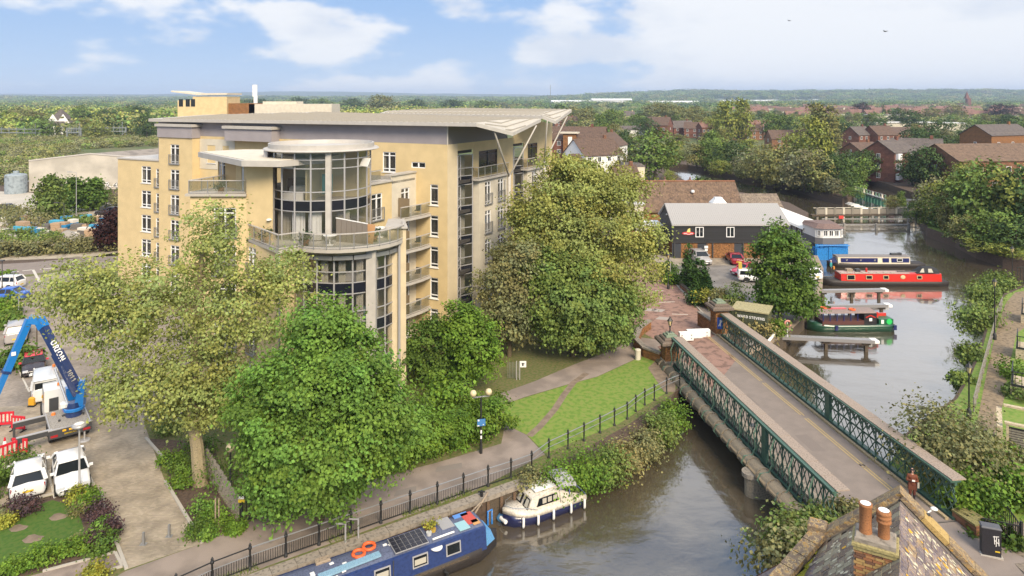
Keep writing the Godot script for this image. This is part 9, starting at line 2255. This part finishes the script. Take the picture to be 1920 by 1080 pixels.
	# great sheds near the horizon
	for e in [[1062, 197.5, 110, 14, "white shed furthest left on the skyline"], [1100, 197, 90, 13, "second white shed on the skyline behind the roof beak"], [1146, 197, 150, 20, "tallest pale shed on the skyline"], [1262, 198.5, 170, 12, "long white shed on the skyline above the red terraces"], [1400, 195, 250, 14, "long white shed in the middle of the right skyline"], [1490, 194.5, 330, 16, "longest white shed on the skyline"]]:
		var d: float = 29250.0 / (e[1] - 186.0)
		o = thing("distant_shed", e[4], "warehouse", v3((e[0] - 960.0) / 1300.0 * d, 0, -d))
		mk(MB.new().boxb(Vector3.ZERO, v3(e[2], e[3], 60)), "wall", M("far_white", Color(0.6, 0.6, 0.6), 0.8), o)
		mk(MB.new().loft([[v3(-e[2] * 0.51, e[3], 31), v3(-e[2] * 0.51, e[3] + 5, 0), v3(-e[2] * 0.51, e[3], -31)], [v3(e[2] * 0.51, e[3], 31), v3(e[2] * 0.51, e[3] + 5, 0), v3(e[2] * 0.51, e[3], -31)]]), "roof", mats.white_paint, o)
	o = thing("church", "far brick church with pointed spire on the right skyline", "church", v3((1812 - 960) / 1300.0 * 1500, 0, -1500))
	mk(MB.new().boxb(v3(-9, 0, 0), v3(20, 14, 12)).boxb(v3(4, 0, 0), v3(8, 24, 8)), "wall", mats.red_brick, o)
	mk(MB.new().lathe(v3(4, 24, 0), [[6, 0], [0.2, 15], [0, 15]], 4, Transform3D(Basis(Vector3.UP, PI / 4), v3(0, 0, 0))), "spire", mats.red_brick, o)
	for e in [[v3(1062, 68.5, -2600), 40.0, "thin radio mast on the right skyline"], [v3(83.08, 29.42, -1500), 32.0, "thin mast behind the beaked roof"]]:
		o = thing("mast", e[2], "mast", v3(e[0].x, 0, e[0].z))
		mk(MB.new().tube([Vector3.ZERO, v3(0, e[1] + 22, 0)], 0.8, 0.4, 5), "pole", mats.galvanised, o)
	# rows of distant red houses, one built, the rest copies of it
	var first: Node3D = null
	var pale: Node3D = null
	var k := 0
	for row in 4:
		var d: float = [760.0, 950.0, 1200.0, 1500.0][row]
		var n: int = [15, 20, 24, 26][row]
		for i in n:
			var u: float = lerpf([1500.0, 1400.0, 1380.0, 1400.0][row], 1930.0, (i + r.randf() * 0.5) / n)
			var p := v3((u - 960) / 1300.0 * d, 0, -d + r.randf_range(-20, 20))
			var label := "distant red terraced house, %s house from the left in %s row below the skyline" % [nth(i), ["the nearest", "the second", "the third", "the farthest"][row]]
			var t := Transform3D(Basis(Vector3.UP, r.randf_range(-0.5, 0.5)).scaled_local(v3(r.randf_range(1.0, 2.0), r.randf_range(0.9, 1.2), 1)), p)
			if first == null:
				first = house(label, p, 0, v3(15, 6, 9), 4.0, mats.red_brick, mats.red_tile, 4, 2, "terraced_house", "distant rows of houses")
				first.transform = t
				pale = house(label.replace("red terraced", "pale rendered"), p + v3(30, 0, 14), 0.2, v3(15, 6, 9), 4.0, mats.white_render, mats.tile_roof, 4, 2, "terraced_house", "distant rows of houses")
			elif i % 4 == 2: dup(pale, "terraced_house", label.replace("red terraced", "pale rendered"), t)
			else: dup(first, "terraced_house", label, t)
			k += 1
	# trees one can tell apart: [u, v of foot, height px, width px, tint, shape]
	var placed := [
		["by the river behind the mill", "trees by the river behind the mill", [[1228, 338, 96, 105, 0, 0], [1180, 335, 62, 60, 1, 1], [1262, 312, 50, 50, 3, 1], [1255, 345, 26, 30, 3, 0], [1160, 300, 50, 60, 2, 0], [1125, 262, 48, 46, 0, 2], [1150, 250, 46, 50, 0, 0], [1100, 240, 40, 44, 1, 0], [1075, 236, 36, 50, 1, 0], [1050, 236, 40, 40, 2, 0], [1210, 260, 40, 46, 2, 0], [1195, 248, 34, 40, 0, 0]]],
		["on the island above the weir", "trees on the weir island", [[1306, 316, 48, 60, 1, 0], [1335, 318, 66, 62, 0, 1], [1375, 326, 62, 64, 2, 0], [1412, 334, 70, 66, 4, 3], [1443, 345, 92, 74, 1, 3], [1475, 350, 86, 78, 1, 3], [1507, 356, 96, 80, 4, 3], [1540, 360, 84, 70, 1, 3], [1570, 362, 72, 62, 2, 0], [1598, 352, 62, 66, 0, 1], [1622, 338, 58, 50, 2, 0], [1560, 366, 34, 50, 4, 0], [1350, 330, 30, 44, 3, 0], [1392, 338, 30, 44, 1, 0], [1530, 330, 110, 80, 3, 2], [1490, 322, 76, 70, 3, 0], [1580, 332, 60, 60, 2, 1], [1600, 372, 22, 40, 0, 0]]],
		["among the houses beyond the island", "tall trees among the far houses", [[1360, 268, 80, 66, 3, 2], [1392, 266, 82, 64, 3, 2], [1342, 262, 46, 50, 3, 0], [1300, 244, 46, 60, 1, 0], [1265, 240, 44, 60, 1, 0], [1235, 236, 44, 66, 1, 0], [1450, 262, 50, 60, 0, 0], [1470, 258, 44, 50, 2, 0], [1540, 284, 92, 94, 1, 2], [1520, 272, 60, 60, 3, 0], [1585, 268, 40, 46, 2, 0], [1650, 258, 36, 40, 2, 0], [1710, 250, 44, 50, 2, 0], [1680, 244, 42, 44, 2, 0], [1640, 246, 36, 40, 0, 0], [1740, 300, 62, 66, 2, 0], [1765, 282, 58, 60, 2, 0], [1715, 292, 54, 60, 2, 0], [1815, 292, 44, 60, 0, 0], [1850, 262, 36, 50, 0, 0], [1895, 262, 44, 60, 2, 0], [1920, 268, 40, 60, 0, 0], [1657, 225, 30, 12, 2, 4], [1615, 222, 30, 40, 5, 0], [1750, 230, 28, 44, 1, 0], [1790, 226, 30, 40, 1, 0], [1880, 226, 32, 50, 5, 0]]],
		["on the right bank by the weir", "trees on the right bank by the weir", [[1762, 425, 86, 78, 3, 0], [1745, 408, 80, 60, 4, 1], [1710, 348, 60, 60, 2, 0], [1735, 352, 78, 66, 2, 0], [1800, 430, 98, 90, 0, 0], [1842, 446, 146, 120, 0, 0], [1885, 452, 150, 130, 3, 1], [1925, 462, 150, 110, 2, 0], [1858, 470, 84, 96, 0, 1], [1812, 458, 60, 76, 1, 1], [1905, 478, 70, 90, 2, 0], [1775, 438, 60, 50, 1, 2], [1690, 392, 34, 26, 0, 2], [1672, 396, 30, 30, 1, 0], [1718, 418, 40, 40, 0, 0], [1840, 470, 30, 70, 3, 1], [1880, 480, 26, 70, 3, 1], [1812, 366, 64, 70, 3, 0]]],
		["around the flats and the railway", "trees around the flats and railway", [[262, 238, 40, 46, 2, 0], [236, 236, 38, 50, 0, 0], [200, 244, 40, 44, 2, 0], [275, 262, 50, 40, 2, 0], [60, 250, 44, 60, 1, 0], [30, 242, 40, 50, 1, 0], [150, 244, 46, 44, 0, 0], [180, 262, 34, 50, 3, 0], [85, 262, 40, 50, 0, 0], [715, 218, 40, 66, 1, 0], [660, 214, 30, 50, 2, 0], [600, 212, 28, 50, 0, 0], [560, 212, 30, 50, 2, 0], [780, 212, 26, 50, 2, 0], [480, 214, 30, 60, 2, 0], [440, 216, 32, 50, 0, 0], [850, 212, 26, 50, 2, 0], [910, 212, 24, 50, 0, 0]]]]
	for g in placed:
		var list: Array = g[2]
		list.sort_custom(func(a, b): return a[0] < b[0])
		for e in list:
			var d: float = 29250.0 / (e[1] - 186.0)
			var s := 1300.0 / d
			far_tree(v3((e[0] - 960.0) / 1300.0 * d, 0, -d), e[2] / s, e[3] / s * 1.05, e[4], e[5], g[0], g[1])
	# more trees further into the town, out of the river and off the roofs
	var spots := []
	for i in 400:
		var d := 250.0 + 520.0 * r.randf()
		var u := r.randf_range(1040, 1940)
		var p := Vector2((u - 960) / 1300.0 * d, -d)
		var ok := not Geometry2D.is_point_in_polygon(p, water_line)
		for c in get_children():
			if ok and c is Node3D and c.has_meta("category") and c.get_meta("category") in ["house", "building", "warehouse"] and Vector2(c.position.x, c.position.z).distance_to(p) < 15.0: ok = false
			if ok and c is Node3D and c.has_meta("category") and c.get_meta("category") in ["house", "building"]:
				var cd: float = -c.position.z
				if cd > d and cd - d < 60.0 and absf(c.position.x / cd - p.x / d) < 8.0 / d: ok = false
		for s in spots: ok = ok and s.distance_to(p) > 8.0
		if ok: spots.append(p)
		if spots.size() >= 130: break
	spots.sort_custom(func(a, b): return a.x / a.y > b.x / b.y)
	for p in spots: far_tree(v3(p.x, 0, p.y), r.randf_range(6, 12), r.randf_range(8, 14), [0, 0, 1, 1, 2, 2, 3, 4][r.randi() % 8], r.randi() % 3, "scattered through the town", "trees scattered through the town")
	# woods that read as one mass
	var clump := leaves([[v3(0, 0.5, 0), v3(0.5, 0.45, 0.5)], [v3(0.25, 0.35, 0.1), v3(0.3, 0.3, 0.3)]], 34, 9, 0.13, 0.11, 900, 0.4, 0.7).mesh()
	var mass := func(called: String, label: String, n: int, d0: float, d1: float, x0: float, x1: float, hs: Vector2, tints: Array, power: float, avoid: Array) -> void:
		var xf := []
		var cs := []
		var guard := 0
		while xf.size() < n and guard < n * 4:
			guard += 1
			var d := lerpf(d0, d1, pow(r.randf(), power))
			var x := r.randf_range(x0, x1) * d
			if inside(Vector2(x, -d), avoid): continue
			var grow := 1.0 + maxf(0.0, d - 900.0) / 1600.0
			var h := r.randf_range(hs.x, hs.y)
			var w := h * r.randf_range(0.9, 1.6) * grow
			xf.append(Transform3D(Basis(Vector3.UP, r.randf() * TAU).scaled_local(v3(w, h * (1.0 + 0.4 * (grow - 1.0)), w)), v3(x, land_height(x, d) - 0.5, -d)))
			var c: Color = TINTS[tints[r.randi() % tints.size()]][1]
			cs.append(c * r.randf_range(0.9, 1.75))
		var mm := MultiMesh.new()
		mm.transform_format = MultiMesh.TRANSFORM_3D
		mm.use_colors = true
		mm.mesh = clump
		mm.instance_count = xf.size()
		for i in xf.size():
			mm.set_instance_transform(i, xf[i])
			mm.set_instance_color(i, cs[i])
		var mi := MultiMeshInstance3D.new()
		mi.name = nm(called)
		mi.multimesh = mm
		mi.material_override = leaf_mat("wood_leaf", Color(1, 1, 1), 0.5)
		add_child(mi)
		tag(mi, label, "", "", "stuff")
	var glade := PackedVector2Array([Vector2(-262, -395), Vector2(-292, -395), Vector2(-296, -450), Vector2(-268, -450)])
	var sheds := []
	for e in [[1000, 1180, 2300.0, 2600.0], [1220, 1310, 2000.0, 2300.0], [1340, 1540, 2700.0, 3400.0]]: sheds.append(PackedVector2Array([Vector2((e[0] - 960) / 1300.0 * e[2], -e[2]), Vector2((e[1] - 960) / 1300.0 * e[2], -e[2]), Vector2((e[1] - 960) / 1300.0 * e[3], -e[3]), Vector2((e[0] - 960) / 1300.0 * e[3], -e[3])]))
	mass.call("woodland", "wood beyond the railway stretching to the hills", 2600, 400.0, 1100.0, -0.82, -0.02, Vector2(5, 14), [0, 1, 1, 3, 2, 0, 4, 3], 1.0, [glade])
	mass.call("woodland", "tree cover through the distant town", 1500, 520.0, 1500.0, 0.0, 0.82, Vector2(4, 9), [0, 0, 1, 2, 3, 4], 1.0, [])
	mass.call("woodland", "distant woods below the skyline", 9000, 1300.0, 5400.0, -0.85, 0.85, Vector2(8, 15), [2, 2, 0, 1, 0], 0.85, sheds)
	mass.call("scrub", "olive scrub over the railway bank", 2000, 182.0, 400.0, -0.85, -0.4, Vector2(1.6, 3.6), [1, 4, 4, 1, 0], 1.0, [outline([v3(-124.85, 0, -178.35), v3(-87.03, 0, -183.96), v3(-144.64, 0, -348.21), v3(-193.88, 0, -311.17)])])
	mass.call("undergrowth", "undergrowth below the island trees", 260, 168.0, 240.0, 0.27, 0.5, Vector2(2.0, 4.0), [1, 0, 2, 4], 1.0, [water_line])
	mass.call("undergrowth", "waterside growth on the right bank above the boats", 150, 104.0, 135.0, 0.6, 0.82, Vector2(1.6, 3.4), [0, 1, 0, 3], 1.0, [water_line])

# a standing figure as one skin: capsules joined smoothly and meshed
func skin(b: MB, bones: Array, cell: float, blend := 0.03) -> void:
	var lo := v3(1e9, 1e9, 1e9)
	var hi := -lo
	for q in bones:
		var r: float = maxf(q[2], q[3]) + cell * 2
		for p in [q[0], q[1]]:
			lo = lo.min(p - Vector3.ONE * r)
			hi = hi.max(p + Vector3.ONE * r)
	var n := Vector3i(((hi - lo) / cell).ceil()) + Vector3i.ONE
	var val := PackedFloat32Array()
	val.resize(n.x * n.y * n.z)
	var near := func(p: Vector3) -> float:
		var d := 1e3
		for q in bones:
			var ab: Vector3 = q[1] - q[0]
			var t := clampf((p - q[0]).dot(ab) / maxf(ab.length_squared(), 1e-9), 0, 1)
			var e: float = (p - q[0] - ab * t).length() - lerpf(q[2], q[3], t)
			if e > d + blend: continue
			var h := clampf(0.5 + 0.5 * (d - e) / blend, 0, 1)
			d = lerpf(d, e, h) - blend * h * (1 - h)
		return d
	for z in n.z:
		for y in n.y:
			for x in n.x: val[x + n.x * (y + n.y * z)] = near.call(lo + v3(x, y, z) * cell)
	var vert := {}
	var cols := {}
	for z in n.z - 1:
		for y in n.y - 1:
			for x in n.x - 1:
				var i := x + n.x * (y + n.y * z)
				var s := Vector3.ZERO
				var m := 0
				for e in [[0, 1, Vector3.ZERO, Vector3.RIGHT], [0, n.x, Vector3.ZERO, Vector3.UP], [0, n.x * n.y, Vector3.ZERO, Vector3.BACK], [1, 1 + n.x, Vector3.RIGHT, v3(1, 1, 0)], [1, 1 + n.x * n.y, Vector3.RIGHT, v3(1, 0, 1)], [n.x, n.x + 1, Vector3.UP, v3(1, 1, 0)], [n.x, n.x + n.x * n.y, Vector3.UP, v3(0, 1, 1)], [n.x * n.y, n.x * n.y + 1, Vector3.BACK, v3(1, 0, 1)], [n.x * n.y, n.x * n.y + n.x, Vector3.BACK, v3(0, 1, 1)], [1 + n.x, 1 + n.x + n.x * n.y, v3(1, 1, 0), Vector3.ONE], [1 + n.x * n.y, 1 + n.x + n.x * n.y, v3(1, 0, 1), Vector3.ONE], [n.x + n.x * n.y, 1 + n.x + n.x * n.y, v3(0, 1, 1), Vector3.ONE]]:
					var a: float = val[i + e[0]]
					var c: float = val[i + e[1]]
					if (a < 0) != (c < 0):
						s += e[2].lerp(e[3], a / (a - c))
						m += 1
				if m:
					var p: Vector3 = lo + (v3(x, y, z) + s / m) * cell
					vert[i] = p
					var best := 1e9
					for q in bones:
						var ab: Vector3 = q[1] - q[0]
						var t := clampf((p - q[0]).dot(ab) / maxf(ab.length_squared(), 1e-9), 0, 1)
						var e2: float = (p - q[0] - ab * t).length() - lerpf(q[2], q[3], t)
						if e2 < best:
							best = e2
							cols[i] = q[4]
	for z in range(1, n.z - 1):
		for y in range(1, n.y - 1):
			for x in range(1, n.x - 1):
				var i := x + n.x * (y + n.y * z)
				for e in [[1, n.x, n.x * n.y], [n.x, n.x * n.y, 1], [n.x * n.y, 1, n.x]]:
					var a := val[i]
					var c := val[i + e[0]]
					if (a < 0) == (c < 0): continue
					var q := [i, i - e[1], i - e[1] - e[2], i - e[2]]
					if not (vert.has(q[0]) and vert.has(q[1]) and vert.has(q[2]) and vert.has(q[3])): continue
					if a < 0: q.reverse()
					for t in [[0, 1, 2], [0, 2, 3]]:
						for k in [t[0], t[2], t[1]]:
							b.v.push_back(vert[q[k]])
							b.c.push_back(cols[q[k]])

func person(label: String, p: Vector3, turn: float, top: Color, legs: Color, boots: Color, hair: Color, folded: bool) -> Node3D:
	var o := thing("person", label, "person", p, turn)
	var face := Color(0.5, 0.3, 0.22)
	var V := func(x: float, y: float, z: float) -> Vector3: return v3(x, y, z)
	var bones := [[V.call(0, 0.92, 0), V.call(0, 1.12, 0), 0.135, 0.13, legs], [V.call(-0.07, 1.14, 0), V.call(0.07, 1.14, 0), 0.12, 0.12, top], [V.call(-0.11, 1.32, 0), V.call(0.11, 1.32, 0), 0.125, 0.125, top], [V.call(0, 1.4, 0), V.call(0, 1.5, 0.01), 0.065, 0.055, face], [V.call(0, 0.98, 0), V.call(0, 1.3, 0), 0.14, 0.14, top]]
	for s in [-1, 1]:
		bones.append([V.call(s * 0.09, 0.92, 0), V.call(s * 0.1, 0.5, 0.02), 0.1, 0.072, legs])
		bones.append([V.call(s * 0.1, 0.5, 0.02), V.call(s * 0.1, 0.34, 0.0), 0.07, 0.066, legs])
		bones.append([V.call(s * 0.1, 0.32, 0.0), V.call(s * 0.1, 0.08, -0.01), 0.064, 0.05, boots])
		bones.append([V.call(s * 0.1, 0.05, -0.04), V.call(s * 0.12, 0.045, 0.15), 0.05, 0.042, boots])
		var sh: Vector3 = V.call(s * 0.2, 1.38, 0)
		var el: Vector3 = V.call(s * 0.27, 1.1, 0.04) if folded else V.call(s * 0.25, 1.1, -0.03)
		var wr: Vector3 = V.call(s * 0.07, 1.17, 0.24) if folded else V.call(s * 0.25, 0.86, 0.08)
		bones.append([sh, el, 0.062, 0.05, top])
		bones.append([el, wr, 0.05, 0.036, top])
	var b := MB.new()
	skin(b, bones, 0.024)
	# head with nose, brow, chin and ears
	skin(b, [[V.call(0, 1.6, -0.01), V.call(0, 1.66, -0.01), 0.088, 0.092, face], [V.call(0, 1.56, 0.03), V.call(0, 1.53, 0.045), 0.06, 0.042, face], [V.call(0, 1.63, 0.085), V.call(0, 1.595, 0.11), 0.014, 0.018, face], [V.call(-0.035, 1.645, 0.075), V.call(0.035, 1.645, 0.075), 0.018, 0.018, face], [V.call(-0.03, 1.562, 0.083), V.call(0.03, 1.562, 0.083), 0.011, 0.011, Color(0.35, 0.13, 0.11)], [V.call(-0.095, 1.63, -0.01), V.call(-0.095, 1.6, -0.01), 0.022, 0.016, face], [V.call(0.095, 1.63, -0.01), V.call(0.095, 1.6, -0.01), 0.022, 0.016, face], [V.call(-0.036, 1.625, 0.083), V.call(-0.03, 1.625, 0.084), 0.012, 0.012, Color(0.03, 0.02, 0.02)], [V.call(0.03, 1.625, 0.084), V.call(0.036, 1.625, 0.083), 0.012, 0.012, Color(0.03, 0.02, 0.02)]], 0.011, 0.012)
	# hands: palm, four fingers and a thumb
	for s in [-1, 1]:
		var wr: Vector3 = V.call(s * 0.07, 1.17, 0.24) if folded else V.call(s * 0.25, 0.86, 0.08)
		var f: Vector3 = V.call(-s * 0.9, 0.25, 0.3).normalized() if folded else V.call(0, -1, 0.15).normalized()
		var side: Vector3 = V.call(0, 0.9, 0.1).normalized() if folded else V.call(0, 0.15, 1).normalized()
		var curl: Vector3 = V.call(0, 0, -1) if folded else V.call(-s, 0, 0)
		var hb := [[wr, wr + f * 0.07, 0.026, 0.03, face]]
		for k in 4:
			var kn: Vector3 = wr + f * 0.085 + side * (k - 1.5) * 0.021
			var ln: float = [0.06, 0.07, 0.066, 0.05][k]
			hb.append([wr + f * 0.05 + side * (k - 1.5) * 0.016, kn, 0.011, 0.0095, face])
			hb.append([kn, kn + (f + curl * 0.5).normalized() * ln * 0.55, 0.0092, 0.0085, face])
			hb.append([kn + (f + curl * 0.5).normalized() * ln * 0.55, kn + (f + curl * 0.5).normalized() * ln * 0.55 + (f * 0.6 + curl).normalized() * ln * 0.5, 0.0085, 0.0075, face])
		hb.append([wr + f * 0.02 + side * 0.025, wr + f * 0.05 + side * 0.058, 0.012, 0.01, face])
		hb.append([wr + f * 0.05 + side * 0.058, wr + f * 0.085 + side * 0.06 + curl * 0.015, 0.01, 0.008, face])
		skin(b, hb, 0.006, 0.005)
	mk(b, "body", M("figure", Color(1, 1, 1), 0.85), o, true)
	mk(MB.new().lathe(V.call(0, 1.635, -0.015), [[0.1, -0.06], [0.108, 0.0], [0.104, 0.05], [0.07, 0.1], [0, 0.115]], 14), "hair", M("hair%.2f" % hair.r, hair, 0.9), o, true)
	return o

func people() -> void:
	var o := person("person in rust-red coat and dark boots standing by the bridge girder", v3(22.05, 0.41, -38.2), -0.35, Color(0.15, 0.045, 0.022), Color(0.12, 0.035, 0.02), Color(0.02, 0.016, 0.02), Color(0.025, 0.018, 0.02), true)
	mk(MB.new().loft([[v3(-0.17, 1.15, 0.1), v3(-0.17, 1.15, -0.13), v3(0.17, 1.15, -0.13), v3(0.17, 1.15, 0.1)], [v3(-0.21, 0.62, 0.13), v3(-0.21, 0.62, -0.15), v3(0.21, 0.62, -0.15), v3(0.21, 0.62, 0.13)]]), "coat", M("coat_rust", Color(0.14, 0.042, 0.02), 0.9, "stain", 3.0), o)
	var ph := thing("phone", "pale phone in the hands of the person on the bridge", "phone", v3(21.97, 1.62, -37.93), -0.35)
	mk(MB.new().box(Vector3.ZERO, v3(0.14, 0.09, 0.02)), "case", mats.white_paint, ph)
	var bg := thing("shoulder_bag", "pale bag at the side of the person on the bridge", "bag", v3(22.32, 1.15, -38.15), -0.2)
	mk(MB.new().cham(Vector3.ZERO, v3(0.1, 0.36, 0.24), 0.05), "bag", mats.curtain, bg)
	o = person("person in teal top and dark trousers on the mooring walk", v3(41.34, 0, -89.72) + v3(-0.2, 0, 0.3), 0.9, Color(0.04, 0.28, 0.28), Color(0.025, 0.025, 0.03), Color(0.02, 0.02, 0.02), Color(0.5, 0.45, 0.4), false)
	bg = thing("shoulder_bag", "orange bag carried by the person in the teal top", "bag", v3(41.34, 0, -89.72) + v3(0.12, 0.6, 0.35))
	mk(MB.new().cham(Vector3.ZERO, v3(0.16, 0.4, 0.3), 0.06), "bag", col_mat("bag_orange", Color(0.6, 0.22, 0.03), 0.7), bg)
